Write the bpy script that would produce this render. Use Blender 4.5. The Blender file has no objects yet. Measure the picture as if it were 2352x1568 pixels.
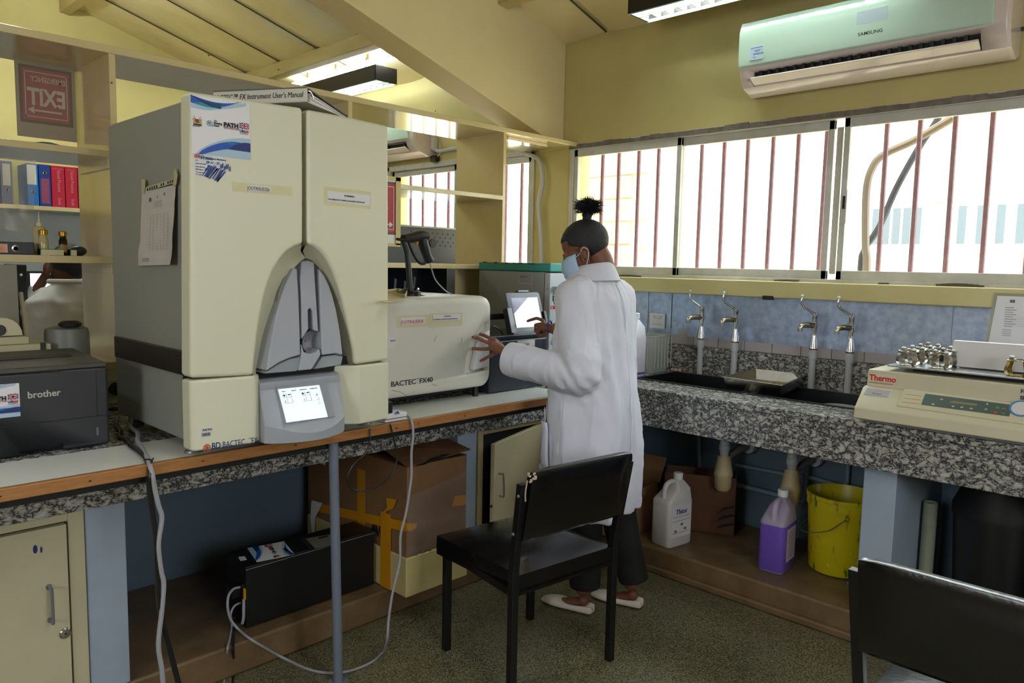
import bpy, bmesh, math, random
from mathutils import Vector, Matrix, noise
random.seed(7)
SC = bpy.context.scene
COL = SC.collection
R = math.radians
# ---------------------------------------------------------------- camera
YAW, PITCH, ROLL, FPX = R(44.054), R(5.760), R(1.157), 1726.9
fw = Vector((math.cos(PITCH)*math.cos(YAW), math.cos(PITCH)*math.sin(YAW), -math.sin(PITCH)))
rt = fw.cross(Vector((0, 0, 1))).normalized(); up = rt.cross(fw)
r2 = rt*math.cos(ROLL) + up*math.sin(ROLL); u2 = r2.cross(fw)
cd = bpy.data.cameras.new('camera'); cam = bpy.data.objects.new('camera', cd); COL.objects.link(cam)
m = Matrix.Identity(4)
for i in range(3):
    m[i][0] = r2[i]; m[i][1] = u2[i]; m[i][2] = -fw[i]
m.translation = Vector((0, 0, 1.47)); cam.matrix_world = m
cd.sensor_width = 36; cd.sensor_fit = 'HORIZONTAL'; cd.lens = FPX/2352*36; cd.clip_start = .05; cd.clip_end = 200
SC.camera = cam
CAM = Vector((0, 0, 1.47))
def at(px, py, ax, v):
    """survey helper: the point of the plane ax=v sighted at (px, py) of the photograph"""
    d = fw*FPX + r2*(px-1176) - u2*(py-784); i = 'xyz'.index(ax)
    return CAM + d*((v-CAM[i])/d[i])
# ---------------------------------------------------------------- light
W = bpy.data.worlds.new('sky'); SC.world = W; W.use_nodes = True
wn = W.node_tree.nodes; wl = W.node_tree.links
bg = wn['Background']; bg.inputs[0].default_value = (.90, .94, 1.0, 1); bg.inputs[1].default_value = 8.0
sun = bpy.data.lights.new('sun', 'SUN'); sun.energy = 9; sun.angle = R(1.5); sun.color = (1, .93, .82)
so = bpy.data.objects.new('sun', sun); COL.objects.link(so); so.rotation_euler = (R(28), R(-24), R(20))
def portal(loc, rot, sx, sy):
    l = bpy.data.lights.new('window_portal', 'AREA'); l.shape = 'RECTANGLE'; l.size = sx; l.size_y = sy
    l.cycles.is_portal = True
    o = bpy.data.objects.new('window_portal', l); COL.objects.link(o); o.location = loc; o.rotation_euler = rot
portal((3.80, 1.15, 1.83), (0, R(90), 0), .72, 3.9)
portal((3.80, 4.2, 1.83), (0, R(90), 0), .72, 1.6)
portal((.6, -2.68, 1.95), (R(90), 0, 0), 1.6, 1.1)
portal((-2.68, .6, 1.95), (0, R(-90), 0), 1.1, 1.2)
SC.view_settings.view_transform = 'Standard'; SC.view_settings.look = 'None'
SC.view_settings.gamma = 1; SC.view_settings.use_curve_mapping = False; SC.view_settings.exposure = 0.36
SC.cycles.max_bounces = 8; SC.cycles.diffuse_bounces = 5; SC.cycles.glossy_bounces = 4
SC.cycles.transmission_bounces = 6; SC.cycles.transparent_max_bounces = 12
SC.cycles.sample_clamp_indirect = 4.0; SC.cycles.caustics_reflective = False; SC.cycles.caustics_refractive = False
SC.cycles.use_denoising = True

# ---------------------------------------------------------------- materials
def lin(c):
    if isinstance(c, str):
        c = [int(c[i:i+2], 16)/255 for i in (0, 2, 4)]
    return tuple((x/12.92 if x <= .04045 else ((x+.055)/1.055)**2.4) for x in c) + (1,)
def mat(name, col, rough=.5, metal=0, var=None, bump=None, emit=None, alpha=None, spec=.5, trans=0, coat=0, aniso=None, sss=0):
    """var=(scale, hex2, contrast 0..1[, stretch xyz]) colour noise; bump=(scale, strength[, stretch])"""
    m = bpy.data.materials.new(name); m.use_nodes = True; nt = m.node_tree; N = nt.nodes; L = nt.links
    b = N['Principled BSDF']; b.inputs['Base Color'].default_value = lin(col)
    b.inputs['Roughness'].default_value = rough; b.inputs['Metallic'].default_value = metal
    b.inputs['Specular IOR Level'].default_value = spec
    if trans: b.inputs['Transmission Weight'].default_value = trans
    if coat: b.inputs['Coat Weight'].default_value = coat; b.inputs['Coat Roughness'].default_value = .1
    if alpha is not None: b.inputs['Alpha'].default_value = alpha
    if sss: b.inputs['Subsurface Weight'].default_value = sss; b.inputs['Subsurface Radius'].default_value = (.01, .005, .003)
    if emit: b.inputs['Emission Color'].default_value = lin(emit[0]); b.inputs['Emission Strength'].default_value = emit[1]
    def coords(st):
        tc = N.new('ShaderNodeTexCoord'); mp = N.new('ShaderNodeMapping'); L.new(tc.outputs['Object'], mp.inputs['Vector'])
        if st: mp.inputs['Scale'].default_value = st
        return mp.outputs['Vector']
    if var:
        n = N.new('ShaderNodeTexNoise'); n.inputs['Scale'].default_value = var[0]; n.inputs['Detail'].default_value = 6
        n.inputs['Roughness'].default_value = .6
        L.new(coords(var[3] if len(var) > 3 else None), n.inputs['Vector'])
        r = N.new('ShaderNodeValToRGB'); k = .5*(1-var[2])
        r.color_ramp.elements[0].position = max(0, .35*var[2]+.0); r.color_ramp.elements[1].position = min(1, 1-.35*var[2])
        r.color_ramp.elements[0].color = lin(var[1]); r.color_ramp.elements[1].color = lin(col)
        L.new(n.outputs['Fac'], r.inputs['Fac']); L.new(r.outputs['Color'], b.inputs['Base Color'])
    if bump:
        n = N.new('ShaderNodeTexNoise'); n.inputs['Scale'].default_value = bump[0]; n.inputs['Detail'].default_value = 4
        L.new(coords(bump[2] if len(bump) > 2 else None), n.inputs['Vector'])
        bp = N.new('ShaderNodeBump'); bp.inputs['Strength'].default_value = bump[1]; bp.inputs['Distance'].default_value = .01
        L.new(n.outputs['Fac'], bp.inputs['Height']); L.new(bp.outputs['Normal'], b.inputs['Normal'])
    return m
def zsplit(m, z, low, high, var=None):
    """paint changes colour at height z (blue dado under yellow)"""
    nt = m.node_tree; N = nt.nodes; L = nt.links; b = N['Principled BSDF']
    g = N.new('ShaderNodeNewGeometry'); s = N.new('ShaderNodeSeparateXYZ'); L.new(g.outputs['Position'], s.inputs[0])
    c = N.new('ShaderNodeMath'); c.operation = 'GREATER_THAN'; c.inputs[1].default_value = z; L.new(s.outputs['Z'], c.inputs[0])
    mx = N.new('ShaderNodeMix'); mx.data_type = 'RGBA'; L.new(c.outputs[0], mx.inputs['Factor'])
    mx.inputs['A'].default_value = lin(low); mx.inputs['B'].default_value = lin(high)
    n = N.new('ShaderNodeTexNoise'); n.inputs['Scale'].default_value = 3; n.inputs['Detail'].default_value = 6
    L.new(g.outputs['Position'], n.inputs['Vector'])
    r = N.new('ShaderNodeMapRange'); r.inputs['From Min'].default_value = .3; r.inputs['From Max'].default_value = .7
    r.inputs['To Min'].default_value = .88; r.inputs['To Max'].default_value = 1.0; L.new(n.outputs['Fac'], r.inputs['Value'])
    v = N.new('ShaderNodeVectorMath'); v.operation = 'SCALE'; L.new(mx.outputs['Result'], v.inputs[0]); L.new(r.outputs[0], v.inputs['Scale'])
    L.new(v.outputs[0], b.inputs['Base Color'])
    return m
def granite_mat():
    m = mat('granite', 'b4b0aa', .25, spec=.5); nt = m.node_tree; N = nt.nodes; L = nt.links; b = N['Principled BSDF']
    g = N.new('ShaderNodeNewGeometry'); mp = N.new('ShaderNodeMapping'); mp.inputs['Scale'].default_value = (1, 1, 1.5); L.new(g.outputs['Position'], mp.inputs[0])
    n1 = N.new('ShaderNodeTexNoise'); n1.inputs['Scale'].default_value = 27; n1.inputs['Detail'].default_value = 6; n1.inputs['Roughness'].default_value = .62; n1.inputs['Distortion'].default_value = .35; L.new(mp.outputs[0], n1.inputs['Vector'])
    n2 = N.new('ShaderNodeTexNoise'); n2.inputs['Scale'].default_value = 75; n2.inputs['Detail'].default_value = 4; n2.inputs['Roughness'].default_value = .7; L.new(mp.outputs[0], n2.inputs['Vector'])
    def ab(n_):
        q = N.new('ShaderNodeMath'); q.operation = 'SUBTRACT'; q.inputs[1].default_value = .5; L.new(n_.outputs['Fac'], q.inputs[0])
        w_ = N.new('ShaderNodeMath'); w_.operation = 'ABSOLUTE'; L.new(q.outputs[0], w_.inputs[0]); return w_
    a1, a2 = ab(n1), ab(n2)
    a = N.new('ShaderNodeMath'); a.operation = 'MULTIPLY_ADD'; a.inputs[1].default_value = .55; L.new(a2.outputs[0], a.inputs[0]); L.new(a1.outputs[0], a.inputs[2])
    r = N.new('ShaderNodeValToRGB'); e = r.color_ramp.elements
    e[0].position = .022; e[0].color = lin('1d1e22'); e[1].position = .19; e[1].color = lin('c6c3bc')
    q = e.new(.048); q.color = lin('505155'); q = e.new(.085); q.color = lin('918f8a')
    L.new(a.outputs[0], r.inputs['Fac']); L.new(r.outputs['Color'], b.inputs['Base Color'])
    return m
def speckle_mat(name, c1, c2, scale, rough):
    m = mat(name, c1, rough); nt = m.node_tree; N = nt.nodes; L = nt.links; b = N['Principled BSDF']
    g = N.new('ShaderNodeNewGeometry')
    n = N.new('ShaderNodeTexVoronoi'); n.inputs['Scale'].default_value = scale; L.new(g.outputs['Position'], n.inputs['Vector'])
    sp = N.new('ShaderNodeSeparateXYZ'); L.new(n.outputs['Color'], sp.inputs[0])
    n2 = N.new('ShaderNodeTexNoise'); n2.inputs['Scale'].default_value = 2.2; n2.inputs['Detail'].default_value = 5; L.new(g.outputs['Position'], n2.inputs['Vector'])
    r = N.new('ShaderNodeValToRGB'); r.color_ramp.elements[0].position = .15; r.color_ramp.elements[1].position = .9
    r.color_ramp.elements[0].color = lin(c2); r.color_ramp.elements[1].color = lin(c1); L.new(sp.outputs[0], r.inputs['Fac'])
    mr = N.new('ShaderNodeMapRange'); mr.inputs['From Min'].default_value = .3; mr.inputs['From Max'].default_value = .7
    mr.inputs['To Min'].default_value = .7; mr.inputs['To Max'].default_value = 1.1; L.new(n2.outputs['Fac'], mr.inputs['Value'])
    v = N.new('ShaderNodeVectorMath'); v.operation = 'SCALE'; L.new(r.outputs['Color'], v.inputs[0]); L.new(mr.outputs[0], v.inputs['Scale'])
    L.new(v.outputs[0], b.inputs['Base Color'])
    return m
def clear_mat(name, col, mixf, rough=.05):
    m = bpy.data.materials.new(name); m.use_nodes = True; N = m.node_tree.nodes; L = m.node_tree.links
    N.remove(N['Principled BSDF']); o = N['Material Output']
    t = N.new('ShaderNodeBsdfTransparent'); t.inputs[0].default_value = lin(col)
    g = N.new('ShaderNodeBsdfPrincipled'); g.inputs['Base Color'].default_value = lin(col); g.inputs['Roughness'].default_value = rough
    x = N.new('ShaderNodeMixShader'); x.inputs[0].default_value = mixf
    L.new(t.outputs[0], x.inputs[1]); L.new(g.outputs[0], x.inputs[2]); L.new(x.outputs[0], o.inputs['Surface'])
    return m
wall_m = zsplit(mat('wall_paint', 'e0d38a', .55, bump=(40, .05)), .88, '5f7686', 'c6b87c')
yellow_m = mat('yellow_paint', 'd3c896', .5, var=(4, 'c6b87a', .3), bump=(30, .06))
yellow_beam = mat('beam_paint', 'ecdcae', .45, var=(3, 'e2d09c', .3), bump=(25, .05))
blue_m = mat('pale_blue_paint', 'aab8ca', .5, var=(6, '96a4b6', .4))
bluedark_m = mat('blue_wall_paint', '4e5f70', .5, var=(3, '5c7080', .4))
ext_m = mat('exterior_render', 'e9e4da', .8, var=(3, 'd8cfbf', .4))
stone_m = mat('exterior_stone', 'd9b288', .85, var=(5, 'b98a5c', .6), bump=(20, .4))
floor_m = speckle_mat('terrazzo', '8a8262', '3c3b28', 260, .4)
step_m = mat('brown_screed', '826a4a', .42, var=(7, '4c3a28', .5), bump=(18, .08))
granite_m = granite_mat()
shelf_m = mat('cream_gloss_paint', 'dccb9e', .16, var=(5, 'cfbb86', .4), bump=(9, .035, (1, 7, 7)), coat=.8)
alu_m = mat('aluminium_frame', 'd2d1ca', .4, var=(9, 'aeaaa0', .5))
caulk_m = mat('old_caulk', '8a8078', .8, var=(20, '5c5246', .7), bump=(40, .6))
glass_m = clear_mat('window_glass', 'f4faf8', .05, .02)
barred_m = mat('red_oxide_bar', '7d2c35', .5, var=(30, '8d6a78', .5))
foil_m = mat('roof_foil', 'fff6dc', .2, metal=.45, var=(2.2, 'ecdcae', .5), bump=(3.2, .8, (1, 1.8, 1)))
purlin_m = mat('purlin_timber', 'd3c489', .5, var=(8, 'a08a58', .5, (1, .2, 1)))
black_m = mat('black_plastic', '17181a', .4)
blackmetal_m = mat('black_enamel_tube', '0c0c0d', .28, var=(30, '17171a', .4))
leather_m = mat('black_vinyl', '08080b', .24, bump=(70, .08), coat=.35)
white_m = mat('white_plastic', 'e8e8ea', .4)
ivory_m = mat('ivory_moulding', 'dcdac2', .42, bump=(220, .03))
ivory2_m = mat('ivory_moulding_cool', 'e0dfd6', .4, var=(6, 'd5d3c6', .3))
greyside_m = mat('grey_chassis', '8f918a', .5)
pod_m = mat('grey_moulding', 'a4a8b2', .42)
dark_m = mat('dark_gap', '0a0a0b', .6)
steel_m = mat('stainless', 'b8b6b0', .22, metal=1, var=(6, 'a09a90', .3))
chrome_m = mat('chrome', 'd8d8da', .08, metal=1)
galv_m = mat('galvanised_sheet', 'ccd8ee', .34, metal=.6, var=(26, '8b9cba', .6), bump=(12, .06))
pvc_m = mat('white_pvc', 'b9bcc2', .4)
pvcy_m = mat('yellowed_pvc', 'cdbf98', .45, var=(14, 'b39c6c', .4))
paper_m = mat('paper', 'e6e4e6', .7)
papercream_m = mat('aged_paper', 'cfcac4', .7, var=(10, 'bdb6b0', .4), bump=(16, .3))
wood_m = mat('timber_edging', 'b5804c', .4, var=(16, '8e5c30', .6, (1, 9, 9)), coat=.2)
lam_m = mat('white_laminate', 'eff0ea', .2)
cream_m = mat('cupboard_cream', 'c9c2a4', .45, var=(5, 'b9b190', .4))
card_m = mat('cardboard', '8e6b49', .7, var=(6, '785636', .5), bump=(60, .1, (1, 1, 4)))
tape_m = mat('yellow_tape', 'd9951a', .3, alpha=.85)
foam_m = mat('cream_foam', 'cdbd85', .6, var=(20, 'bcab74', .4))
wrap_m = clear_mat('stretch_wrap', 'f4f2f2', .10, .1)
ink_m = mat('black_ink', '1a1a1e', .6); inkgrey_m = mat('grey_ink', '6a6a70', .7); inklt_m = mat('faint_ink', 'a8a8ae', .7)
red_m = mat('red_ink', 'c1202c', .5); blueink_m = mat('blue_ink', '1c4fae', .5); ltblue_m = mat('pale_blue_ink', 'a9c3d6', .5); navy_m = mat('navy_ink', '142a6e', .5)
teal_m = mat('teal_ink', '14849c', .5); green_m = mat('green_ink', '1c7a4a', .5); gold_m = mat('gold_ink', 'c9932e', .5)
label_m = mat('white_label', 'dcdce0', .5)
clearlabel_m = clear_mat('clear_tape', 'fbf8e8', .10, .12)
cable_g = mat('grey_cable', '9a9aa2', .45); cable_b = mat('black_cable', '121214', .4)
skin_m = mat('brown_skin', '80503c', .5, var=(30, '6a3e2e', .4), sss=.06)
coat_m = mat('white_cotton', 'd3d4e2', .75, bump=(260, .06))
hair_m = mat('black_hair', '14131c', .6, bump=(160, .5))
mask_m = mat('blue_mask', 'a9c4e0', .7)
trouser_m = mat('black_trousers', '0b0b0d', .8)
shoe_m = mat('cream_flat_shoe', 'd6c9bf', .5)
teal_p = mat('teal_enamel', '3f9f9b', .35)
printer_m = mat('charcoal_plastic', '2b2c30', .45, bump=(200, .05)); printer2_m = mat('charcoal_plastic_top', '3a342c', .5)
mint_m = mat('pale_mint_gloss', 'bfd6c8', .12, coat=.5)
pinkw_m = mat('pinkish_white_gloss', 'dccdc8', .18, coat=.3)

# ---------------------------------------------------------------- mesh builder
class MB:
    def __init__(s): s.bm = bmesh.new(); s.mi = 0; s.X = None
    def _v(s, p):
        p = Vector(p)
        return s.bm.verts.new(s.X @ p if s.X else p)
    def face(s, vs, smooth=True):
        try:
            f = s.bm.faces.new(vs); f.material_index = s.mi; f.smooth = smooth; return f
        except ValueError: return None
    def box(s, x0, x1, y0, y1, z0, z1):
        v = [s._v((x, y, z)) for x in (x0, x1) for y in (y0, y1) for z in (z0, z1)]
        for q in ((0, 1, 3, 2), (4, 6, 7, 5), (0, 4, 5, 1), (2, 3, 7, 6), (0, 2, 6, 4), (1, 5, 7, 3)): s.face([v[i] for i in q])
        return s
    def obox(s, c, size, M3=None):
        """oriented box: centre, full size, 3x3 matrix"""
        c = Vector(c); M3 = M3 or Matrix.Identity(3); v = []
        for x in (-.5, .5):
            for y in (-.5, .5):
                for z in (-.5, .5): v.append(s._v(c + M3 @ Vector((x*size[0], y*size[1], z*size[2]))))
        for q in ((0, 1, 3, 2), (4, 6, 7, 5), (0, 4, 5, 1), (2, 3, 7, 6), (0, 2, 6, 4), (1, 5, 7, 3)): s.face([v[i] for i in q])
        return s
    def hexa(s, a, b):
        """solid between two quads"""
        return s.loft([a, b])
    def loft(s, rings, caps=True, closed=True):
        V = [[s._v(p) for p in r] for r in rings]; n = len(V[0])
        for a, b in zip(V, V[1:]):
            for i in range(n if closed else n-1):
                j = (i+1) % n; s.face([a[i], a[j], b[j], b[i]])
        if caps and closed:
            s.face(V[0][::-1]); s.face(V[-1])
        return s
    def cyl(s, p0, p1, r0, r1=None, n=16):
        return s.tube([p0, p1], [r0, r0 if r1 is None else r1], n)
    def tube(s, pts, r, n=8, closed=False, smooth=0, flat=1.0, caps=True):
        pts = [Vector(p) for p in pts]
        if smooth: 
            rr = r if isinstance(r, (list, tuple)) else None
            out = []; ro = []; P = [pts[0]] + pts + [pts[-1]]
            for i in range(1, len(P)-2):
                for k in range(smooth):
                    t = k/smooth; a, b, c, d = P[i-1], P[i], P[i+1], P[i+2]
                    out.append(.5*((2*b)+(c-a)*t+(2*a-5*b+4*c-d)*t*t+(3*b-a-3*c+d)*t**3))
                    if rr: ro.append(rr[i-1]*(1-t)+rr[i]*t)
            out.append(pts[-1])
            if rr: ro.append(rr[-1]); r = ro
            pts = out
        n_p = len(pts); rad = r if isinstance(r, (list, tuple)) else [r]*n_p
        d0 = (pts[1]-pts[0]).normalized(); ref = Vector((0, 0, 1)) if abs(d0.z) < .9 else Vector((1, 0, 0))
        u = d0.cross(ref).normalized(); rings = []
        for i, p in enumerate(pts):
            if closed: d = (pts[(i+1) % n_p]-pts[i-1]).normalized()
            elif i == 0: d = (pts[1]-p).normalized()
            elif i == n_p-1: d = (p-pts[-2]).normalized()
            else: d = ((pts[i+1]-p).normalized()+(p-pts[i-1]).normalized()).normalized()
            u = (u-d*u.dot(d)); u = u.normalized() if u.length > 1e-6 else d.orthogonal().normalized()
            w = d.cross(u)
            rings.append([p+(u*math.cos(2*math.pi*k/n)+w*flat*math.sin(2*math.pi*k/n))*rad[i] for k in range(n)])
        if closed: rings.append(rings[0])
        return s.loft(rings, caps=caps and not closed)
    def lathe(s, prof, org=(0, 0, 0), n=24, M3=None, caps=True):
        M3 = M3 or Matrix.Identity(3); org = Vector(org)
        return s.loft([[org+M3 @ Vector((r*math.cos(2*math.pi*k/n), r*math.sin(2*math.pi*k/n), z)) for k in range(n)] for r, z in prof], caps)
    def prism(s, pts, off):
        off = Vector(off); pts = [Vector(p) for p in pts]
        return s.loft([pts, [p+off for p in pts]])
    def ball(s, c, rx, ry=None, rz=None, n=16, M3=None):
        ry = ry or rx; rz = rz or rx; c = Vector(c); M3 = M3 or Matrix.Identity(3); k = n//2; rings = []
        for i in range(k+1):
            t = math.pi*(i/k); t = min(max(t, .02), math.pi-.02)
            rings.append([c+M3 @ Vector((rx*math.sin(t)*math.cos(2*math.pi*j/n), ry*math.sin(t)*math.sin(2*math.pi*j/n), rz*math.cos(t))) for j in range(n)])
        return s.loft(rings[::-1])
    def quad(s, pts): s.face([s._v(p) for p in pts]); return s
    def text(s, txt, size, org, xd, yd, sx=1, align='LEFT', ext=.0004, bold=0, shear=0):
        cu = bpy.data.curves.new('t', 'FONT'); cu.body = txt; cu.size = size; cu.align_x = align; cu.extrude = ext; cu.offset = bold; cu.shear = shear
        cu.resolution_u = 3; o = bpy.data.objects.new('t', cu); COL.objects.link(o)
        dg = bpy.context.evaluated_depsgraph_get(); me = bpy.data.meshes.new_from_object(o.evaluated_get(dg))
        xd = Vector(xd).normalized(); yd = Vector(yd).normalized(); zd = xd.cross(yd)
        Mx = Matrix.Identity(4)
        for i in range(3): Mx[i][0] = xd[i]*sx; Mx[i][1] = yd[i]; Mx[i][2] = zd[i]
        Mx.translation = Vector(org)
        if s.X: Mx = s.X @ Mx
        me.transform(Mx); k = len(s.bm.faces); s.bm.from_mesh(me); s.bm.faces.ensure_lookup_table()
        for f in s.bm.faces[k:]: f.material_index = s.mi
        bpy.data.objects.remove(o); bpy.data.curves.remove(cu); bpy.data.meshes.remove(me)
        return s
    def build(s, name, m, parent=None, label=None, bevel=0, seg=2, kind=None, cat=None, group=None, sharp=38, sub=0, normals=True):
        bm = s.bm
        if normals: bmesh.ops.recalc_face_normals(bm, faces=bm.faces[:])
        for e in bm.edges:
            if len(e.link_faces) == 2 and e.calc_face_angle(0) > R(sharp): e.smooth = False
        me = bpy.data.meshes.new(name); bm.to_mesh(me); bm.free()
        for x in (m if isinstance(m, (list, tuple)) else [m]): me.materials.append(x)
        o = bpy.data.objects.new(name, me); COL.objects.link(o)
        if parent is not None:
            o.parent = parent
            t = parent
            w = Vector((0, 0, 0))
            while t is not None: w += t.location; t = t.parent
            o.location = -w
        if bevel:
            b = o.modifiers.new('bevel', 'BEVEL'); b.width = bevel; b.segments = seg; b.limit_method = 'ANGLE'; b.angle_limit = R(40); b.harden_normals = True
        if sub:
            b = o.modifiers.new('sub', 'SUBSURF'); b.levels = sub; b.render_levels = sub
        if label: o['label'] = label
        if cat: o['category'] = cat
        if group: o['group'] = group
        if kind: o['kind'] = kind
        return o
def thing(name, label, cat, loc=(0, 0, 0), group=None):
    o = bpy.data.objects.new(name, None); COL.objects.link(o); o.location = loc; o.empty_display_size = .05
    o['label'] = label; o['category'] = cat
    if group: o['group'] = group
    return o
def struct(name, loc=(0, 0, 0)):
    o = bpy.data.objects.new(name, None); COL.objects.link(o); o.location = loc; o['kind'] = 'structure'; return o
def kids(o): return [c for c in bpy.data.objects if c.parent == o]
def copy_tree(o, parent=None):
    c = o.copy(); COL.objects.link(c)
    if parent is not None: c.parent = parent
    for ch in kids(o): copy_tree(ch, c)
    return c
def rotz(a): return Matrix.Rotation(a, 3, 'Z')
def frame3(xd, yd):
    xd = Vector(xd).normalized(); yd = Vector(yd).normalized(); zd = xd.cross(yd); M3 = Matrix.Identity(3)
    for i in range(3): M3[i][0] = xd[i]; M3[i][1] = yd[i]; M3[i][2] = zd[i]
    return M3
def rrect(w, h, r, n=4, cx=0, cy=0):
    P = []
    for sx, sy, a0 in ((1, 1, 0), (-1, 1, 90), (-1, -1, 180), (1, -1, 270)):
        for k in range(n+1):
            a = R(a0+90*k/n); P.append((cx+sx*(w/2-r)+r*math.cos(a), cy+sy*(h/2-r)+r*math.sin(a)))
    return P
def roofz(x): return 2.867+.29*(3.7-x)
# ================================================================ SETTING
MB().box(-2.7, 3.9, -2.7, 6.8, -.1, 0).build('floor', floor_m, kind='structure')
MB().box(-2.7, 3.04, 2.45, 3.16, 0, .12).build('trim_1', step_m, kind='structure', bevel=.012)
MB().box(3.04, 3.7, -2.6, 3.16, 0, .12).build('trim_2', step_m, kind='structure', bevel=.012)
# concrete step lip worn and chipped, slightly wider foot
MB().box(3.015, 3.04, -2.6, 2.42, 0, .035).build('trim_3', step_m, kind='structure', bevel=.01)
# window wall
w = MB()
w.box(3.7, 3.9, -2.7, 6.8, -.1, 1.41)
for y0, y1 in ((-2.7, -.85), (3.10, 3.40), (5.0, 6.8)): w.box(3.7, 3.9, y0, y1, 1.41, 2.225)
w.loft([[(3.7, -2.7, 2.225), (3.9, -2.7, 2.225), (3.9, -2.7, 2.83), (3.7, -2.7, roofz(3.7)+.02)], [(3.7, 6.8, 2.225), (3.9, 6.8, 2.225), (3.9, 6.8, 2.83), (3.7, 6.8, roofz(3.7)+.02)]])
w.build('wall_right', wall_m, kind='structure')
MB().box(3.615, 3.7, -2.6, 3.10, 1.335, 1.418).build('window_sill_1', yellow_m, kind='structure', bevel=.006)
# worn plaster edge over the window head
w = MB()
for i in range(60):
    y = -.9+i*.0667; w.box(3.688-.004*random.random(), 3.702, y, y+.068, 2.2, 2.226+.012*noise.noise((y*6, 0, 0)))
w.build('trim_4', caulk_m, kind='structure')
# low partition under the pass-through shelf, next room walls
MB().box(-2.7, 3.7, 3.16, 3.42, -.1, 1.05).build('wall_back', zsplit(mat('wall_back_paint', 'ddd08a', .5), .87, '5c6d7c', 'd6cb9c'), kind='structure')
w = MB(); w.loft([[(-2.7, 6.6, -.1), (3.7, 6.6, -.1), (3.7, 6.6, roofz(3.7)), (-2.7, 6.6, roofz(-2.7))], [(-2.7, 6.8, -.1), (3.7, 6.8, -.1), (3.7, 6.8, roofz(3.7)), (-2.7, 6.8, roofz(-2.7))]])
w.build('wall_far', zsplit(mat('far_wall_paint', 'e0d38a', .55), 1.84, 'c0c9da', 'eee09a'), kind='structure')
# side and rear walls with their window openings
w = MB(); w.box(-2.7, -2.6, -2.7, 0, -.1, 4.8); w.box(-2.7, -2.6, 1.2, 6.8, -.1, 4.8); w.box(-2.7, -2.6, 0, 1.2, -.1, 1.4); w.box(-2.7, -2.6, 0, 1.2, 2.5, 4.8)
w.build('wall_left', yellow_m, kind='structure')
w = MB(); w.box(-2.7, -.2, -2.7, -2.6, -.1, 4.8); w.box(1.4, 3.9, -2.7, -2.6, -.1, 3.4); w.box(-.2, 1.4, -2.7, -2.6, -.1, 1.4); w.box(-.2, 1.4, -2.7, -2.6, 2.5, 4.8)
w.build('wall_front', yellow_m, kind='structure')
# roof lining: crinkled foil laid in strips between purlins, each strip its own piece
c = struct('ceiling')
ys = [-2.7+.555*i for i in range(18)]
for y0, y1 in zip(ys, ys[1:]):
    f = MB(); nx, ny = 46, 7; rows = []
    for j in range(ny+1):
        t = j/ny; y = y0+(y1-y0)*t; row = []
        for i in range(nx+1):
            x = 3.9-6.6*i/nx; sag = .014*math.sin(math.pi*t)+.006*noise.noise((x*2.5, y*5, 3))+.003*noise.noise((x*8, y*9, 9))
            row.append((x, y, roofz(x)-sag+(.006 if j in (0, ny) else 0)))
        rows.append(row)
    f.loft(rows, caps=False, closed=False); f.build('foil_strip', foil_m, c)
MB().loft([[(3.95, -2.8, roofz(3.95)+.02), (-2.8, -2.8, roofz(-2.8)+.02), (-2.8, -2.8, roofz(-2.8)+.06), (3.95, -2.8, roofz(3.95)+.06)], [(3.95, 6.9, roofz(3.95)+.02), (-2.8, 6.9, roofz(-2.8)+.02), (-2.8, 6.9, roofz(-2.8)+.06), (3.95, 6.9, roofz(3.95)+.06)]]).build('roof_deck', dark_m, c)
for y in ys[1:-1]:
    MB().loft([[(3.7, y-.004, roofz(3.7)-.006), (3.7, y+.004, roofz(3.7)-.006), (3.7, y+.004, roofz(3.7)+.002), (3.7, y-.004, roofz(3.7)+.002)], [(-2.6, y-.004, roofz(-2.6)-.006), (-2.6, y+.004, roofz(-2.6)-.006), (-2.6, y+.004, roofz(-2.6)+.002), (-2.6, y-.004, roofz(-2.6)+.002)]]).build('lining_seam', mat('seam', '5a5238', .8) if y == ys[1] else bpy.data.materials['seam'], c)
def purlin(x, y0, y1, n):
    z = roofz(x)-.004
    MB().loft([[(x-.035, y, z+.01), (x+.035, y, z-.01), (x+.035, y, z-.10), (x-.035, y, z-.09)] for y in (y0, y1)]).build('trim_%d' % n, purlin_m, kind='structure', bevel=.004)
purlin(3.13, 3.37, 6.6, 5); purlin(3.13, -2.6, 3.16, 6); purlin(1.86, 3.37, 6.6, 7); purlin(1.3, -2.6, 3.16, 8)
# raking beam on the partition line
zb = lambda x: 2.301+.305*(3.391-x)
MB().loft([[(-2.6, y, zb(-2.6)), (3.7, y, zb(3.7)), (3.7, y, roofz(3.7)), (-2.6, y, roofz(-2.6))] for y in (3.16, 3.37)]).build('beam', yellow_beam, kind='structure', bevel=.008)

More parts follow.
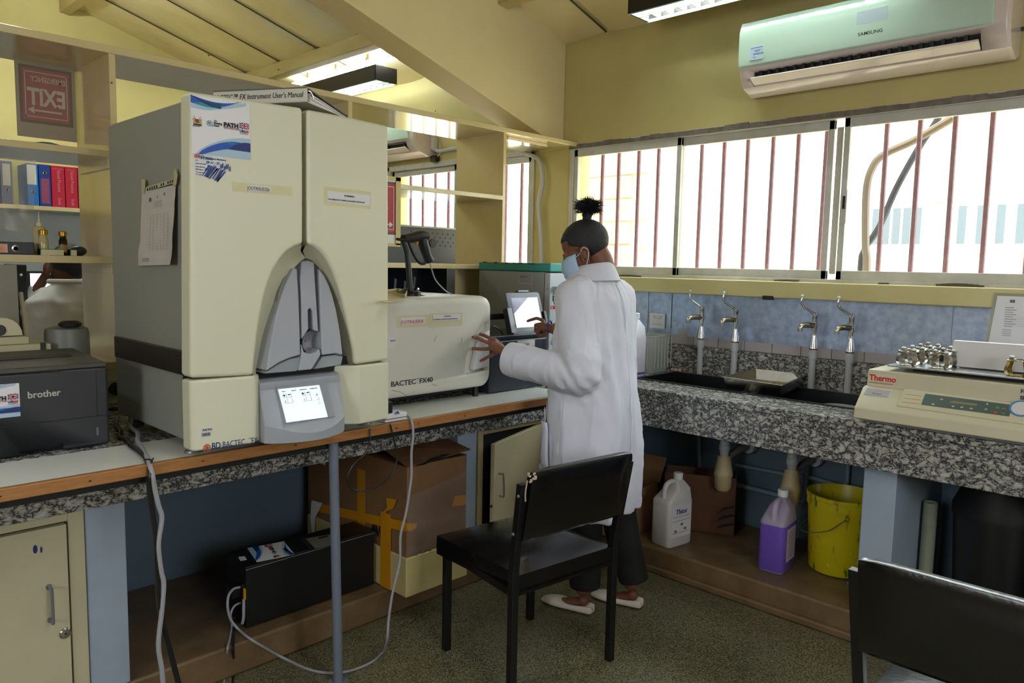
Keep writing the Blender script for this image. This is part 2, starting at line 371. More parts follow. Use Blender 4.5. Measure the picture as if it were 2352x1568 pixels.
# ---------------------------------------------------------------- windows
def window(n, y0, y1, panes, wide=()):
    wd = struct('window_%d' % n)
    f = MB(); z0, z1 = 1.405, 2.23; xa, xb = 3.69, 3.76
    f.box(xa, xb, y0, y1, z1-.035, z1); f.box(xa, xb, y0, y1, z0, z0+.03); f.box(xa, xb, y0, y0+.03, z0, z1); f.box(xa, xb, y1-.03, y1, z0, z1)
    f.build('window_frame', alu_m, wd, bevel=.003)
    for a, b, dx in panes:
        s = MB(); q = .028; xa2, xb2 = 3.70+dx, 3.722+dx; zl, zh = z0+.028, z1-.034
        s.box(xa2, xb2, a, b, zh-.045, zh); s.box(xa2, xb2, a, b, zl, zl+.045); s.box(xa2, xb2, a, a+q, zl, zh); s.box(xa2, xb2, b-q, b, zl, zh)
        so_ = s.build('sash', alu_m, wd, bevel=.003)
        MB().box(xa2+.009, xa2+.013, a+q*.7, b-q*.7, zl+.03, zh-.035).build('pane', glass_m, so_)
        MB().box(xa2+.002, xa2+.02, a+q-.001, a+q+.001, zl+.035, zh-.04).build('gasket', inkgrey_m, so_)
    g = MB()
    for i in range(int((y1-y0)/.02)):
        y = y0+i*.02; h = max(0, noise.noise((y*4, n, 1)))*.022
        if h > .003: g.box(3.672, 3.692, y, y+.021, 1.417, 1.422+h)
    g.build('old_caulk', mat('dirt_caulk', '5a5140', .9) if n == 1 else bpy.data.materials['dirt_caulk'], wd, kind='stuff')
    return wd
w1 = window(1, -.85, 3.10, [(2.302, 3.068, 0), (1.472, 2.33, .022), (.62, 1.418, .0), (-.2, .65, .022), (-.82, -.17, 0)])
w2 = window(2, 3.40, 5.0, [(3.43, 4.2, 0), (4.18, 4.97, .022)])
# latch on the third sash
l = MB(); l.box(3.694, 3.701, 1.385, 1.408, 1.70, 1.86); l.build('latch_plate', alu_m, w1, bevel=.002)
MB().box(3.688, 3.696, 1.392, 1.402, 1.77, 1.83).build('latch_lever', black_m, w1)
MB().box(3.723, 3.73, 1.43, 1.46, 1.46, 2.16).build('mullion', alu_m, w1)
# burglar bars outside
def grille(lab, ylist, cat='bars'):
    g = thing('window_grille', lab, 'bars', (3.87, ylist[0], 1.41))
    for y in ylist:
        MB().cyl((3.87, y, 1.405), (3.87, y+.004*random.uniform(-1, 1), 2.23), .0118, n=8).build('bar', barred_m, g)
    return g
gy = [at(px, 450, 'x', 3.87).y for px in (1337, 1382, 1420, 1465, 1510, 1608, 1660, 1714, 1770, 1828, 1890, 2028, 2103, 2184, 2268)]
y = gy[-1]
while y > -.7: y -= .165; gy.append(y)
grille('dark red vertical burglar bars outside the long window above the sinks', gy)
gy = [at(px, 450, 'x', 3.87).y for px in (1198,)]; gy = [gy[0]+.155*i for i in range(10)]
grille('red burglar bars outside the next room window behind the shelf', gy)

# ---------------------------------------------------------------- exterior
MB().box(3.9, 40, -25, 30, -.6, -.3).build('ground', mat('yard', 'cdbfa6', .9, var=(2, 'b8a88a', .5)), kind='structure')
b = struct('exterior_wall_1')
MB().box(11, 11.4, -12, 8.6, -.4, 4.2).build('facade', ext_m, b)
MB().box(10.95, 11, -12, 3.8, 2.40, 2.56).build('painted_band', mat('ochre_band', 'c9a27c', .8, var=(4, 'dccab0', .5)), b)
MB().box(10.2, 12, -12, 8.8, 4.2, 4.3).build('eaves', mat('eaves', 'd8d4cc', .7), b)
slot_m = mat('slot_shadow', '59636c', .6)
for ya_, yb_, k in ((7.20, 7.75, 4), (5.98, 6.62, 5), (3.1, 3.75, 5), (1.9, 2.75, 4)):
    MB().box(10.93, 11.01, ya_-.1, yb_+.1, 1.75, 2.45).build('shutter', mat('pale_shutter', 'e2e4e4', .6), b)
    for i in range(k):
        yy = ya_+(yb_-ya_)*(i+.5)/k; MB().box(10.91, 10.94, yy-.045, yy+.045, 1.86, 2.34).build('slot', slot_m, b)
bs = struct('exterior_wall_2')
# stone gable close by on the left, coursed blocks each proud of the joints
MB().box(7.0, 9.5, 4.78, 5.6, -.4, 2.75).build('wall_core', mat('lime_joint', 'e2c09c', .9), bs)
for r_ in range(12):
    z = -.3+r_*.255; xx = 6.985; y = 4.75+(.0 if r_ % 2 else .21)
    while y < 5.6:
        MB().box(6.97+.012*random.random(), 7.02, y, min(y+.40, 5.62), z, z+.238).build('brick', stone_m, bs); y += .415
# bent conduit pipes outside the third sash
def tubething(name, lab, cat, pts, r, m, n=8, smooth=6, group=None):
    return MB().tube(pts, r, n, smooth=smooth).build(name, m, None, lab, cat=cat, group=group)
X = 4.15
tubething('conduit', 'pale curved service pipe looping outside the window behind bars', 'pipe', [Vector((X, at(1990, 640, 'x', X).y, z)) for z in (-.3, .6)]+[at(*p, 'x', X) for p in ((1990, 640), (1988, 560), (1990, 440), (2004, 385), (2030, 355), (2100, 322), (2165, 285), (2190, 270))], .02, mat('pale_conduit', '7a6c62', .6))
tubething('lagged_pipe', 'dark lagged pipe slanting across the view outside the window', 'pipe', [Vector((X+.08, at(1975, 640, 'x', X+.08).y, z)) for z in (-.3, .6)]+[at(*p, 'x', X+.08) for p in ((1975, 640), (1985, 575), (2020, 520), (2060, 430), (2110, 340), (2150, 280), (2170, 240))], .017, mat('dark_lagging', '2e2e3a', .7))

# ---------------------------------------------------------------- worktops
def granite_counter():
    t = thing('granite_worktop', 'black and grey speckled granite worktop with sinks under the window', 'worktop', (3.0, 0, .72))
    m_ = MB(); z0, z1 = .872, .9; xa, xb = 2.992, 3.672
    s0, s1 = 3.235, 3.60
    m_.box(xa, s0, -2.6, 3.16, z0, z1); m_.box(s1, xb, -2.6, 3.16, z0, z1)
    for a, b_ in ((-2.6, 1.10), (1.585, 1.645), (2.215, 3.16)): m_.box(s0, s1, a, b_, z0, z1)
    m_.build('slab', granite_m, t, bevel=.003)
    MB().box(3.0, 3.03, -2.6, 2.42, .72, .871).build('apron', granite_m, t, bevel=.002)
    MB().box(3.672, 3.7, -2.6, 3.13, .9, 1.047).build('upstand', granite_m, t, bevel=.002)
    for a, b_ in ((1.10, 1.585), (1.645, 2.215)):
        s = MB(); rim = .014
        ring = lambda x0, x1, y0, y1, z: [(x0, y0, z), (x1, y0, z), (x1, y1, z), (x0, y1, z)]
        s.loft([ring(s0-rim, s1+rim, a-rim, b_+rim, .9), ring(s0-rim, s1+rim, a-rim, b_+rim, .905), ring(s0+.004, s1-.004, a+.004, b_-.004, .905), ring(s0+.02, s1-.02, a+.02, b_-.02, .74)], caps=False)
        s.quad(ring(s0+.02, s1-.02, a+.02, b_-.02, .74)); s.lathe([(.03, .742), (.03, .745), (.02, .743)], ((s0+s1)/2, (a+b_)/2, 0), 16)
        s.build('sink_basin', mat('black_sink', '131419', .3) if a < 1.5 else bpy.data.materials['black_sink'], t)
    return t
granite_counter()
t = thing('granite_bench', 'speckled granite bench top with deep apron along the shelf wall', 'worktop', (1, 2.42, .72))
MB().box(-2.6, 2.99, 2.45, 3.16, .872, .9).build('slab', granite_m, t, bevel=.003)
MB().box(-2.6, 2.99, 2.42, 2.45, .72, .9).build('apron', granite_m, t, bevel=.002)
t = thing('bench_extension', 'white laminate board with timber front edge extending the bench', 'board', (1, 2.14, .87))
MB().box(-2.5, 2.62, 2.155, 2.418, .878, .9).build('board_top', lam_m, t, bevel=.002)
MB().box(-2.5, 2.62, 2.135, 2.155, .868, .902).build('timber_edging', wood_m, t, bevel=.003)
MB().box(-2.5, 2.62, 2.18, 2.215, .84, .878).build('batten', dark_m, t)
for x in (.32, .42, .62, .92, 1.22, 1.62, 1.72, 1.95, 2.1, 2.3): MB().cyl((x, 2.1348, .885+.004*random.uniform(-1, 1)), (x, 2.136, .885), .0035, n=8).build('nail_head', dark_m, t)
t = MB(); t.tube([(1.395, 2.165, 0), (1.378, 2.165, .868)], .0165, 16); t.tube([(1.395, 2.165, 0), (1.395, 2.165, .006)], .035, 16)
t.build('support_pole', mat('grey_blue_pole', '6d7584', .4), None, 'grey blue tubular metal pole holding up the bench board', cat='pole')

# ---------------------------------------------------------------- splashback
t = thing('tin_splashback', 'galvanised sheet metal splashback with dark spots behind the taps', 'splashback', (3.69, 1, 1.1))
for a, b_, q in ((2.475, 3.08, 0), (2.318, 2.470, .001), (.9, 2.313, .0), (-1.2, .898, .0015)):
    s = MB(); n_ = 16; s.loft([[(3.692-q+.0012*noise.noise((i*.7, b_*3, z*9)), a+(b_-a)*i/n_, z) for z in (1.098+.004*noise.noise((i, 1, 1)), 1.17, 1.25, 1.335)] for i in range(n_+1)], caps=False, closed=False)
    s.build('metal_sheet', galv_m, t)
MB().box(3.6, 3.625, 1.685, 1.735, 1.325, 1.345).build('clip', None or black_m, t)
tr = struct('wall_tiling'); tile_m = mat('off_white_tile', 'b9b2b6', .25)
y = 3.08
while y > -1.0:
    MB().box(3.6925, 3.6985, y-.149, y, 1.048, 1.135).build('tile', tile_m, tr, bevel=.0015, seg=1); y -= .152

# columns and cupboards below the benches
MB().box(.693, .808, 2.45, 3.16, .12, .872).build('column_1', blue_m, kind='structure', bevel=.004)
MB().box(3.055, 3.7, .89, 1.012, .12, .872).build('column_2', blue_m, kind='structure', bevel=.004)
MB().box(2.20, 2.315, 2.45, 3.16, .12, .872).build('column_3', blue_m, kind='structure', bevel=.004)
def rod_handle(mb, p0, p1, out, r=.0045):
    p0, p1, out = Vector(p0), Vector(p1), Vector(out)
    mb.tube([p0, p0+out*.75, p0+out+(p1-p0)*.06, p1+out-(p1-p0)*.06, p1+out*.75, p1], r, 8, smooth=4)
    for p in (p0, p1): mb.cyl(p, p+out*.06, r*1.9, n=10)
t = thing('bench_cupboard', 'cream cupboard with round lock and blue ink marks at bottom left', 'cupboard', (.3, 2.45, .12))
s = MB(); s.box(.646, .69, 2.445, 2.47, .12, .722); s.box(-.35, .646, 2.445, 2.47, .69, .722); s.box(-.35, .646, 2.445, 2.47, .12, .15); s.box(-.35, -.31, 2.445, 2.47, .15, .69)
s.build('face_frame', cream_m, t, bevel=.002)
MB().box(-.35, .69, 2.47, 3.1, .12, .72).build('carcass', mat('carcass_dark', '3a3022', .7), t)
d = MB().box(-.3, .640, 2.436, 2.462, .155, .684).build('door', cream_m, t, bevel=.002)
h = MB(); rod_handle(h, at(112, 1347, 'y', 2.436), at(116, 1423, 'y', 2.436), (0, -.03, 0)); h.build('door_handle', mat('grey_handle', '8a8c98', .3, metal=.5), d)
h = MB(); p = at(150, 1453, 'y', 2.436); Ml = Matrix.Rotation(R(90), 3, 'X'); h.lathe([(.0165, 0), (.0165, .003), (.013, .006), (.0, .0065)], p, 24, Ml); h.mi = 1; h.ball(p+Vector((0, -.007, 0)), .003, n=8); h.build('lock', [steel_m, dark_m], d)
h = MB()
for p, w_, h_ in (((81, 1261), .006, .013), ((95, 1262), .003, .01)):
    q = at(*p, 'y', 2.4357); h.prism([(q.x+w_*math.cos(a), q.y, q.z+h_*math.sin(a)) for a in [R(30*k) for k in range(12)]], (0, .0005, 0))
h.build('ink_mark', navy_m, d)
t = thing('corner_cupboard', 'cream cupboard with warped half open door beside the white coat', 'cupboard', (2.5, 2.45, .12))
s = MB(); s.box(2.32, 2.352, 2.445, 2.47, .12, .722); s.box(2.352, 2.99, 2.445, 2.47, .695, .722); s.box(2.96, 2.99, 2.445, 2.47, .12, .695)
s.build('face_frame', mat('frame_cream', 'b7a77c', .5), t, bevel=.002)
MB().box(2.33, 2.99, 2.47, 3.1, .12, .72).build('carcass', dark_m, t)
d = MB(); a_, b_ = Vector((2.375, 2.395, 0)), Vector((2.80, 2.44, 0)); o_ = Vector((-.004, .022, 0))
d.loft([[a_+Vector((0, 0, .17)), b_+Vector((0, 0, .17)), b_+o_+Vector((0, 0, .17)), a_+o_+Vector((0, 0, .17))], [a_+Vector((0, 0, .655)), b_+Vector((0, 0, .70)), b_+o_+Vector((0, 0, .70)), a_+o_+Vector((0, 0, .655))]])
d = d.build('door', mat('door_cream', 'cbbd98', .45), t, bevel=.003)
h = MB(); rod_handle(h, at(1145, 1087, 'y', 2.402), at(1146, 1138, 'y', 2.402), (0.003, -.028, 0)); h.build('door_handle', steel_m, d)
h = MB(); p = at(1128, 1162, 'y', 2.394); h.lathe([(.007, 0), (.007, .002), (.0, .0022)], p, 14, Ml); h.build('key_hole', mat('rust', '4a2415', .8), d)
MB().box(3.36, 3.7, -2.5, .2, .12, .72).build('trim_9', bluedark_m, kind='structure')
def hit(px, py, p0, n):
    d = fw*FPX + r2*(px-1176) - u2*(py-784); p0 = Vector(p0); n = Vector(n); return CAM + d*((p0-CAM).dot(n)/d.dot(n))
def cut(o, *cs):
    """carve the cutters out of o for good and drop them"""
    for c in cs:
        b = o.modifiers.new('cut', 'BOOLEAN'); b.operation = 'DIFFERENCE'; b.object = c; b.solver = 'EXACT'
    bpy.context.view_layer.update(); dg = bpy.context.evaluated_depsgraph_get()
    me = bpy.data.meshes.new_from_object(o.evaluated_get(dg)); old = o.data; o.modifiers.clear(); o.data = me; bpy.data.meshes.remove(old)
    for c in cs: bpy.data.objects.remove(c)
    return o
# ================================================================ SHELF UNIT ON THE LOW WALL
t = thing('shelf_unit', 'tall cream painted open shelf unit dividing the two rooms', 'shelf', (1.5, 3.05, 1.05))
for x0 in (-.05, 1.0, 2.03, 3.055): MB().box(x0, x0+.023, 3.052, 3.45, 1.05, 2.215).build('upright', shelf_m, t, bevel=.002)
MB().box(-2.0, 3.698, 3.045, 3.45, 2.213, 2.24).build('top_board', shelf_m, t, bevel=.003)
MB().box(-2.0, 1.02, 3.045, 3.45, 1.05, 1.078).build('bottom_board', shelf_m, t, bevel=.003)
for x0, x1 in ((-.027, 1.0), (1.023, 2.03), (2.053, 3.055)):
    MB().box(x0, x1, 3.047, 3.45, 1.447, 1.473).build('shelf_board', shelf_m, t, bevel=.002)
for x0, x1 in ((-.027, 1.0), (2.053, 3.055)): MB().box(x0, x1, 3.047, 3.45, 1.838, 1.862).build('shelf_board', shelf_m, t, bevel=.002)
MB().box(3.16, 3.5, 3.12, 3.2, 2.195, 2.213).build('batten', shelf_m, t, bevel=.003)
for p in ((480, 127), (257, 190), (1000, 255), (640, 160)): q = at(*p, 'y', 3.045); MB().ball((q.x, 3.046, q.z), .003, n=8).build('nail_head', dark_m, t)
for z_ in (1.80, 1.41): MB().loft([[(.990, 3.4, z_), (1.0, 3.4, z_), (1.0, 3.4, z_+.04), (.990, 3.4, z_+.04)], [(.990, 3.06, z_), (1.0, 3.06, z_), (1.0, 3.06, z_+.04), (.990, 3.06, z_+.04)]]).build('cleat', shelf_m, t, bevel=.002)
# exit sign hung in the far side of the first bay (seen from its back, print shows through)
def exit_sign(name, lab, org, xd, flip, w_=.205, h_=.29, tint=True):
    t = thing(name, lab, 'sign', org); o = Vector(org); xd = Vector(xd); z = Vector((0, 0, 1))
    n_ = xd.cross(z)*(-1 if flip else 1)  # towards us
    P = lambda u, v, k=0: o+xd*u+z*v+n_*k
    sheet = MB(); sheet.prism([P(0, 0), P(w_, 0), P(w_, h_), P(0, h_)], n_*-.0012); sheet.build('laminated_sheet', mat(name+'_sheet', '968b78' if tint else 'dcdadb', .3, coat=.3), t)
    f = MB(); e = .0008
    def rect(u0, v0, u1, v1, k): f.prism([P(u0, v0, k), P(u1, v0, k), P(u1, v1, k), P(u0, v1, k)], n_*e)
    rect(.012, .055, w_-.012, h_-.02, .0002); f.mi = 1; rect(.022, .066, w_-.022, h_-.031, .0012)
    f.mi = 2
    for q in ((.03, .078, w_-.03, .081), (.03, h_-.045, w_-.03, h_-.042), (.03, .078, .033, h_-.042), (w_-.033, .078, w_-.03, h_-.042)): rect(*q, .0022)
    xr = -xd if flip else xd
    ou = (w_-.036) if flip else .036
    f.text('EMERGENCY', .028, P(ou, h_-.078, .003), xr, z, sx=.80 if flip else .74, bold=.0004)
    f.text('EXIT', .088, P(ou, .125, .003), xr, z, sx=.72, bold=.003)
    rect(.05, .1, w_-.04, .107, .003)
    a = w_-.045 if not flip else .045; s_ = -1 if not flip else 1
    f.prism([P(a-s_*.008, .1035, .0045), P(a+s_*.014, .118, .0045), P(a+s_*.014, .089, .0045)], n_*e)
    f.build('print', [mat(name+'_border', '6e6252' if tint else '5a4650', .5), mat(name+'_red', '96625a' if tint else 'b5303f', .5), mat(name+'_letters', 'b8a89c' if tint else 'e8dde0', .5)], t)
    return t
exit_sign('exit_sign', 'faded reversed emergency exit sheet hanging in the top left bay', (at(40, 310, 'y', 3.40).x, 3.40, 1.925), (1, 0, 0), False)
# its print is seen through the back: mirror it about its own middle
es = [o for o in bpy.data.objects if o.name == 'exit_sign'][0]
for c in kids(es):
    if c.name.startswith('print'):
        cx_ = at(40, 310, 'y', 3.40).x+.1025
        for v in c.data.vertices: v.co.x = 2*cx_-v.co.x
        c.data.flip_normals()
exit_sign('exit_sign', 'red and white emergency exit sheet taped beside the barcode scanner', (2.075, 3.036, 1.555), (1, 0, 0), False, .235, .33, False)
e2 = [o for o in bpy.data.objects if o.name == 'exit_sign.001'][0]
for q in ((2.29, 2.32, 1.56, 1.89), (2.07, 2.32, 1.872, 1.892), (2.07, 2.32, 1.552, 1.568)): MB().box(q[0], q[1], 3.031, 3.033, q[2], q[3]).build('masking_tape', mat('masking', 'd9c68c', .6) if q[0] == 2.29 else bpy.data.materials['masking'], e2)
# plastic film over the left bay
f = MB(); rows = []
for j in range(9):
    t_ = j/8; rows.append([(.62+.13*i/8-.02*t_, 3.036+.008*noise.noise((i*.9, j*.8, 2)), 1.80-(.235+.02*i/8)*t_-(.03 if i == 8 and j == 8 else 0)) for i in range(9)])
for r_ in rows:
    for k in range(14): r_.insert(0, (r_[0][0]-.05, 3.036+.008*noise.noise((k*.9, rows.index(r_)*.8, 7)), r_[0][2]))
f.loft(rows, caps=False, closed=False); f.build('plastic_film', clear_mat('dusty_film', 'e6e2d8', .16, .18), None, 'crumpled clear plastic sheet hanging across the binders', cat='plastic sheet')
# upper shelf: teal cap
f = MB(); q = at(108, 332, 'y', 3.2)
f.loft([[(q.x+.065*math.cos(a)*s_, q.y+.04*math.sin(a)*s_, 1.864+h_) for a in [2*math.pi*k/14 for k in range(14)]] for s_, h_ in ((1, 0), (.95, .008), (.7, .016), (.3, .022), (.02, .023))])
f.build('surgical_cap', mat('teal_cloth', '3f8a86', .8), None, 'crumpled teal surgical cap on the upper left shelf', cat='cap')
# lower shelf things
zs = 1.474
def vial(px, lab, body, liquid, h_, r_):
    q = at(px, 587, 'y', 3.15); q.z = zs; t = thing('glass_vial', lab, 'bottle', q)
    o = MB().lathe([(r_*.9, 0), (r_, .004), (r_, h_*.62), (r_*.7, h_*.74), (r_*.7, h_*.8)], q, 18).build('glass', body, t)
    MB().lathe([(r_*.82, h_*.8), (r_*.95, h_*.81), (r_*.95, h_*.97), (r_*.8, h_)], q, 18).build('gold_cap', mat('gold_cap', 'b58a1e', .3, metal=.7) if px < 120 else bpy.data.materials['gold_cap'], t)
    if liquid: MB().lathe([(r_*1.01, .012), (r_*1.01, h_*.45)], q, 18).build('bottle_label', liquid, t)
q = at(93, 587, 'y', 3.2); q.z = zs; t = thing('squeeze_bottle', 'cloudy squeeze bottle with long nozzle on the left shelf', 'bottle', q)
MB().lathe([(.02, 0), (.022, .004), (.022, .09), (.019, .1), (.013, .104)], q, 18).build('bottle_body', mat('cloudy_pe', 'c9bd96', .4, sss=.1), t)
MB().lathe([(.0125, .1), (.0125, .118), (.005, .12), (.0035, .128), (.002, .158)], q, 14).build('nozzle_cap', mat('cloudy_cap', 'd6cba2', .4), t)
vial(101, 'small clear vial with gold cap before the squeeze bottle', mat('vial_cream', 'bdb07c', .15), None, .092, .016)
vial(146, 'small dark vial with gold cap on the left shelf', mat('vial_dark', '140f0c', .12), mat('amber_label', '9a7a4a', .6), .088, .0145)
def sbox(px, wd, lab):
    q = at(px, 587, 'y', 3.10); o = MB(); o.box(q.x-wd/2, q.x+wd/2, 3.08, 3.11, zs, zs+.022); o.mi = 1; o.box(q.x-wd/2, q.x-wd/2+.003, 3.0795, 3.111, zs, zs+.0222); o.box(q.x-wd/2, q.x+wd/2, 3.0795, 3.111, zs+.0195, zs+.0222)
    o.build('slide_box', [mat('box_cream', 'c9bf94', .5), mat('box_green', '2c6a5c', .5)] if px < 130 else [bpy.data.materials['box_cream'], bpy.data.materials['box_green']], None, lab, cat='box')
sbox(116, .075, 'small cream slide box with green edging before the vials'); sbox(165, .022, 'tiny cream box right of the dark vial')
f = MB(); q = at(180, 587, 'y', 3.2); f.ball((q.x, q.y, zs+.018), .03, .03, .02, 12); f.build('folded_bag', mat('dark_bag', '2a2c34', .5), None, 'crumpled dark plastic bag at the end of the left shelf', cat='bag')
def ring_binder(name, lab, c, size, m_, ringside, ring_at=None, label_rect=None, lm=None, parent=None):
    """binder standing or lying; spine faces -y"""
    x0, y0, z0 = c; sx, sy, sz = size; t = thing(name, lab, 'binder', c)
    b_ = MB().box(x0, x0+sx, y0, y0+sy, z0, z0+sz).build('cover', m_, t, bevel=.003)
    if label_rect:
        a = label_rect; MB().box(x0+a[0], x0+a[1], y0-.001, y0, z0+a[2], z0+a[3]).build('spine_label', lm or label_m, t)
    if ring_at:
        Mx = Matrix.Rotation(R(90), 3, 'X'); MB().lathe([(.011, 0), (.012, .002), (.007, .003), (.0065, 0)], (x0+ring_at[0], y0, z0+ring_at[1]), 16, Mx).build('finger_ring', steel_m, t)
    return t
q = at(0, 587, 'y', 3.15)
ring_binder('lever_binder', 'black lever arch binder lying with white and orange label', (at(-40, 587, 'y', 3.12).x, 3.12, zs), (at(80, 587, 'y', 3.12).x-at(-40, 587, 'y', 3.12).x, .2, .045), black_m, 0, (.098, .021), (.02, .074, .006, .036), mat('orange_label', 'e6cfc4', .6, var=(30, 'd8845c', .9)))

# ---------------------------------------------------------------- next room
t = thing('wall_shelf', 'pale wall shelf carrying binders in the next room', 'shelf', (1.2, 6.3, 1.8)); MB().box(-.6, 2.6, 6.28, 6.6, 1.80, 1.83).build('shelf_board', shelf_m, t, bevel=.002)
for x0 in (0, 2.2): MB().box(x0, x0+.02, 6.35, 6.6, 1.7, 1.8).build('bracket', shelf_m, t)
binder_cols = [(1.17, .075, mat('grey_blue_binder', '5c6088', .5), 'g'), (1.255, .078, bpy.data.materials['grey_blue_binder'], 'g'), (1.34, .07, bpy.data.materials['grey_blue_binder'], 'g'), (1.50, .07, mat('azure_binder', '1c6fc4', .4), 'a'), (1.575, .075, mat('royal_binder', '14388c', .4), 'r'), (1.655, .085, mat('crimson_binder', 'b8143c', .4), 'c'), (1.745, .08, bpy.data.materials['crimson_binder'], 'c'), (1.83, .08, bpy.data.materials['crimson_binder'], 'c')]
labs = ['grey blue binder seen through the plastic sheet, furthest from the red ones', 'grey blue binder seen through the plastic sheet, second from the wall end', 'grey blue binder next to the bright azure binder', 'bright azure binder with white label on the far shelf', 'royal blue binder with red printed spine label', 'crimson book beside the royal blue binder', 'crimson book, second after the royal blue binder', 'crimson book half hidden by the shelf upright']
for (x0, w_, m_, k), lb in zip(binder_cols, labs):
    t = ring_binder('binder' if k != 'c' else 'bound_book', lb, (x0, 6.32, 1.831), (w_, .25, .3), m_, 0, ((w_/2, .24) if k in 'r' else ((w_/2, .1) if k in 'ag' else None)),
        {'g': (.012, w_-.012, .13, .28), 'a': (.0, w_-.012, .15, .29), 'r': (.012, w_-.012, .02, .2), 'c': None}[k], {'g': mat('dull_label', 'b8b0a8', .7), 'a': label_m, 'r': mat('red_label', 'b04050', .6, var=(50, '5a4a80', .8)), 'c': None}[k])
    if k == 'c':
        s = MB(); s.text('Good Practice', .03, (x0+w_*.45, 6.3185, 2.1), (0, 0, -1), (1, 0, 0), sx=.9); s.text('Guide', .03, (x0+w_*.45, 6.3185, 1.9), (0, 0, -1), (1, 0, 0), sx=.7)
        s.box(x0+.01, x0+w_-.01, 6.3182, 6.319, 2.107, 2.109); s.build('spine_print', mat('pink_print', 'e0909c', .6) if x0 < 1.7 else bpy.data.materials['pink_print'], t)
# desk, monitor, seated colleague
t = thing('far_desk', 'desk with pale top under the monitor in the next room', 'desk', (1.3, 5.6, 0))
MB().box(-.2, 2.2, 5.3, 6.0, .87, .9).build('desk_top', lam_m, t, bevel=.003)
for x0 in (-.18, 2.14): MB().box(x0, x0+.04, 5.35, 5.95, 0, .87).build('side_panel', black_m, t)
t = thing('monitor', 'black monitor with bright document beyond the seated colleague', 'monitor', (1.3, 5.6, .9))
q0 = at(62, 622, 'y', 5.55); q1 = at(140, 690, 'y', 5.55)
MB().box(q0.x, q1.x+.12, 5.55, 5.58, q1.z, q0.z).build('bezel', black_m, t, bevel=.004)
MB().box(q0.x+.015, q1.x+.105, 5.546, 5.549, q1.z+.02, q0.z-.015).build('screen', mat('far_screen', 'd8dce8', .4, emit=('e6ecff', .9)), t)
MB().box(q0.x+.2, q0.x+.25, 5.56, 5.6, .9, q1.z+.02).build('stand', black_m, t)
t = thing('cabinet_tower', 'dark server cabinet standing left of the monitor', 'cabinet', (1.2, 5.5, 0)); a = at(42, 700, 'y', 4.95); b_ = at(56, 700, 'y', 4.95)
MB().box(a.x, b_.x+.02, 4.95, 5.25, 0, 1.42).build('tower_body', black_m, t, bevel=.004); MB().ball((a.x+.02, 4.948, at(46, 631, 'y', 4.95).z), .008, n=8).build('status_light', white_m, t)
# ceiling lamps in the next room and ours, some seen, some added for light
tube_m = mat('lamp_tube', 'ffffff', .5, emit=('f2fff6', 26)); refl_m = mat('lamp_reflector', 'e4ece8', .2, metal=.6); housing_m = mat('brown_black_housing', '221a18', .5)
added_tube_m = mat('added_lamp_tube', 'ffffff', .5, emit=('f4fbff', 110))  # strong glow for the two added louvre lamps
def louvre_lamp(lab, x0, x1, y0, y1, z0, h_, tm=None):
    t = thing('louvre_lamp', lab, 'lamp', ((x0+x1)/2, (y0+y1)/2, z0))
    s = MB(); s.box(x0, x0+.006, y0, y1, z0, z0+h_); s.box(x1-.006, x1, y0, y1, z0, z0+h_); s.box(x0, x1, y0, y0+.006, z0, z0+h_); s.box(x0, x1, y1-.006, y1, z0, z0+h_); s.box(x0, x1, y0, y1, z0+h_, z0+h_+.006)
    s.build('housing', housing_m, t, bevel=.002)
    MB().box(x0+.008, x1-.008, y0+.008, y1-.008, z0+h_-.012, z0+h_-.004).build('reflector', refl_m, t)
    s = MB(); s.box(x0+.004, x0+.008, y0, y1, z0-.004, z0+.012); s.box(x1-.008, x1-.004, y0, y1, z0-.004, z0+.012); s.build('louvre_rim', mat('pale_green_rim', 'b8d8cc', .3) if 'rim_m' not in globals() else rim_m, t)
    for k in (.3, .7): xx = x0+(x1-x0)*k; MB().cyl((xx, y0+.03, z0+h_-.04), (xx, y1-.03, z0+h_-.04), .012, n=12).build('tube', tm or tube_m, t)
    k = int((y1-y0)/.075)
    for i in range(k+1):
        yy = y0+.01+(y1-y0-.02)*i/k; MB().box(x0+.008, x1-.008, yy-.0012, yy+.0012, z0, z0+.035).build('louvre_blade', refl_m, t)
    MB().box((x0+x1)/2-.002, (x0+x1)/2+.002, y0+.01, y1-.01, z0, z0+.03).build('louvre_spine', refl_m, t)
    for yy in (y0+.25, y1-.25): MB().cyl(((x0+x1)/2, yy, z0+h_), ((x0+x1)/2, yy, roofz((x0+x1)/2)-.01), .004, n=6).build('hanger', housing_m, t)
    return t
rim_m = mat('pale_green_rim', 'b8d8cc', .3)
louvre_lamp('dark housed louvre ceiling lamp above the air conditioner', 3.235, 3.415, 1.12, 2.36, 2.752, .095)
q = at(912, 194, 'z', 2.752); louvre_lamp('dark housed louvre lamp seen beyond the beam in the next room', q.x-.19, q.x, q.y, q.y+1.25, 2.752, .10)
louvre_lamp('added unseen louvre lamp brightening the middle of the room from above', 1.1, 1.28, -.6, .65, 2.95, .095, added_tube_m)  # added lamp, unseen, throws light down on board and tops
louvre_lamp('added unseen louvre lamp brightening the cupboard end of the room', -.9, -.72, .6, 1.85, 2.95, .095, added_tube_m)  # another added lamp, unseen, for more overhead light
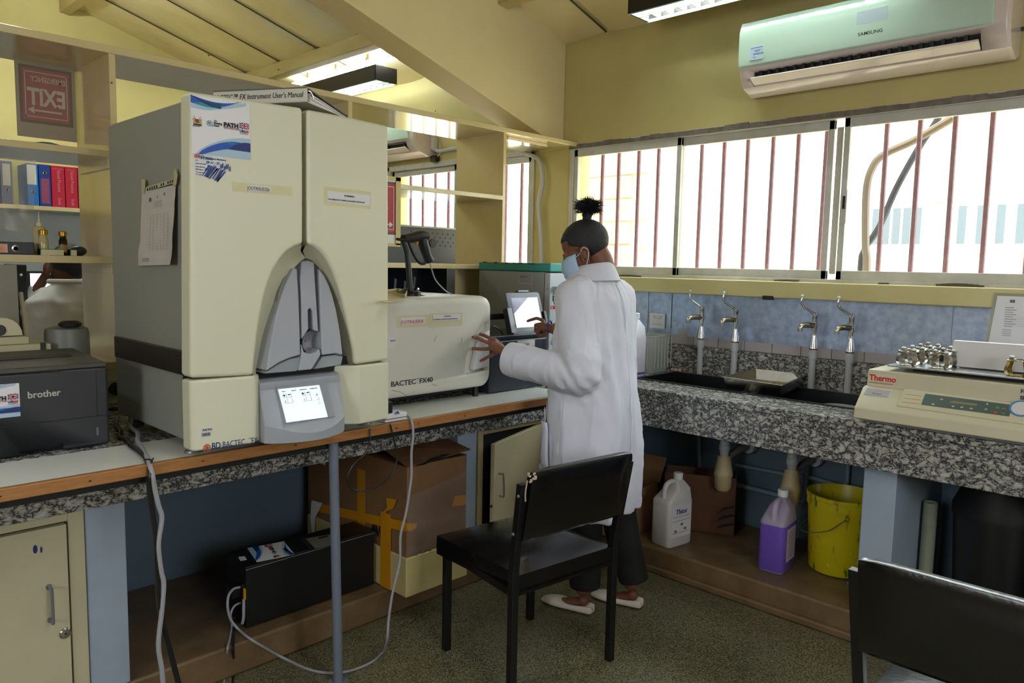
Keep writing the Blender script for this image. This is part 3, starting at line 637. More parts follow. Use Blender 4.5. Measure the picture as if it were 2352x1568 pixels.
def tube_lamp(lab, x, y0, y1, dz=0, tm=None):
    t = thing('tube_lamp', lab, 'lamp', (x, (y0+y1)/2, roofz(x)-.08))
    for dx in (-.035, .035): MB().cyl((x+dx, y0, roofz(x)-.075-dz), (x+dx, y1, roofz(x)-.075-dz), .013, n=10).build('tube', tm or tube_m, t)
    if dz:
        for yy in (y0+.3, y1-.3): MB().cyl((x, yy, roofz(x)-.03-dz), (x, yy, roofz(x)-.01), .004, n=6).build('hanger', housing_m, t)
    for k in (.14, .45, .75): yy = y0+(y1-y0)*k; MB().box(x-.07, x+.06, yy, yy+.03, roofz(x)-.07-dz, roofz(x)-.03-dz).build('clamp', yellow_m, t)
tube_lamp('bare twin tube fitting below the roof in the next room', 3.305, 4.42, 5.75)
tube_lamp('added unseen twin tube fitting brightening the foil roof next door', 1.15, 4.5, 5.9, .4, mat('added_high_tube', 'ffffff', .5, emit=('f6fff4', 60)))  # added tubes, unseen, hung low to light the foil and far wall

# next room: second air conditioner, isolator switch, conduit, dark perforated case
def aircon(lab, y0, y1, z0, z1, text_, full=True):
    """wall split unit on x = 3.7; profile in (depth, height)"""
    t = thing('air_conditioner', lab, 'air conditioner', (3.7, (y0+y1)/2, z0)); H = z1-z0
    pr = [(0, .02), (.06, 0), (.15, .03), (.185, .075), (.2, .12), (.205, H-.06), (.19, H-.015), (.15, H), (0, H)]
    body = [[(3.7-d*s_, y, z0+z_) for d, z_ in pr] for y, s_ in ((y0, .93), (y0+.012, 1), (y1-.012, 1), (y1, .93))]
    o = MB().loft(body).build('casing', pinkw_m, t, bevel=.004)
    c1 = MB().loft([[(3.51+.06, y, z0+.10), (3.44, y, z0+.115), (3.44, y, z0+.055), (3.53, y, z0+.028), (3.6, y, z0+.05)] for y in (y0+.10, y1-.06)]).build('c', black_m)
    cut(o, c1)
    MB().box(3.552, 3.604, y0+.102, y1-.062, z0+.036, z0+.119).build('outlet_back', dark_m, t)
    pan = [(.192, .118), (.208, .12), (.214, .16), (.2135, H-.055), (.197, H-.008), (.18, H-.004), (.18, .118)]
    MB().loft([[(3.7-d, y, z0+z_) for d, z_ in pan] for y in (y0+.055, y1-.002)]).build('front_panel', mint_m, t, bevel=.008, seg=3)
    MB().loft([[(3.7-d, y, z0+z_) for d, z_ in ((.120, .030), (.13, .026), (.198, .062), (.196, .070))] for y in (y0+.105, y1-.065)]).build('air_flap', pinkw_m, t, bevel=.002)
    n_ = 22 if full else 5
    for i in range(n_):
        yy = y0+.15+(y1-y0-.26)*i/(n_-1); MB().loft([[(3.62, yy, z0+.07), (3.54, yy, z0+.06), (3.53, yy, z0+.10), (3.62, yy, z0+.11)], [(3.62, yy+.002, z0+.07), (3.54, yy+.014, z0+.06), (3.53, yy+.014, z0+.10), (3.62, yy+.002, z0+.11)]]).build('vane', black_m, t)
    if full:
        ym = (y0+y1)/2-.055; yd = Vector((0, -1, 0)); xf = 3.7-.2142
        MB().text(text_, .021, (xf, ym+.055, z0+.163), yd, (0, 0, 1), bold=.0002, sx=1.08).build('lettering', ink_m, t)
        P = rrect(.128, .055, .005); MB().prism([(xf+.0008, ym-u, z0+.24+v) for u, v in P], (-.001, 0, 0)).build('display_window', mat('display', 'b9c8d2', .2), t)
        s = MB(); a, b_ = y1-.065, z0+.145; s.box(xf-.0006, xf+.001, a-.07, a, b_, b_+.062); s.mi = 1
        s.text('NOT', .013, (xf-.0008, a-.026, b_+.036), yd, (0, 0, 1)); s.text('WORKING', .011, (xf-.0008, a-.018, b_+.022), yd, (0, 0, 1)); s.text('C/S', .009, (xf-.0008, a-.018, b_+.008), yd, (0, 0, 1)); s.mi = 2
        s.box(xf-.0009, xf, a-.066, a-.004, b_+.054, b_+.057)
        for k in range(6): s.box(xf-.0009, xf, a-.066, a-.004, b_+.006+.008*k, b_+.0066+.008*k)
        s.build('service_sticker', [mat('sticker_blueish', 'b9cfe0', .5), ink_m, blueink_m], t)
        MB().tube([(3.69, y0, z0+.13), (3.69, y0-.3, z0+.125)], .008, 8).build('power_cord', mat('dark_cord', '3a3a3c', .5), t)
    return t
aircon('wide white air conditioner with mint front above the window', .735, 1.875, 2.335, 2.675, 'SAMSUNG')
q = at(975, 340, 'x', 3.6)
aircon('white air conditioner end seen through the shelf in the next room', 4.42, 5.5, 2.26, 2.56, '', False)
t = thing('isolator_switch', 'white wall switch with red rocker and loose wires next door', 'switch', (3.69, 4.3, 2.36))
a = at(975, 312, 'x', 3.69); b_ = at(1003, 343, 'x', 3.69); MB().box(3.66, 3.7, b_.y, a.y, b_.z, a.z).build('switch_box', white_m, t, bevel=.003)
q = at(985, 324, 'x', 3.66); MB().box(3.653, 3.66, q.y-.012, q.y+.012, q.z-.022, q.z+.022).build('rocker', red_m, t)
MB().tube([at(*p, 'x', 3.68) for p in ((981, 340), (984, 355), (998, 366), (1010, 350), (1008, 320))], .004, 6, smooth=5).build('wire', pvc_m, t)
MB().box(3.66, 3.7, at(1005, 366, 'x', 3.68).y, at(993, 366, 'x', 3.68).y, at(1000, 372, 'x', 3.68).z, at(1000, 358, 'x', 3.68).z).build('junction_plug', blackmetal_m, t)
tubething('wall_conduit', 'thin white conduit running right from the isolator switch', 'pipe', [at(*p, 'x', 3.67) for p in ((992, 343), (1010, 347), (1037, 342), (1060, 340))], .012, pvc_m)
tubething('drop_conduit', 'white conduit bending down beside the yellow window pier', 'pipe', [at(*p, 'x', 3.66) for p in ((1185, 345), (1205, 352), (1228, 360), (1241, 375), (1245, 420), (1237, 470), (1242, 540), (1243, 600), (1243, 640))], .013, pvc_m)
t = thing('perforated_case', 'dark perforated metal case behind the barcode scanner', 'equipment case', (2.6, 3.9, .9)); a = at(930, 516, 'y', 3.95); b_ = at(1080, 612, 'y', 3.95)
MB().box(a.x-.3, b_.x, 3.95, 4.35, .9, a.z).build('case_body', mat('case_grey_black', '3a3a3c', .4), t, bevel=.004)
MB().box(a.x-.3, b_.x, 3.944, 3.95, a.z-.012, a.z).build('case_rim', mat('rim_pale', 'a8a890', .5), t)
for j in range(4):
    for i in range(9): q = at(945+i*12+(6 if j % 2 else 0), 531+j*9+i*1.1, 'y', 3.95); MB().cyl(q, q+Vector((0, -.0008, 0)), .007, n=8).build('hole', dark_m, t)
q = at(994, 558, 'y', 3.95); MB().tube([q, q+Vector((0, -.006, 0))], .03, 14).build('port_ring', blackmetal_m, t)
MB().box(2.3, 3.7, 3.75, 4.6, .86, .9).build('far_counter', granite_m, None, 'granite counter in the next room below the perforated case', cat='worktop')
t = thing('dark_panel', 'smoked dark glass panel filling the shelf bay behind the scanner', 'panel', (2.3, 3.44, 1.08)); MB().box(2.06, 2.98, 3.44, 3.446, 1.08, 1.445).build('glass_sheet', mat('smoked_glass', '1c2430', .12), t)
s = MB()
for k in range(3): q = at(905+k*22, 650+6*math.sin(k*2), 'y', 3.438); s.loft([[(q.x, 3.438, q.z-.03-.02*math.sin(k)), (q.x+.012, 3.438, q.z-.04)], [(q.x+.004, 3.438, q.z+.03), (q.x+.02, 3.438, q.z+.02)]], caps=False, closed=False)
s.build('glue_marks', mat('glue', '8c8f96', .6), t, kind='stuff')
# ================================================================ programme sticker (waves, crest, names)
def sticker(P, w_, h_, parent, full=True):
    """P(u, v, k) -> point on the carrier (u across, v up, k off the surface)"""
    s = MB(); E = .0003
    def poly(pts, k):
        base = [P(u, v, k) for u, v in pts]; off = P(0, 0, k+E)-P(0, 0, k); s.prism(base, off)
    poly([(0, 0), (w_, 0), (w_, h_), (0, h_)], 0)
    def wave(fa, fb, u0, u1, k, mi):
        s.mi = mi; n_ = 14; us = [u0+(u1-u0)*i/n_ for i in range(n_+1)]
        poly([(u*w_, fa(u)*h_) for u in us]+[(u*w_, fb(u)*h_) for u in us[::-1]], k)
    top = lambda u: min(1, 1.0-.055*math.sin(math.pi*min(1, max(0, u/.84)))*(1 if u < .84 else 0)) if u < .84 else 1.0
    wave(lambda u: .79-.02*math.sin(math.pi*min(1, u/.5))+.25*max(0, u-.2)**1.6, lambda u: min(1, .88+.14*u*u), 0, .94, .0006, 1)     # pale under
    wave(lambda u: min(.999, .87-.05*math.sin(math.pi*u/.8)+.145*(max(0, u-.2)/.66)**1.7), lambda u: 1-.07*math.sin(math.pi*u/.86), 0, .86, .0010, 2)
    wave(lambda u: .99-.16*math.sin(math.pi*u/.95), lambda u: .998-.08*math.sin(math.pi*u/.8), .03, .5, .0014, 3)
    wave(lambda u: .862-.035*math.sin(math.pi*(u-.05)/.5), lambda u: .872+.03*math.sin(math.pi*(u-.05)/.5), .05, .52, .0014, 4)
    wave(lambda u: 0, lambda u: .37*math.sin(math.pi/2*min(1, (u-.07)/.9))**.7 if u > .07 else 0, .071, 1, .0006, 1)
    wave(lambda u: 0 if u < .17 else .16*math.sin(math.pi*min(1, (u-.17)/1.25))-.03*max(0, u-.6), lambda u: .285*math.sin(math.pi*min(.5, (u-.1)/1.35))**.75-.06*max(0, u-.75) if u > .1 else 0, .1, 1, .0010, 2)
    wave(lambda u: .13+.03*(1-u), lambda u: .19*math.sin(math.pi*(u-.6)/.8)+.14-.17*max(0, u-.75), .62, 1, .0014, 3)
    wave(lambda u: .215+.03*(1-abs(2*u-1.6)), lambda u: .262-.07*abs(u-.78), .6, 1, .0012, 4)
    if full:
        v0 = .545*h_; K = .0016; z0 = P(0, 0, 0)
        xd = (P(w_, 0, 0)-z0).normalized(); yd = (P(0, h_, 0)-z0).normalized()
        # crest: shield, supporters, spears, compartment
        c_ = .1*w_
        s.mi = 6; poly([(c_-.014*w_/.128*.128, v0-.02*w_), (c_+.014*.128/.128*w_*.128, v0-.02*w_), (c_+.03*w_, v0+.045*w_), (c_-.03*w_, v0+.045*w_)], K)
        s.mi = 7; poly([(c_-.03*w_, v0+.005*w_), (c_+.03*w_, v0+.005*w_), (c_+.03*w_, v0+.026*w_), (c_-.03*w_, v0+.026*w_)], K+.0004)
        s.mi = 9; poly([(c_-.028*w_, v0-.012*w_), (c_+.028*w_, v0-.012*w_), (c_+.03*w_, v0+.004*w_), (c_-.03*w_, v0+.004*w_)], K+.0004)
        for sg in (-1, 1):
            s.mi = 8; poly([(c_+sg*.036*w_, v0-.03*w_), (c_+sg*.07*w_, v0-.03*w_), (c_+sg*.062*w_, v0+.01*w_), (c_+sg*.075*w_, v0+.05*w_), (c_+sg*.06*w_, v0+.066*w_), (c_+sg*.045*w_, v0+.05*w_), (c_+sg*.034*w_, v0+.01*w_)], K)
            s.mi = 5; poly([(c_+sg*.01*w_, v0+.02*w_), (c_+sg*.016*w_, v0+.02*w_), (c_+sg*.06*w_, v0+.1*w_), (c_+sg*.055*w_, v0+.1*w_)], K)
        s.mi = 5; poly([(c_-.075*w_, v0-.055*w_), (c_+.075*w_, v0-.055*w_), (c_+.055*w_, v0-.028*w_), (c_-.055*w_, v0-.028*w_)], K)
        s.text('REPUBLIC OF KENYA', .0165*w_, P(c_-.075*w_, v0-.074*w_, K), xd, yd, sx=.75)
        # magnifier roundel
        s.mi = 4; u0 = .3*w_
        for k_ in range(20):
            a, b_ = 2*math.pi*k_/20, 2*math.pi*(k_+1)/20; r1, r0 = .048*w_, .042*w_
            poly([(u0+r0*math.cos(a), v0+.01*w_+r0*math.sin(a)), (u0+r1*math.cos(a), v0+.01*w_+r1*math.sin(a)), (u0+r1*math.cos(b_), v0+.01*w_+r1*math.sin(b_)), (u0+r0*math.cos(b_), v0+.01*w_+r0*math.sin(b_))], K)
        for a, b_, r_ in ((-.018, .012, .013), (.014, .02, .014), (.002, -.01, .013), (-.01, .032, .009)): poly([(u0+a*w_+r_*w_*math.cos(R(40*q)), v0+b_*w_+r_*w_*math.sin(R(40*q))) for q in range(9)], K)
        s.mi = 5; poly([(u0+.034*w_, v0-.018*w_), (u0+.056*w_, v0-.04*w_), (u0+.062*w_, v0-.034*w_), (u0+.04*w_, v0-.012*w_)], K)
        s.text('The', .035*w_, P(.375*w_, v0+.05*w_, K), xd, yd); s.text('Fleming', .052*w_, P(.372*w_, v0+.008*w_, K), xd, yd, sx=.85, bold=.0002); s.text('Fund', .052*w_, P(.372*w_, v0-.032*w_, K), xd, yd, sx=.85, bold=.0002)
        s.text('PATH', .1*w_, P(.54*w_, v0-.012*w_, K), xd, yd, sx=1.0, bold=.0008*w_/.128)
        s.mi = 7; s.text('0011100\u00b71000', .034*w_, P(.54*w_, v0-.045*w_, K), xd, yd, sx=1.35)
        # union flag
        fx, fy, fw_, fh_ = .815*w_, v0-.01*w_, .16*w_, .1*w_
        s.mi = 3; poly([(fx, fy), (fx+fw_, fy), (fx+fw_, fy+fh_), (fx, fy+fh_)], K)
        s.mi = 0
        for a, b_ in (((0, 0), (1, 1)), ((0, 1), (1, 0))):
            dx = .09*fw_; poly([(fx+a[0]*fw_-0, fy+a[1]*fh_), (fx+a[0]*fw_+dx, fy+a[1]*fh_), (fx+b_[0]*fw_, fy+b_[1]*fh_), (fx+b_[0]*fw_-dx, fy+b_[1]*fh_)], K+.0004)
        poly([(fx+.38*fw_, fy), (fx+.62*fw_, fy), (fx+.62*fw_, fy+fh_), (fx+.38*fw_, fy+fh_)], K+.0008); poly([(fx, fy+.33*fh_), (fx+fw_, fy+.33*fh_), (fx+fw_, fy+.67*fh_), (fx, fy+.67*fh_)], K+.0008)
        s.mi = 7; poly([(fx+.43*fw_, fy), (fx+.57*fw_, fy), (fx+.57*fw_, fy+fh_), (fx+.43*fw_, fy+fh_)], K+.0012); poly([(fx, fy+.4*fh_), (fx+fw_, fy+.4*fh_), (fx+fw_, fy+.6*fh_), (fx, fy+.6*fh_)], K+.0012)
        s.mi = 3; s.text('UK', .062*w_, P(fx, fy-.062*w_, K), xd, yd, bold=.0003); s.mi = 7; s.text('aid', .066*w_, P(fx+.078*w_, fy-.062*w_, K), xd, yd, bold=.0003); s.mi = 5; s.text('from the British people', .017*w_, P(fx, fy-.085*w_, K), xd, yd, sx=.9)
    return s.build('sticker', [paper_m, ltblue_m, blueink_m, navy_m, teal_m, ink_m, ink_m, red_m, gold_m, green_m], parent, 'white programme sticker with blue waves')

# ================================================================ FLOOR-STANDING STYLE ANALYSER ON THE BENCH
YF = 2.095
fx = thing('blood_culture_cabinet', 'tall cream and grey two door analyser cabinet with touchscreen', 'lab analyser', (1.22, 2.4, .9))
A = lambda px, py, y=YF: at(px, py, 'y', y)
XL, XR = A(436, 600).x, A(894, 600).x
ZS = A(438, 868).z; ZT = A(565, 228).z; ZB = A(440, 1038).z
def yb(x): u = (x-(XL+XR)/2)/((XR-XL)/2); return YF-.03*(1-abs(u))    # front comes to a slight ridge between the doors
B = lambda px, py: (lambda p: Vector((p.x, yb(p.x), p.z)))(hit(px, py, (0, yb(A(px, py).x), 0), (0, 1, 0)))
MB().loft([[(XL+.018, y, z) for y, z in ((2.16, ZB+.01), (2.765, ZB+.01), (2.765, ZT-.02), (2.16, ZT-.02))], [(XR-.018, y, z) for y, z in ((2.16, ZB+.01), (2.765, ZB+.01), (2.765, ZT-.02), (2.16, ZT-.02))]]).build('chassis', greyside_m, fx, bevel=.006)
def panel(name, pts, m_, depth=.07, bev=.012, parent=None, lab=None):
    P = [B(*p) if len(p) == 2 else Vector(p) for p in pts]
    s = MB(); s.loft([[Vector((p.x, p.y, p.z)) for p in P], [Vector((p.x, YF+depth, p.z)) for p in P]])
    return s.build(name, m_, parent or fx, lab, bevel=bev, seg=3, sharp=30)
archL = [(697, 561), (680, 566), (662, 577), (645, 596), (630, 622), (618, 652), (608, 688), (600, 728), (593, 772), (588, 820), (585, 862)]
archR = [(707, 561), (722, 566), (738, 578), (752, 597), (766, 623), (778, 655), (788, 690), (797, 730), (805, 770), (811, 806), (815, 838)]
panel('door', [(437, 209), (560, 227), (696, 247), (697, 400)]+archL+[(510, 866), (438, 869)], ivory_m)
panel('door', [(706, 250), (800, 268), (893, 288), (894, 600), (894, 827)]+archR[::-1]+[(706, 400)], ivory_m)
# scooped recess behind the arch
inL = [(702, 592), (692, 598), (678, 612), (668, 628), (658, 650), (650, 676), (643, 706), (636, 742), (628, 782), (621, 822), (612, 860)]
inR = [(702, 592), (716, 598), (730, 612), (742, 630), (753, 655), (762, 682), (770, 712), (778, 745), (786, 778), (790, 806), (794, 838)]
s = MB()
for o_, i_, m_ in ((archL, inL, 0), (archR, inR, 0)):
    a = [B(*p)+Vector((0, .012, 0)) for p in o_]; c = [A(*p, YF+.045) for p in i_]; b_ = [(p+q)/2+Vector((0, .018, 0)) for p, q in zip(a, c)]
    s.loft([a, b_, c], caps=False, closed=False)
s.build('arch_recess', mat('recess_cream', 'cdcab0', .4), fx, sharp=80)
P = [A(*p, YF+.046) for p in inL+inR[::-1]]; MB().prism(P, (0, .01, 0)).build('recess_back', mat('recess_dark', '4a4a48', .6), fx)
# grey pod: two petals and the centre strip, leaning forward towards the bottom
zt_, zb_ = A(700, 600).z, A(700, 850).z
def yp(z, top=.035, bot=-.045): k = (zt_-z)/(zt_-zb_); return YF+top+(bot-top)*max(0, min(1, k))**.9
def podpoly(name, pts, m_, extra=0, under=(), bev=.005, back=.05, lab=None):
    F = []
    for p in pts:
        q = A(*p); 
        for _ in range(4): q = A(*p, yp(q.z)+extra)
        F.append(q)
    s = MB(); s.loft([F, [Vector((q.x, YF+back, q.z)) for q in F]]); return s.build(name, m_, fx, lab, bevel=bev, seg=2, sharp=30)
podpoly('pod_petal', [(683, 616), (687, 680), (689, 740), (691, 815), (664, 823), (640, 834), (622, 846), (612, 852), (618, 812), (625, 772), (634, 728), (644, 690), (655, 655), (668, 626), (672, 616)], pod_m)
podpoly('pod_petal', [(733, 616), (745, 632), (756, 654), (765, 680), (773, 712), (780, 750), (785, 785), (788, 816), (770, 812), (740, 816), (738, 760), (736, 700)], pod_m)
podpoly('pod_lip', [(691, 818), (683, 852), (608, 858), (613, 853), (640, 835), (664, 824)], mat('pod_lip_grey', '8f989e', .4), extra=.012, bev=.003)
podpoly('pod_lip', [(740, 818), (770, 814), (788, 818), (784, 838), (722, 848)], bpy.data.materials['pod_lip_grey'], extra=.012, bev=.003)
podpoly('pod_strip', [(693, 600), (708, 598), (722, 602), (724, 640), (728, 700), (732, 762), (720, 758), (718, 715), (713, 707), (708, 712), (709, 756), (700, 770), (693, 780), (692, 700), (690, 640)], pod_m, extra=.004, bev=.004)
podpoly('pod_strip', [(693, 790), (698, 808), (712, 813), (726, 808), (733, 800), (737, 812), (735, 818), (716, 848), (686, 851), (692, 820)], pod_m, extra=.0, bev=.003)
c_ = A(713, 785, YF+.01); s = MB(); s.loft([[c_+Vector((r_*math.cos(R(20*k)), d_, r_*1.15*math.sin(R(20*k)))) for k in range(18)] for r_, d_ in ((.032, -.005), (.028, .012), (.017, .026), (.002, .03))], caps=False)
s.build('finger_cup', mat('cup_grey', '9a98a0', .45), fx)
podpoly('side_vent', [(652, 640), (662, 628), (650, 672), (640, 700), (636, 704), (640, 672)], mat('vent_grey', '8e8c84', .5), extra=.015, bev=.002)
# lower blocks
def block(px0, px1, pyt0, pyt1, name, chL, chR, pxs=None):
    a, b_ = A(px0, pyt0), A(px1, pyt1); 
    pl = [(a.x, YF+.05), (a.x+chL*.3, yb(a.x)+chL), (a.x+chL, yb(a.x)), (b_.x-chR, yb(b_.x)), (b_.x-chR*.0, yb(b_.x)+chR*1.3), (b_.x, YF+.07)]
    return [(x, y) for x, y in pl]
def plan_prism(name, plan, z0, z1, m_, bev=.008):
    return MB().loft([[(x, y, z0) for x, y in plan], [(x, y, z1) for x, y in plan]]).build(name, m_, fx, bevel=bev, seg=3, sharp=30)
zs1 = A(520, 874).z
x0, x1, x2 = A(438, 950).x, A(580, 950).x, A(601, 950).x
plan_prism('lower_cover', [(x0, YF+.06), (x0, YF+.004), (x0+.012, yb(x0+.012)-.003), (x1, yb(x1)-.003), (x2, YF+.012), (x2, YF+.06)], ZB, ZS-.008, ivory_m)
x0, x1, x2 = A(778, 900).x, A(821, 900).x, A(895, 900).x
plan_prism('lower_cover', [(x0, YF+.07), (x0, YF+.03), (x1, yb(x1)-.003), (x2-.008, yb(x2-.008)-.003), (x2, YF+.008), (x2, YF+.07)], ZB+.004, ZS-.008, ivory_m)
MB().box(XL+.01, XR-.01, YF+.03, YF+.09, ZB+.03, ZS+.02).build('inner_frame', dark_m, fx)
# touchscreen module
xa, xb = A(603, 950, YF-.02).x, A(788, 940, YF-.02).x; zt2 = A(690, 862, YF).z; N_ = 14; rings = []
p_top = Vector((0, YF-.004, zt2-.03))
def ridge(u): return YF-.035-.06*math.sin(math.pi*u)**.8, A(700, 965, YF-.04).z-.028*math.sin(math.pi*u)
zbot = A(700, 1010, YF-.06).z
for i in range(N_+1):
    u = i/N_; x = xa+(xb-xa)*u; yr_, zr_ = ridge(u); k = 0 if 0 < i < N_ else .004
    rings.append([(x, YF+.05, zt2), (x, YF+.012, zt2-.002), (x, YF-.004, zt2-.012), (x, YF-.004, zt2-.03), (x, YF-.003, zt2-.034), (x, yr_+k, zr_), (x, yr_+k+.004, zbot), (x, YF+.05, zbot)])
scr = MB().loft(rings).build('screen_module', pod_m, fx, bevel=.003, sharp=25)
p0 = Vector((0, YF-.004, zt2-.036)); p1 = Vector((0, ridge(.5)[0], ridge(.5)[1])); dn = (p1-p0); nrm = Vector((1, 0, 0)).cross(dn).normalized()
if nrm.y > 0: nrm = -nrm
p0c = p0+nrm*.0035
lc = [hit(px, py, p0c, nrm) for px, py in ((637, 894), (733, 884), (753, 958), (657, 971))]
bz = [hit(px, py, p0c, nrm) for px, py in ((632, 888), (746, 877), (768, 957), (655, 975))]
s = MB(); s.loft([[p+nrm*.001 for p in bz], [p+nrm*.005 for p in bz], [p+nrm*.003 for p in lc], [p-nrm*.001 for p in lc]], caps=False); s.build('screen_bezel', mat('bezel_grey', '9698a0', .4), scr)
s = MB(); s.prism([p+nrm*.0005 for p in lc], -nrm*.001); s.mi = 1
xd = (lc[1]-lc[0]); yd = (lc[0]-lc[3]); wl_, hl_ = xd.length, yd.length; xd = xd/wl_; yd = yd/hl_
S = lambda u, v: lc[3]+xd*u*wl_+yd*v*hl_+nrm*.0012
for tx, u in (('Status', .08), ('Reports', .31), ('Maintenance', .5), ('Configuration', .74)): s.text(tx, .0058, S(u, .9), xd, yd, sx=.85)
s.mi = 2
for u0, u1, v0, v1 in ((.06, .165, .72, .85), (.175, .28, .72, .85), (.06, .165, .55, .7), (.175, .28, .55, .7), (.5, .605, .72, .85), (.615, .72, .72, .85), (.5, .605, .55, .7), (.615, .72, .55, .7), (.83, .9, .68, .77), (.83, .9, .55, .64), (.83, .9, .42, .51)):
    for a, b_, c, d in ((u0, u1, v0, v0+.008), (u1-.008, u1, v0, v1)): s.prism([S(a, c), S(b_, c), S(b_, d), S(a, d)], nrm*.0003)
s.mi = 1
for u, v in ((.11, .79), (.55, .79)):
    s.prism([S(u-.03, v-.012), S(u+.03, v-.012), S(u+.03, v+.012), S(u-.03, v+.012)], nrm*.0004); s.prism([S(u-.012, v-.035), S(u+.012, v-.035), S(u+.012, v+.035), S(u-.012, v+.035)], nrm*.0004)
for u in (.23, .67): s.prism([S(u-.03, .79), S(u+.03, .79), S(u+.03, .82), S(u-.03, .82)], nrm*.0004)
s.text('!', .009, S(.1, .58), xd, yd, bold=.0004); s.mi = 4; s.text('?', .009, S(.54, .58), xd, yd, bold=.0004); s.mi = 3
s.prism([S(.845, .69), S(.885, .69), S(.865, .75)], nrm*.0004)
s.build('touchscreen', [mat('screen_glow', 'e8f2f6', .3, emit=('eefaff', .42)), mat('screen_ink', '2c3a50', .5), mat('screen_line', '8c98a4', .5), mat('screen_yellow', 'e6c81c', .5), mat('screen_orange', 'd8862c', .5)], scr)
# dark strap rail on the side, feet, small parts
xs = XL+.017
MB().loft([[(xs-.012, y, z) for y, z in ((2.735, 1.135), (2.18, 1.135), (2.18, 1.205), (2.735, 1.205))], [(xs+.004, y, z) for y, z in ((2.735, 1.135), (2.18, 1.135), (2.18, 1.205), (2.735, 1.205))]]).build('side_rail', mat('rail_brown_black', '28221e', .4), fx, bevel=.003)
for y_ in (2.21, 2.7):
    for z_ in (1.15, 1.19): MB().ball((xs-.012, y_, z_), .004, n=8).build('rail_screw', blackmetal_m, fx)
for q in ((XL+.035, 2.19), (XR-.035, 2.19), (XL+.06, 2.7), (XR-.06, 2.7)):
    MB().lathe([(.022, 0), (.024, .003), (.021, .008), (.008, .011), (.012, .014), (.012, .02), (.0065, .021), (.0065, ZB+.012-.9)], (q[0], q[1], .901), 20).build('levelling_foot', mat('zinc_foot', 'a2a8a8', .35, metal=.7) if q[1] < 2.2 and q[0] < 1.2 else bpy.data.materials['zinc_foot'], fx)
FP = lambda px, py, k=0: B(px, py)+Vector((0, -k-.0004, 0))
# sticker on left door
o_ = B(440, 352); ex = (B(576, 353)-o_); ey = (B(438, 224)-o_)
sticker(lambda u, v, k: (lambda x, z: Vector((x, yb(x)-.0006-k, z)))(o_.x+u*ex.x/ex.length*1.0, o_.z+v), abs(ex.x), ey.z+.008, fx)
def flat_label(parent, px0, py0, px1, py1, F, texts=(), m_=None, name='sticker', k=.0006, ink=None, lab=None, extra=None):
    """paper label seen between two photo corners of the front"""
    a, b_ = F(px0, py1), F(px1, py1); h_ = F(px0, py0).z-a.z; e_ = b_-a; e_.z = 0; w_ = e_.length; e_ = e_/w_; n_ = e_.cross(U_)
    s = MB(); Pq = lambda u, v, kk: a+e_*(u*w_)+U_*(v*h_)+n_*kk
    s.prism([Pq(0, 0, -.001), Pq(1, 0, -.001), Pq(1, 1, -.001), Pq(0, 1, -.001)], n_*(.001+k)); s.mi = 1
    for tx, sz, u, v, sx, bo in texts: s.text(tx, sz, Pq(u, v, k+.0004), e_, U_, sx=sx, bold=bo, ext=.0002)
    if extra: extra(s, Pq, w_, h_, k, n_)
    return s.build(name, [m_ or label_m, ink or ink_m], parent, lab)
U_ = Vector((0, 0, 1))
flat_label(fx, 534, 417, 671, 439, B, (), clearlabel_m, 'clear_tape'); flat_label(fx, 567, 425, 622, 437, B, (('JOOTRHL/E/256', .0145, .02, .15, .66, 0),), k=.0014)
flat_label(fx, 743, 428, 851, 470, B, (), clearlabel_m, 'clear_tape'); flat_label(fx, 751, 438, 849, 463, B, (('WARNING!', .008, .38, .62, 1, .0002), ('TO BE OPERATED BY TRAINED & AUTHORIZED PERSONS ONLY', .0062, .01, .18, .83, .0001)), k=.0014)
s_ = flat_label(fx, 446, 352, 519, 402, B, (('BD', .0135, .14, .80, .95, 0), ('Preventative Maintenance', .006, .4, .8, .85, .0002), ('S/N', .005, .04, .66, 1, 0), ('Date Serviced', .0055, .04, .52, .9, .0001), ('Next Service', .0055, .04, .38, .9, .0001), ('FSE Name', .0055, .04, .25, .9, .0001), ('TS Telephone', .005, .04, .12, .9, 0), ('TS Email', .005, .04, .02, .9, 0)))
s = MB(); a = B(446, 402); e_ = B(519, 402)-a; e_.z = 0; e_.normalize(); n_ = e_.cross(U_); W_ = lambda u, z, k=.0016: a+e_*u+U_*z+n_*k
for tx, u, v, sz in (('FT9596', .018, .045, .0105), ('29 11 - 21', .032, .035, .009), ('11 - 22', .034, .025, .009), ('Alfred', .028, .016, .009)): s.text(tx, sz, W_(u, v, .0018), e_, U_, bold=.0003, shear=.1)
for k in range(9):
    u, z_ = .039+.0054*k, .031-.0015*k+.0015*math.sin(k*3)
    s.prism([W_(u, z_), W_(u+.005, z_), W_(u-.016-.008*math.sin(k*5), z_-.03), W_(u-.019, z_-.031)], n_*.0003)
for k in range(6): u = .07+.005*k; z_ = .024+.004*math.sin(k*2.2); s.prism([W_(u, z_, .0018), W_(u+.004, z_-.001, .0018), W_(u+.005, z_+.012, .0018), W_(u+.002, z_+.013, .0018)], n_*.0003)
s.build('smudged_ink', mat('pen_blue', '22407e', .5), fx)
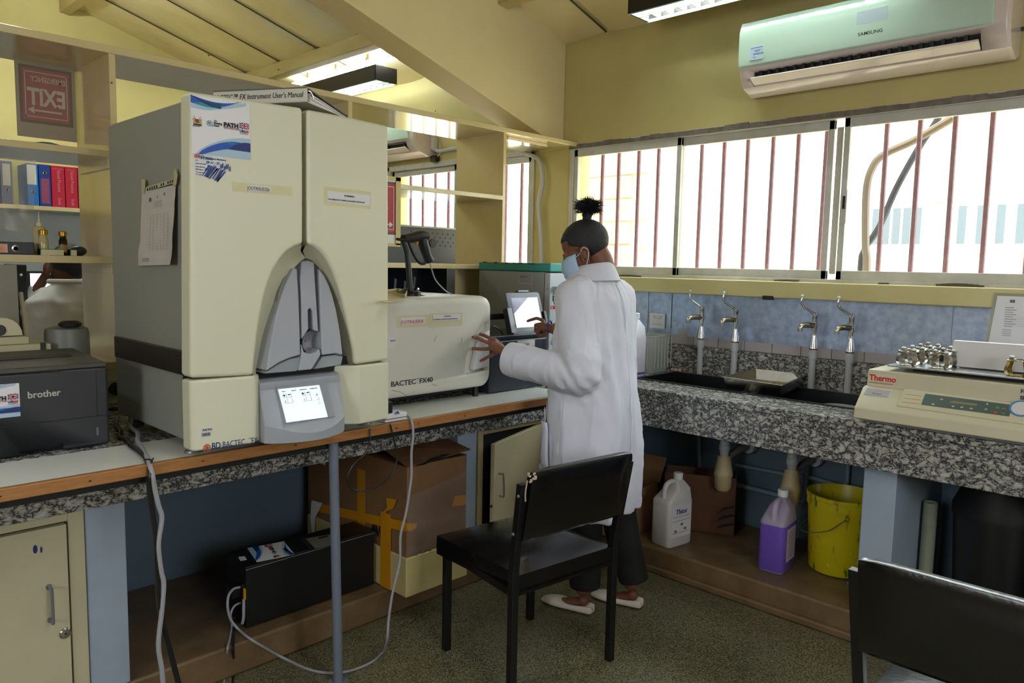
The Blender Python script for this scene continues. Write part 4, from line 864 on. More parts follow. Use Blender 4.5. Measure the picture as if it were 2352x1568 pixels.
def roundel(mb, c, r_, y):
    for k in range(20):
        if k in (14, 15, 16): continue
        a0, a1 = 2*math.pi*(k-.5)/20, 2*math.pi*(k+.5)/20
        mb.prism([(c[0]+r_*.78*math.cos(a0), y, c[1]+r_*.78*math.sin(a0)), (c[0]+r_*math.cos(a0), y, c[1]+r_*math.sin(a0)), (c[0]+r_*math.cos(a1), y, c[1]+r_*math.sin(a1)), (c[0]+r_*.78*math.cos(a1), y, c[1]+r_*.78*math.sin(a1))], (0, -.0004, 0))
    for k in range(8):
        a0 = math.pi*2*k/8+.2; mb.prism([(c[0]+r_*.25*math.cos(a0-.3), y, c[1]+r_*.25*math.sin(a0-.3)), (c[0]+r_*.8*math.cos(a0-.12), y, c[1]+r_*.8*math.sin(a0-.12)), (c[0]+r_*.8*math.cos(a0+.12), y, c[1]+r_*.8*math.sin(a0+.12)), (c[0]+r_*.25*math.cos(a0+.3), y, c[1]+r_*.25*math.sin(a0+.3))], (0, -.0004, 0))
    mb.prism([(c[0]+r_*.34*math.cos(R(30*k)), y, c[1]+r_*.34*math.sin(R(30*k))) for k in range(12)], (0, -.0004, 0))
orange_m = mat('orange_red_ink', 'd8502c', .5)
s = MB(); q = B(451, 358); roundel(s, (q.x, q.z), .0065, q.y-.0022)
e_ = Vector((XR-XL, -.06, 0)).normalized(); n_ = e_.cross(U_); q = B(474, 1027)+n_*.0035; roundel(s, (q.x, q.z), .0105, q.y-.001); s.mi = 1
q = B(485, 1031)+n_*.0035; s.text('BD', .026, q, e_, U_, bold=.0004, ext=.0003, sx=.78); s.text('BACTEC', .0255, q+e_*.031, e_, U_, ext=.0003, sx=.70); s.text('TM', .006, q+e_*.108+U_*.014, e_, U_, ext=.0003); s.text('FX', .0255, q+e_*.116, e_, U_, ext=.0003, sx=.70)
s.build('lettering', [orange_m, navy_m], fx)
def barcode(s, Pq, w_, h_, k, n_):
    random.seed(4); x = .1
    while x < .88:
        q = random.choice((.02, .035, .05)); s.prism([Pq(x, .12, k), Pq(x+q, .12, k), Pq(x+q, .5, k), Pq(x, .5, k)], n_*.0004); x += q+random.choice((.02, .035))
    random.seed(11)
flat_label(fx, 459, 984, 485, 1005, lambda a, b_: B(a, b_)+Vector((0, -.0035, 0)), (('PATH', .0095, .2, .68, 1.1, .0003),), extra=barcode)
MB().box(XL-.001, XL+.01, YF+.006, YF+.02, ZS-.03, ZS-.024).build('side_slot', dark_m, fx)
# taped form on the machine's flank
t = thing('taped_form', 'crumpled printed form in a plastic sleeve taped to the grey flank', 'paper', (xs, 2.4, 1.5))
xq = xs-.004
def SP(px, py, k=0): q = at(px, py, 'x', xq-k); return q
tl, tr_, br, bl = SP(328, 442), SP(406, 424), SP(408, 608), SP(325, 610); n1, n2 = 10, 16; rows = []
for j in range(n2+1):
    v = j/n2; row = []
    for i in range(n1+1):
        u = i/n1; p = (tl*(1-u)+tr_*u)*(1-v)+(bl*(1-u)+br*u)*v
        row.append(p+Vector((-.003-.007*v*v*(1+noise.noise((u*3, v*3, 1)))-.0025*noise.noise((u*6, v*7, 5))-(.012*v if i == n1 else 0), 0, 0)))
    rows.append(row)
MB().loft(rows, caps=False, closed=False).build('sheet', papercream_m, t)
s = MB(); O = rows
def lay(u, v, k=.0016):
    i = min(n1-1, int(u*n1)); j = min(n2-1, int(v*n2)); a, b_ = u*n1-i, v*n2-j
    return (O[j][i]*(1-a)+O[j][i+1]*a)*(1-b_)+(O[j+1][i]*(1-a)+O[j+1][i+1]*a)*b_+Vector((-k, 0, 0))
def patch(u0, u1, v0, v1, mi=0): s.mi = mi; s.prism([lay(u0, v0), lay(u1, v0), lay(u1, v1), lay(u0, v1)], (-.0003, 0, 0))
patch(.25, .31, .1, .15, 1); patch(.48, .51, .09, .13); patch(.68, .71, .07, .10, 1)
for k in range(5): patch(.4, .62, .16+.018*k, .164+.018*k)
for k in range(14): patch(.2+.0*k, .85, .33+.035*k, .333+.035*k)
for k in range(6): patch(.3+.1*k, .304+.1*k, .33, .8)
for k in range(4): patch(.12, .3, .9+.014*k, .905+.014*k, 1)
s.build('print', [inklt_m, inkgrey_m], t)
s = MB(); s.prism([SP(330, 432), SP(402, 410), SP(404, 420), SP(330, 442)], (-.003, 0, 0)); s.build('punched_strip', mat('sleeve_edge', 'b9b49c', .3), t)
s = MB()
for k in range(12):
    if k in (5, 8): continue
    a = 338+5.2*k; b_ = 436-1.75*k-1; s.prism([SP(a, b_-3, .0035), SP(a+2.2, b_-3.6, .0035), SP(a+2.2, b_+3, .0035), SP(a, b_+3.6, .0035)], (-.0004, 0, 0))
s.build('punch_hole', dark_m, t)
for P in ([(326, 411), (334, 413), (332, 445), (325, 443)], [(399, 393), (404, 387), (408, 402), (405, 424), (397, 428), (400, 406)]): MB().prism([SP(*p, .005) for p in P], (-.0008, 0, 0)).build('masking_tape', mat('old_tape', 'b8b08c', .6) if P[0][0] == 326 else bpy.data.materials['old_tape'], t)

# manual binder lying on top
zt4 = 2.0; pR = at(705, 199, 'z', zt4); pL = at(506, 208, 'z', zt4); ex = (pR-pL).normalized(); ey = Vector((0, 0, 1)).cross(ex); zt3 = zt4-.046
pL = pR-ex*.33; BL = lambda u, v, z: Vector((pL.x, pL.y, 0))+ex*u+ey*v+Vector((0, 0, z))
t = thing('manual_binder', 'white manual binder lying open edged on top of the tall analyser', 'binder', BL(.16, .1, zt3)); wm = mat('binder_white', 'd2cfc2', .5)
def slab(u0, u1, v0, v1, za, zb, zc2=None, zd=None):
    zc2 = za if zc2 is None else zc2; zd = zb if zd is None else zd
    return MB().loft([[BL(u0, v0, za), BL(u1, v0, za), BL(u1, v1, zc2), BL(u0, v1, zc2)], [BL(u0, v0, zb), BL(u1, v0, zb), BL(u1, v1, zd), BL(u0, v1, zd)]])
slab(0, .33, 0, .27, zt3, zt3+.003).build('back_cover', wm, t)
slab(0, .33, 0, .003, zt3, zt4).build('spine', wm, t)
slab(0, .33, 0, .27, zt4-.004, zt4, zt3+.008, zt3+.012).build('front_cover', mat('cover_grey', '6a686a', .5), t)
for k in range(5):
    f0 = zt3+.004+k*.006; f1 = zt3+.004+k*.0008; slab(.01, .324-.003*(k % 2), .03, .262, f0, f0+.005, f1, f1+.0008).build('page_block', paper_m, t)
MB().tube([BL(.326, .008, zt3+.006), BL(.326, .008, zt4-.012), BL(.326, .03, zt4-.01), BL(.326, .045, zt3+.02)], .002, 6, smooth=3).build('ring', chrome_m, t)
s = MB(); s.text("BD BACTEC\u2122 FX Instrument User's Manual", .0235, BL(.317, -.0007, zt3+.016), ex, U_, sx=.80, align='RIGHT', shear=.18); s.build('lettering', ink_m, t)

# ================================================================ left printer
pt = thing('laser_printer', 'charcoal laser printer cropped at left edge of the picture', 'printer', (.58, 2.45, .9))
y0 = 2.452; x1 = .772; x0 = .40; zt = at(200, 845, 'y', y0).z+.002; zt = 1.163
o = MB().loft([[(x0, y0, .903), (x1, y0, .903), (x1, y0+.37, .903), (x0, y0+.37, .903)], [(x0, y0, zt-.022), (x1, y0, zt-.022), (x1, y0+.37, zt-.022), (x0, y0+.37, zt-.022)]]).build('printer_body', printer_m, pt, bevel=.008, seg=3)
c1 = MB().box(at(46, 1030, 'y', y0).x, at(148, 1030, 'y', y0).x, y0-.01, y0+.03, .89, at(100, 1024, 'y', y0).z).build('c', dark_m)
c2 = MB().box(at(33, 860, 'y', y0).x, at(137, 850, 'y', y0).x, y0-.01, y0+.012, at(80, 858, 'y', y0).z, zt).build('c', dark_m)
cut(o, c1, c2)
tp = MB().loft([[(x0, y0, zt-.022), (x1, y0, zt-.022), (x1, y0+.37, zt-.022), (x0, y0+.37, zt-.022)], [(x0, y0+.004, zt-.008), (x1-.004, y0+.004, zt-.008), (x1-.008, y0+.30, zt+.008), (x0, y0+.30, zt+.008)]]).build('top_cover', printer2_m, pt, bevel=.003)
cc = [at(p[0], p[1], 'z', zt) for p in ((165, 818), (140, 806), (0, 808), (0, 828))]
cc[2].x = cc[3].x = .44
MB().prism([(p.x, p.y, zt-.01) for p in cc], (0, 0, .0125)).build('output_tray', dark_m, pt)
p_ = [at(*q, 'y', y0-.0006) for q in ((0, 981), (255, 951))]; zl = p_[1].z
MB().box(x0, x1+.0006, y0-.0007, y0+.02, zl-.0015, zl+.0015).build('tray_seam', dark_m, pt)
xs2 = at(222, 900, 'y', y0).x; MB().box(xs2-.001, xs2+.001, y0-.0007, y0+.02, zl, zt-.03).build('side_seam', dark_m, pt)
q = at(224, 990, 'y', y0); MB().box(q.x-.003, q.x+.003, y0-.0008, y0+.01, q.z-.012, q.z+.012).build('level_window', inkgrey_m, pt)
q = at(63, 917, 'y', y0); s = MB(); s.text('brother', .0265, (q.x, y0-.0012, q.z+.003), (1, 0, 0), (0, 0, 1), sx=1.0, bold=.0005); s.build('lettering', mat('silver_letter', 'b8b8b0', .4), pt)
b_ = at(47, 955, 'y', y0); tq = at(46, 879, 'y', y0); ww = .155
sticker(lambda u, v, k: Vector((b_.x-ww+u, y0-.0008-k, b_.z+v)), ww, tq.z-b_.z, pt)
# canister, boxed instrument and lamp-like instrument behind the printer
q = at(165, 800, 'y', 2.86); cx_ = q.x; t = thing('centrifuge', 'small round grey centrifuge with black lid knob behind the printer', 'centrifuge', (cx_, 2.88, .9)); rr_ = abs(at(212, 790, 'y', 2.86).x-at(107, 790, 'y', 2.86).x)/2
ztop = at(160, 752, 'y', 2.86).z
MB().lathe([(rr_*1.02, .9), (rr_*1.04, .93), (rr_*.98, ztop-.02), (rr_*.93, ztop-.006), (rr_*.7, ztop)], (cx_, 2.91, 0), 36).build('bowl_housing', mat('centrifuge_grey', '6f7068', .45), t)
MB().lathe([(rr_*.3, ztop), (rr_*.5, ztop+.005), (rr_*.52, ztop+.014), (rr_*.35, ztop+.022), (.001, ztop+.023)], (cx_, 2.87, 0), 28).build('lid_knob', black_m, t)
def CP(u, v, k): a_ = R(-62)+u/rr_; return Vector((cx_+(rr_+.003+k)*math.cos(a_), 2.90+(rr_+.003+k)*math.sin(a_), .985+v))
sticker(CP, rr_*.62, .082, t)
a = at(-40, 818, 'y', 2.835); b_ = at(118, 788, 'y', 2.835); t = thing('balance_base', 'beige boxy instrument base behind the printer', 'lab instrument', (b_.x-.2, 2.84, .9))
MB().box(a.x-.1, b_.x-.0, 2.835, 2.99, .9, b_.z).build('base_housing', mat('beige_case', 'b9b08c', .4), t, bevel=.005); MB().box(a.x-.1, at(68, 780, 'y', 2.85).x, 2.85, 2.98, b_.z, at(68, 772, 'y', 2.85).z).build('upper_plinth', bpy.data.materials['beige_case'], t, bevel=.004)
q = at(99, 796, 'y', 2.835); MB().box(q.x-.008, q.x+.008, 2.832, 2.837, q.z-.014, q.z+.014).build('rocker_switch', black_m, t)
q = at(58, 720, 'y', 2.86); z_ = at(68, 772, 'y', 2.85).z; MB().loft([[(q.x-.004, 2.85, z_), (q.x+.006, 2.85, z_), (q.x+.006, 2.87, z_), (q.x-.004, 2.87, z_)], [(q.x-.014, 2.85, z_+.145), (q.x-.006, 2.85, z_+.145), (q.x-.006, 2.87, z_+.145), (q.x-.014, 2.87, z_+.145)]]).build('support_post', mat('post_brown', '8a7c5c', .4), t)
s = MB(); q = at(8, 772, 'y', 2.87); s.loft([[(q.x+.055*math.cos(R(a_)), y, q.z+.06*math.sin(R(a_))) for a_ in range(0, 181, 15)] for y in (2.87, 2.95)]); s.mi = 1; s.loft([[(q.x-.01+.018*math.cos(R(a_)), y, q.z+.02+.018*math.sin(R(a_))) for a_ in range(0, 360, 30)] for y in (2.865, 2.87)]); s.build('swing_hood', [mat('hood_ivory', 'c9c0a0', .35), black_m], t, bevel=.004)
a = at(0, 728, 'y', 3.0); b_ = at(38, 608, 'y', 3.0); MB().box(a.x-.2, b_.x, 3.0, 3.02, 1.08, b_.z).build('partition_board', mat('taupe_board', '8a8476', .6), None, 'taupe grey board standing behind the beige instrument', cat='board')
# wall socket low behind the cabinet
t = thing('wall_socket', 'white wall socket with black plug between printer and tall cabinet', 'socket', (.98, 3.155, 1.0)); a = at(243, 925, 'y', 3.15); b_ = at(300, 868, 'y', 3.15)
MB().box(a.x-.03, b_.x, 3.15, 3.16, .925, b_.z).build('face_plate', mat('socket_cream', 'c9c2a0', .4), t, bevel=.002); q = at(267, 893, 'y', 3.14); MB().tube([(q.x, 3.15, q.z), (q.x, 3.10, q.z)], [.026, .022], 18).build('plug', black_m, t)
s_ = at(252, 886, 'y', 3.149); MB().box(s_.x-.008, s_.x+.004, 3.147, 3.15, s_.z-.008, s_.z+.012).build('rocker', white_m, t)
# cables
def cable(name, lab, pts, r, m, group=None, smooth=7): return MB().tube(pts, r, 8, smooth=smooth).build(name, m, None, lab, cat='cable', group=group)
zc = .908
up_ = [at(*p, 'z', zc) for p in ((268, 958), (266, 975), (277, 990), (276, 1003), (292, 1012), (300, 1022), (318, 1035), (336, 1052))]
dn = [at(*p, 'y', 2.118) for p in ((346, 1085), (343, 1120), (350, 1180), (358, 1240), (362, 1330), (368, 1400), (378, 1450), (392, 1500), (410, 1568), (425, 1620))]
cable('power_cable', 'thick black cable hanging over the board edge at left', up_+dn, .0075, cable_b)
up_ = [at(*p, 'z', zc+.004) for p in ((300, 955), (300, 980), (316, 995), (316, 1012), (325, 1025), (333, 1040), (340, 1055))]
dn = [at(*p, 'y', 2.112) for p in ((350, 1090), (355, 1120), (364, 1160), (372, 1190), (364, 1250), (370, 1310), (376, 1340), (372, 1400), (364, 1480), (372, 1540), (376, 1600))]
cable('power_cable', 'thick pale grey cable hanging beside the black one at left', up_+dn, .0068, cable_g)
MB().tube([at(*p, 'z', zc+.008) for p in ((331, 1056), (340, 1054), (350, 1058), (346, 1063), (352, 1052))], .0022, 6, smooth=3).build('cable_tie', black_m, None, 'thin black tie binding the two cables at the board edge', cat='cable tie')
cable('flat_lead', 'black lead lying across the granite behind the cabinet', [at(*p, 'z', .907) for p in ((248, 940), (275, 938), (300, 939), (320, 945))], .006, cable_b)
cable('looped_lead', 'thin black lead looping below the bench by the metal pole', [A(850, 985, YF+.03)]+[at(*p, 'y', 2.12) for p in ((850, 1000), (848, 1020), (838, 1042), (812, 1066), (798, 1095), (804, 1118), (826, 1128), (860, 1120), (892, 1098), (910, 1064), (909, 1030), (900, 990), (896, 974))], .0032, cable_b)
q = at(915, 955, 'z', .9)
t = thing('power_adaptor', 'white plug adaptor lying on the board beside the tall analyser', 'adaptor', q)
a = at(895, 968, 'y', 2.15); b_ = at(936, 947, 'y', 2.15); MB().box(a.x-.02, b_.x, 2.15, 2.21, .903, .933).build('adaptor_body', white_m, t, bevel=.006, seg=3); MB().box(a.x-.022, b_.x+.001, 2.148, 2.212, .914, .917).build('seam', inkgrey_m, t)
MB().prism([at(*p, 'z', .9335) for p in ((905, 950), (914, 943), (918, 950))], (0, 0, .0006)).build('blue_arrow', blueink_m, t)
MB().box(a.x-.01, a.x+.022, 2.16, 2.195, .933, .975).build('black_plug', black_m, t, bevel=.004)
cable('extension_flex', 'long pale flex running from the white adaptor down to the floor', [at(936, 955, 'y', 2.18), at(946, 968, 'y', 2.12)]+[at(*p, 'y', 2.11) for p in ((949, 1000), (945, 1040), (945, 1090), (940, 1130), (932, 1180), (920, 1230), (918, 1290), (902, 1360), (893, 1420), (889, 1470))]+[at(*p, 'z', .006) for p in ((880, 1496), (850, 1522), (790, 1543), (720, 1540), (650, 1510))]+[at(610, 1488, 'y', 2.435), at(575, 1467, 'z', .128), at(548, 1445, 'z', .13), at(530, 1422, 'y', 2.545), at(523, 1395, 'y', 2.55), at(525, 1368, 'y', 2.56), at(537, 1352, 'y', 2.57), at(552, 1348, 'y', 2.57)], .0048, cable_g)
# ================================================================ low white analyser
YQ = 2.32
fq = thing('low_analyser', 'low cream analyser box with rounded corners the woman is touching', 'lab analyser', (1.9, 2.5, .9))
Q = lambda px, py, y=YQ: at(px, py, 'y', y)
x1 = Q(1131, 780).x; x0 = x1-.66; z0 = Q(1000, 908).z+.0; z0 = .945; z1 = 1.338
def ring(y, ins, r_): w_, h_ = x1-x0-2*ins, z1-z0-2*ins; return [((x0+x1)/2+u, y, (z0+z1)/2+v) for u, v in rrect(w_, h_, r_, 6)]
o = MB().loft([ring(2.78, .01, .03), ring(2.77, 0, .035), ring(2.36, 0, .045), ring(2.334, .004, .05), ring(2.323, .014, .05), ring(2.32, .03, .04)]).build('casing', ivory2_m, fq, sharp=50)
rp = [(1126, 733), (1112, 742), (1095, 762), (1080, 790), (1071, 820), (1067, 856), (1072, 861), (1122, 850), (1124, 800)]
P = [Q(*p) for p in rp]
c1 = MB().loft([[p+Vector((0, -.02, 0)) for p in P], [p*.999+Vector((.0, .035, 0)) for p in P]]).build('c', ivory2_m)
cut(o, c1)
P = [Q(*p) for p in ((1125, 757), (1112, 766), (1103, 782), (1096, 805), (1090, 832), (1087, 850), (1122, 842))]
MB().loft([[p+Vector((.004, .03, 0)) for p in P], [p+Vector((.004, .002, 0)) for p in P]]).build('door_grip', mat('grip_white', 'd9dadf', .4), fq, bevel=.004)
for xx in (x0+.06, x1-.05, ): 
    for yy in (2.37, 2.72): MB().cyl((xx, yy, .9), (xx, yy, .947), .014, .012).build('foot', blackmetal_m, fq)
MB().box(x0+.03, x1-.03, 2.40, 2.74, .925, .948).build('underpan', black_m, fq)
F2 = lambda px, py: Q(px, py)+Vector((0, -.0006, 0))
flat_label(fq, 909, 725, 985, 753, F2, (), clearlabel_m, 'clear_tape'); flat_label(fq, 985, 720, 1061, 752, F2, (), clearlabel_m, 'clear_tape')
flat_label(fq, 919, 730, 975, 745, F2, (('JOOTRHL/E/018', .0185, .02, .1, .86, .0002),), k=.0014, ink=red_m)
flat_label(fq, 994, 723, 1056, 737, F2, (('WARNING!', .007, .4, .6, 1, .0001), ('TO BE OPERATED BY TRAINED & AUTHORIZED PERSONS ONLY', .0058, .0, .15, .8, .0001)), k=.0014)
flat_label(fq, 885, 765, 906, 798, F2, (('READY', .008, .5, .4, 1, .0001),), k=.0014)
s = MB(); q = Q(898, 888); s.text('BACTEC', .028, (q.x-.002, YQ-.001, q.z), (1, 0, 0), (0, 0, 1), sx=1.18, bold=.0005); s.text('TM', .007, (q.x+.124, YQ-.001, q.z+.017), (1, 0, 0), (0, 0, 1)); s.text('FX40', .028, (q.x+.138, YQ-.001, q.z), (1, 0, 0), (0, 0, 1), sx=1.15, bold=.0005); s.build('lettering', mat('dark_letter', '3c3a3c', .5), fq)
for pts in (((991, 882), (1000, 885), (1003, 884)), ((1060, 775), (1061, 782), (1057, 793)), ((1003, 770), (997, 784)), ((900, 896), (920, 900), (935, 910))):
    MB().tube([F2(*p) for p in pts], .0008, 4).build('scuff_mark', inkgrey_m, fq)
# barcode scanner on its stand
ts = thing('barcode_scanner', 'black handheld barcode scanner with yellow trigger parked in a stand', 'scanner', (1.96, 2.5, z1))
G = lambda px, py, y=2.48: at(px, py, 'y', y)
s = MB(); s.tube([G(*p) for p in ((926, 548), (945, 546), (965, 541), (979, 543))], [.020, .026, .027, .024], 14, smooth=3, flat=.8); s.build('scan_head', black_m, ts)
s = MB(); s.tube([G(*p) for p in ((970, 548), (974, 565), (980, 585), (987, 600))], [.022, .024, .021, .022], 12, smooth=3, flat=.85); s.build('handle', mat('scanner_navy_black', '20242e', .4), ts)
MB().tube([G(*p) for p in ((956, 548), (958, 556), (957, 562))], [.007, .007, .004], 8).build('trigger', mat('trigger_yellow', 'd9982c', .4), ts)
MB().tube([G(*p, 2.47) for p in ((913, 549), (930, 551), (955, 546), (968, 545))], [.012, .013, .011, .006], 10, smooth=3, flat=.5).build('cradle', black_m, ts)
MB().tube([G(*p) for p in ((926, 553), (934, 575), (938, 610), (943, 672))], [.0115, .0115, .012, .013], 12, smooth=4).build('goose_neck', mat('neck_grey_black', '2c3038', .35), ts)
MB().tube([G(*p) for p in ((938, 553), (946, 575), (956, 595), (966, 605), (976, 605))], .006, 8, smooth=3).build('wire_guard', black_m, ts)
q = G(942, 688, 2.48); MB().loft([[(q.x+.05*s_*math.cos(R(30*k)), 2.50+.07*s_*math.sin(R(30*k)), z1+h_) for k in range(12)] for s_, h_ in ((1, .0), (1, .008), (.5, .018), (.25, .03))]).build('stand_base', black_m, ts)
s = MB(); s.tube([G(*p, 2.44) for p in ((948, 668), (956, 690), (972, 692), (990, 689), (975, 680), (958, 676))], .0035, 6, closed=True); s.build('lead_bundle', black_m, ts); s = MB(); s.obox(G(956, 678, 2.44), (.03, .03, .035), rotz(.5)); s.build('usb_plug', black_m, ts, bevel=.003)
for p in ((960, 664), (963, 683)): MB().ball(G(*p, 2.42), .006, n=8).build('chrome_screw', chrome_m, ts)
cable('scanner_lead', 'grey curled lead hanging from the barcode scanner grip', [G(*p, 2.5) for p in ((988, 602), (992, 620), (1000, 642), (1015, 660), (1030, 672), (1045, 678))], .003, cable_g)
t = thing('padded_envelope', 'folded buff envelope lying beside the scanner stand', 'envelope', (1.8, 2.45, z1))
s = MB(); P = [at(*p, 'z', z1+.003) for p in ((880, 672), (915, 670), (936, 676), (930, 686), (897, 694), (880, 694))]; s.prism(P, (0, 0, .003)); s.loft([[p+Vector((0, 0, .004)) for p in P[:4]], [P[0]+Vector((0, 0, .012)), P[1]+Vector((0, 0, .016)), P[2]+Vector((0, 0, .02)), P[3]+Vector((0, 0, .018))]], caps=False)
s.build('paper_fold', mat('buff_paper', 'cdbf95', .7), t)

# ================================================================ second printer with tablet, incubator
YR = 2.36
p2 = thing('document_printer', 'charcoal printer carrying the tablet in front of the incubator', 'printer', (2.45, YR, .9))
H = lambda px, py, y=YR: at(px, py, 'y', y)
x1 = H(1256, 820).x; x0 = x1-.38; zt = H(1250, 775).z
MB().box(x0, x1, YR, YR+.37, .903, zt).build('printer_body', mat('charcoal_blue', '2c313c', .4), p2, bevel=.008, seg=3)
MB().box(x0+.004, x1-.004, YR+.012, YR+.36, zt, zt+.022).build('top_cover', mat('charcoal_top2', '1e222c', .35), p2, bevel=.006)
q = H(1249, 800); MB().box(q.x-.001, q.x+.001, YR-.0006, YR+.01, .92, zt-.01).build('side_seam', dark_m, p2)
F3 = lambda px, py: H(px, py)+Vector((0, -.0006, 0))
flat_label(p2, 1188, 783, 1228, 797, F3, (('JOOTRHL/L/019', .0155, .03, .15, .72, .0002),), ink=red_m)
s = MB(); q = H(1185, 812); s.text('brother', .027, (q.x, YR-.0012, q.z), (1, 0, 0), (0, 0, 1), bold=.0005); s.build('lettering', bpy.data.materials['silver_letter'], p2)
# tablet: tilted back, held by a black bracket
tb = thing('tablet', 'tablet with bright screen in a black clamp holder on the printer', 'tablet', (2.45, 2.4, zt+.02))
yA, yB_ = 2.40, 2.47
c = [at(1178, 765, 'y', yA), at(1256, 759, 'y', yA), at(1240, 677, 'y', yB_), at(1160, 672, 'y', yB_)]   # bl br tr tl of the slab
ex = (c[1]-c[0]).normalized(); ey = ((c[3]-c[0])-ex*(c[3]-c[0]).dot(ex)).normalized(); ez = ex.cross(ey); wd_ = (c[1]-c[0]).length; hg_ = (c[3]-c[0]).dot(ey)
o_ = c[0]; sh = (c[3]-c[0]).dot(ex)
T3 = lambda u, v, k=0: o_+ex*(u*wd_+sh*v)+ey*v*hg_+ez*k
if ez.y > 0: ez = -ez
P = rrect(1, 1, .07, 4, .5, .5); MB().loft([[T3(u, v, -.012) for u, v in P], [T3(u, v, 0) for u, v in P]]).build('tablet_shell', mat('shell_grey', '6e7280', .35), tb, bevel=.002)
P = rrect(.97, .97, .06, 4, .5, .5); MB().prism([T3(u, v, .0004) for u, v in P], ez*.001).build('glass_front', mat('bezel_gloss', '141012', .15), tb)
MB().prism([T3(u, v, .0016) for u, v in ((.13, .12), (.9, .12), (.9, .86), (.13, .86))], ez*.0006).build('screen', mat('tablet_screen', 'dfe4ee', .08, emit=('eef2ff', .5)), tb)
for a in (((.3, .86), (.62, .86), (.13, .47), (.13, .86)),): MB().prism([T3(u, v, .0023) for u, v in a], ez*.0003).build('screen_image', mat('lilac_image', 'b4a8cc', .1, var=(60, '8478a8', .6)), tb)
s = MB(); s.prism([T3(.36, 1.0, .003), T3(.68, 1.0, .003), T3(.68, 1.05, .003), T3(.36, 1.05, .003)], -ez*.024); s.prism([T3(-.08, -.02, .01), T3(.06, -.02, .01), T3(.06, .62, .01), T3(-.08, .62, .01)], -ez*.03); s.prism([T3(.97, .15, .01), T3(1.06, .15, .01), T3(1.06, .5, .01), T3(.97, .5, .01)], -ez*.03)
s.prism([T3(-.05, -.06, .014), T3(1.0, -.08, .014), T3(1.0, .0, .014), T3(-.05, .0, .014)], -ez*.035)
s.build('clamp_holder', mat('clamp_black', '16181e', .35), tb, bevel=.003)
cf_ = mat('clamp_silver', 'a4a8ba', .35)
for pts in ([T3(-.07, 0, .011), T3(.05, 0, .011), T3(.05, .6, .011), T3(-.07, .6, .011)], [T3(.37, 1.005, .0035), T3(.67, 1.005, .0035), T3(.67, 1.045, .0035), T3(.37, 1.045, .0035)]): MB().prism(pts, ez*.001).build('clamp_facing', cf_, tb)
q = T3(.4, -.05, -.03); MB().box(q.x-.06, q.x+.09, q.y-.03, q.y+.04, zt+.022, q.z+.0).build('bracket_foot', bpy.data.materials['clamp_black'], tb, bevel=.003)
a = at(1128, 727, 'y', 2.5); b_ = at(1156, 727, 'y', 2.5); MB().box(a.x-.05, b_.x, 2.49, 2.51, a.z-.014, a.z+.014).build('side_arm', bpy.data.materials['clamp_black'], tb, bevel=.003)
cable('tablet_lead', 'thin dark lead drooping behind the low analyser to the tablet', [at(*p, 'y', 2.42) for p in ((1132, 748), (1148, 757), (1158, 775), (1162, 800), (1160, 830), (1145, 865), (1128, 885))], .0035, cable_b)
ic = thing('incubator', 'grey laboratory incubator with teal top and white door', 'incubator', (2.85, 2.5, .9))
XI = 2.85; YI = at(1262, 700, 'x', XI).y; YIb = 3.02; Z1 = at(1262, 604, 'x', XI).z; ZT1 = at(1262, 624, 'x', XI).z
dk = at(1247, 700, 'x', XI).y
MB().box(XI, 3.13, dk, YIb, .93, ZT1-.002).build('case', mat('incubator_grey', 'aab0b4', .4), ic, bevel=.004)
MB().box(XI-.002, 3.132, YI-.002, YIb+.002, ZT1, Z1).build('top_cap', teal_p, ic, bevel=.005)
d = MB().box(XI, 3.13, YI, dk-.006, .935, ZT1-.006).build('door', mat('incubator_white', 'ccd2dc', .35), ic, bevel=.004)
MB().box(XI+.004, 3.12, dk-.006, dk, .94, ZT1-.01).build('door_seal', inkgrey_m, ic)
hz = at(1290, 655, 'y', YI-.06); HX = at(1290, 690, 'y', YI-.06).x; MB().cyl((HX, YI-.06, hz.z+.0), (HX, YI-.06, .98), .012, n=14).build('door_handle', mat('teal_handle', '56b8b4', .3), d)
s = MB(); s.box(HX-.005, HX+.005, YI-.06, YI, hz.z-.035, hz.z-.008); s.ball((XI-.002, dk-.03, hz.z-.02), .006, n=8); s.build('handle_bracket', mat('bracket_mauve', 'b4b0ba', .4), d)
k_ = 14
for i in range(k_):
    q = at(1113+i*8.6, 602+i*.3, 'x', XI); 
    if i == 11: continue
    MB().box(XI-.0035, XI+.002, q.y-.010, q.y+.010, q.z-.0025, q.z+.003).build('vent_slot', dark_m if i > 7 or i % 3 == 0 else gold_m, ic)
s = MB(); a = at(1191, 626, 'x', XI-.001); b_ = at(1223, 654, 'x', XI-.001); s.box(XI-.0012, XI+.001, b_.y, a.y, b_.z, a.z); s.mi = 1
for k in range(7): yy = a.z-.006-.0065*k; s.box(XI-.0016, XI, b_.y+.01, a.y-.004-.006*(k % 2), yy-.0012, yy)
s.text('Calibration due', .009, (XI-.0016, a.y-.01, a.z-.022), (0, -1, 0), (0, 0, 1), shear=.2)
s.build('calibration_label', [mat('label_blueish', 'b9bcc8', .5), inkgrey_m], ic)
yd_ = YI-.0006
s = MB(); q = at(1278, 680, 'y', YI); cx_, cz_ = q.x-.005, q.z
ell = lambda a_, b_, k: s.prism([(cx_+a_*math.cos(R(15*i)), yd_-k, cz_+b_*math.sin(R(15*i))) for i in range(24)], (0, -.0004, 0))
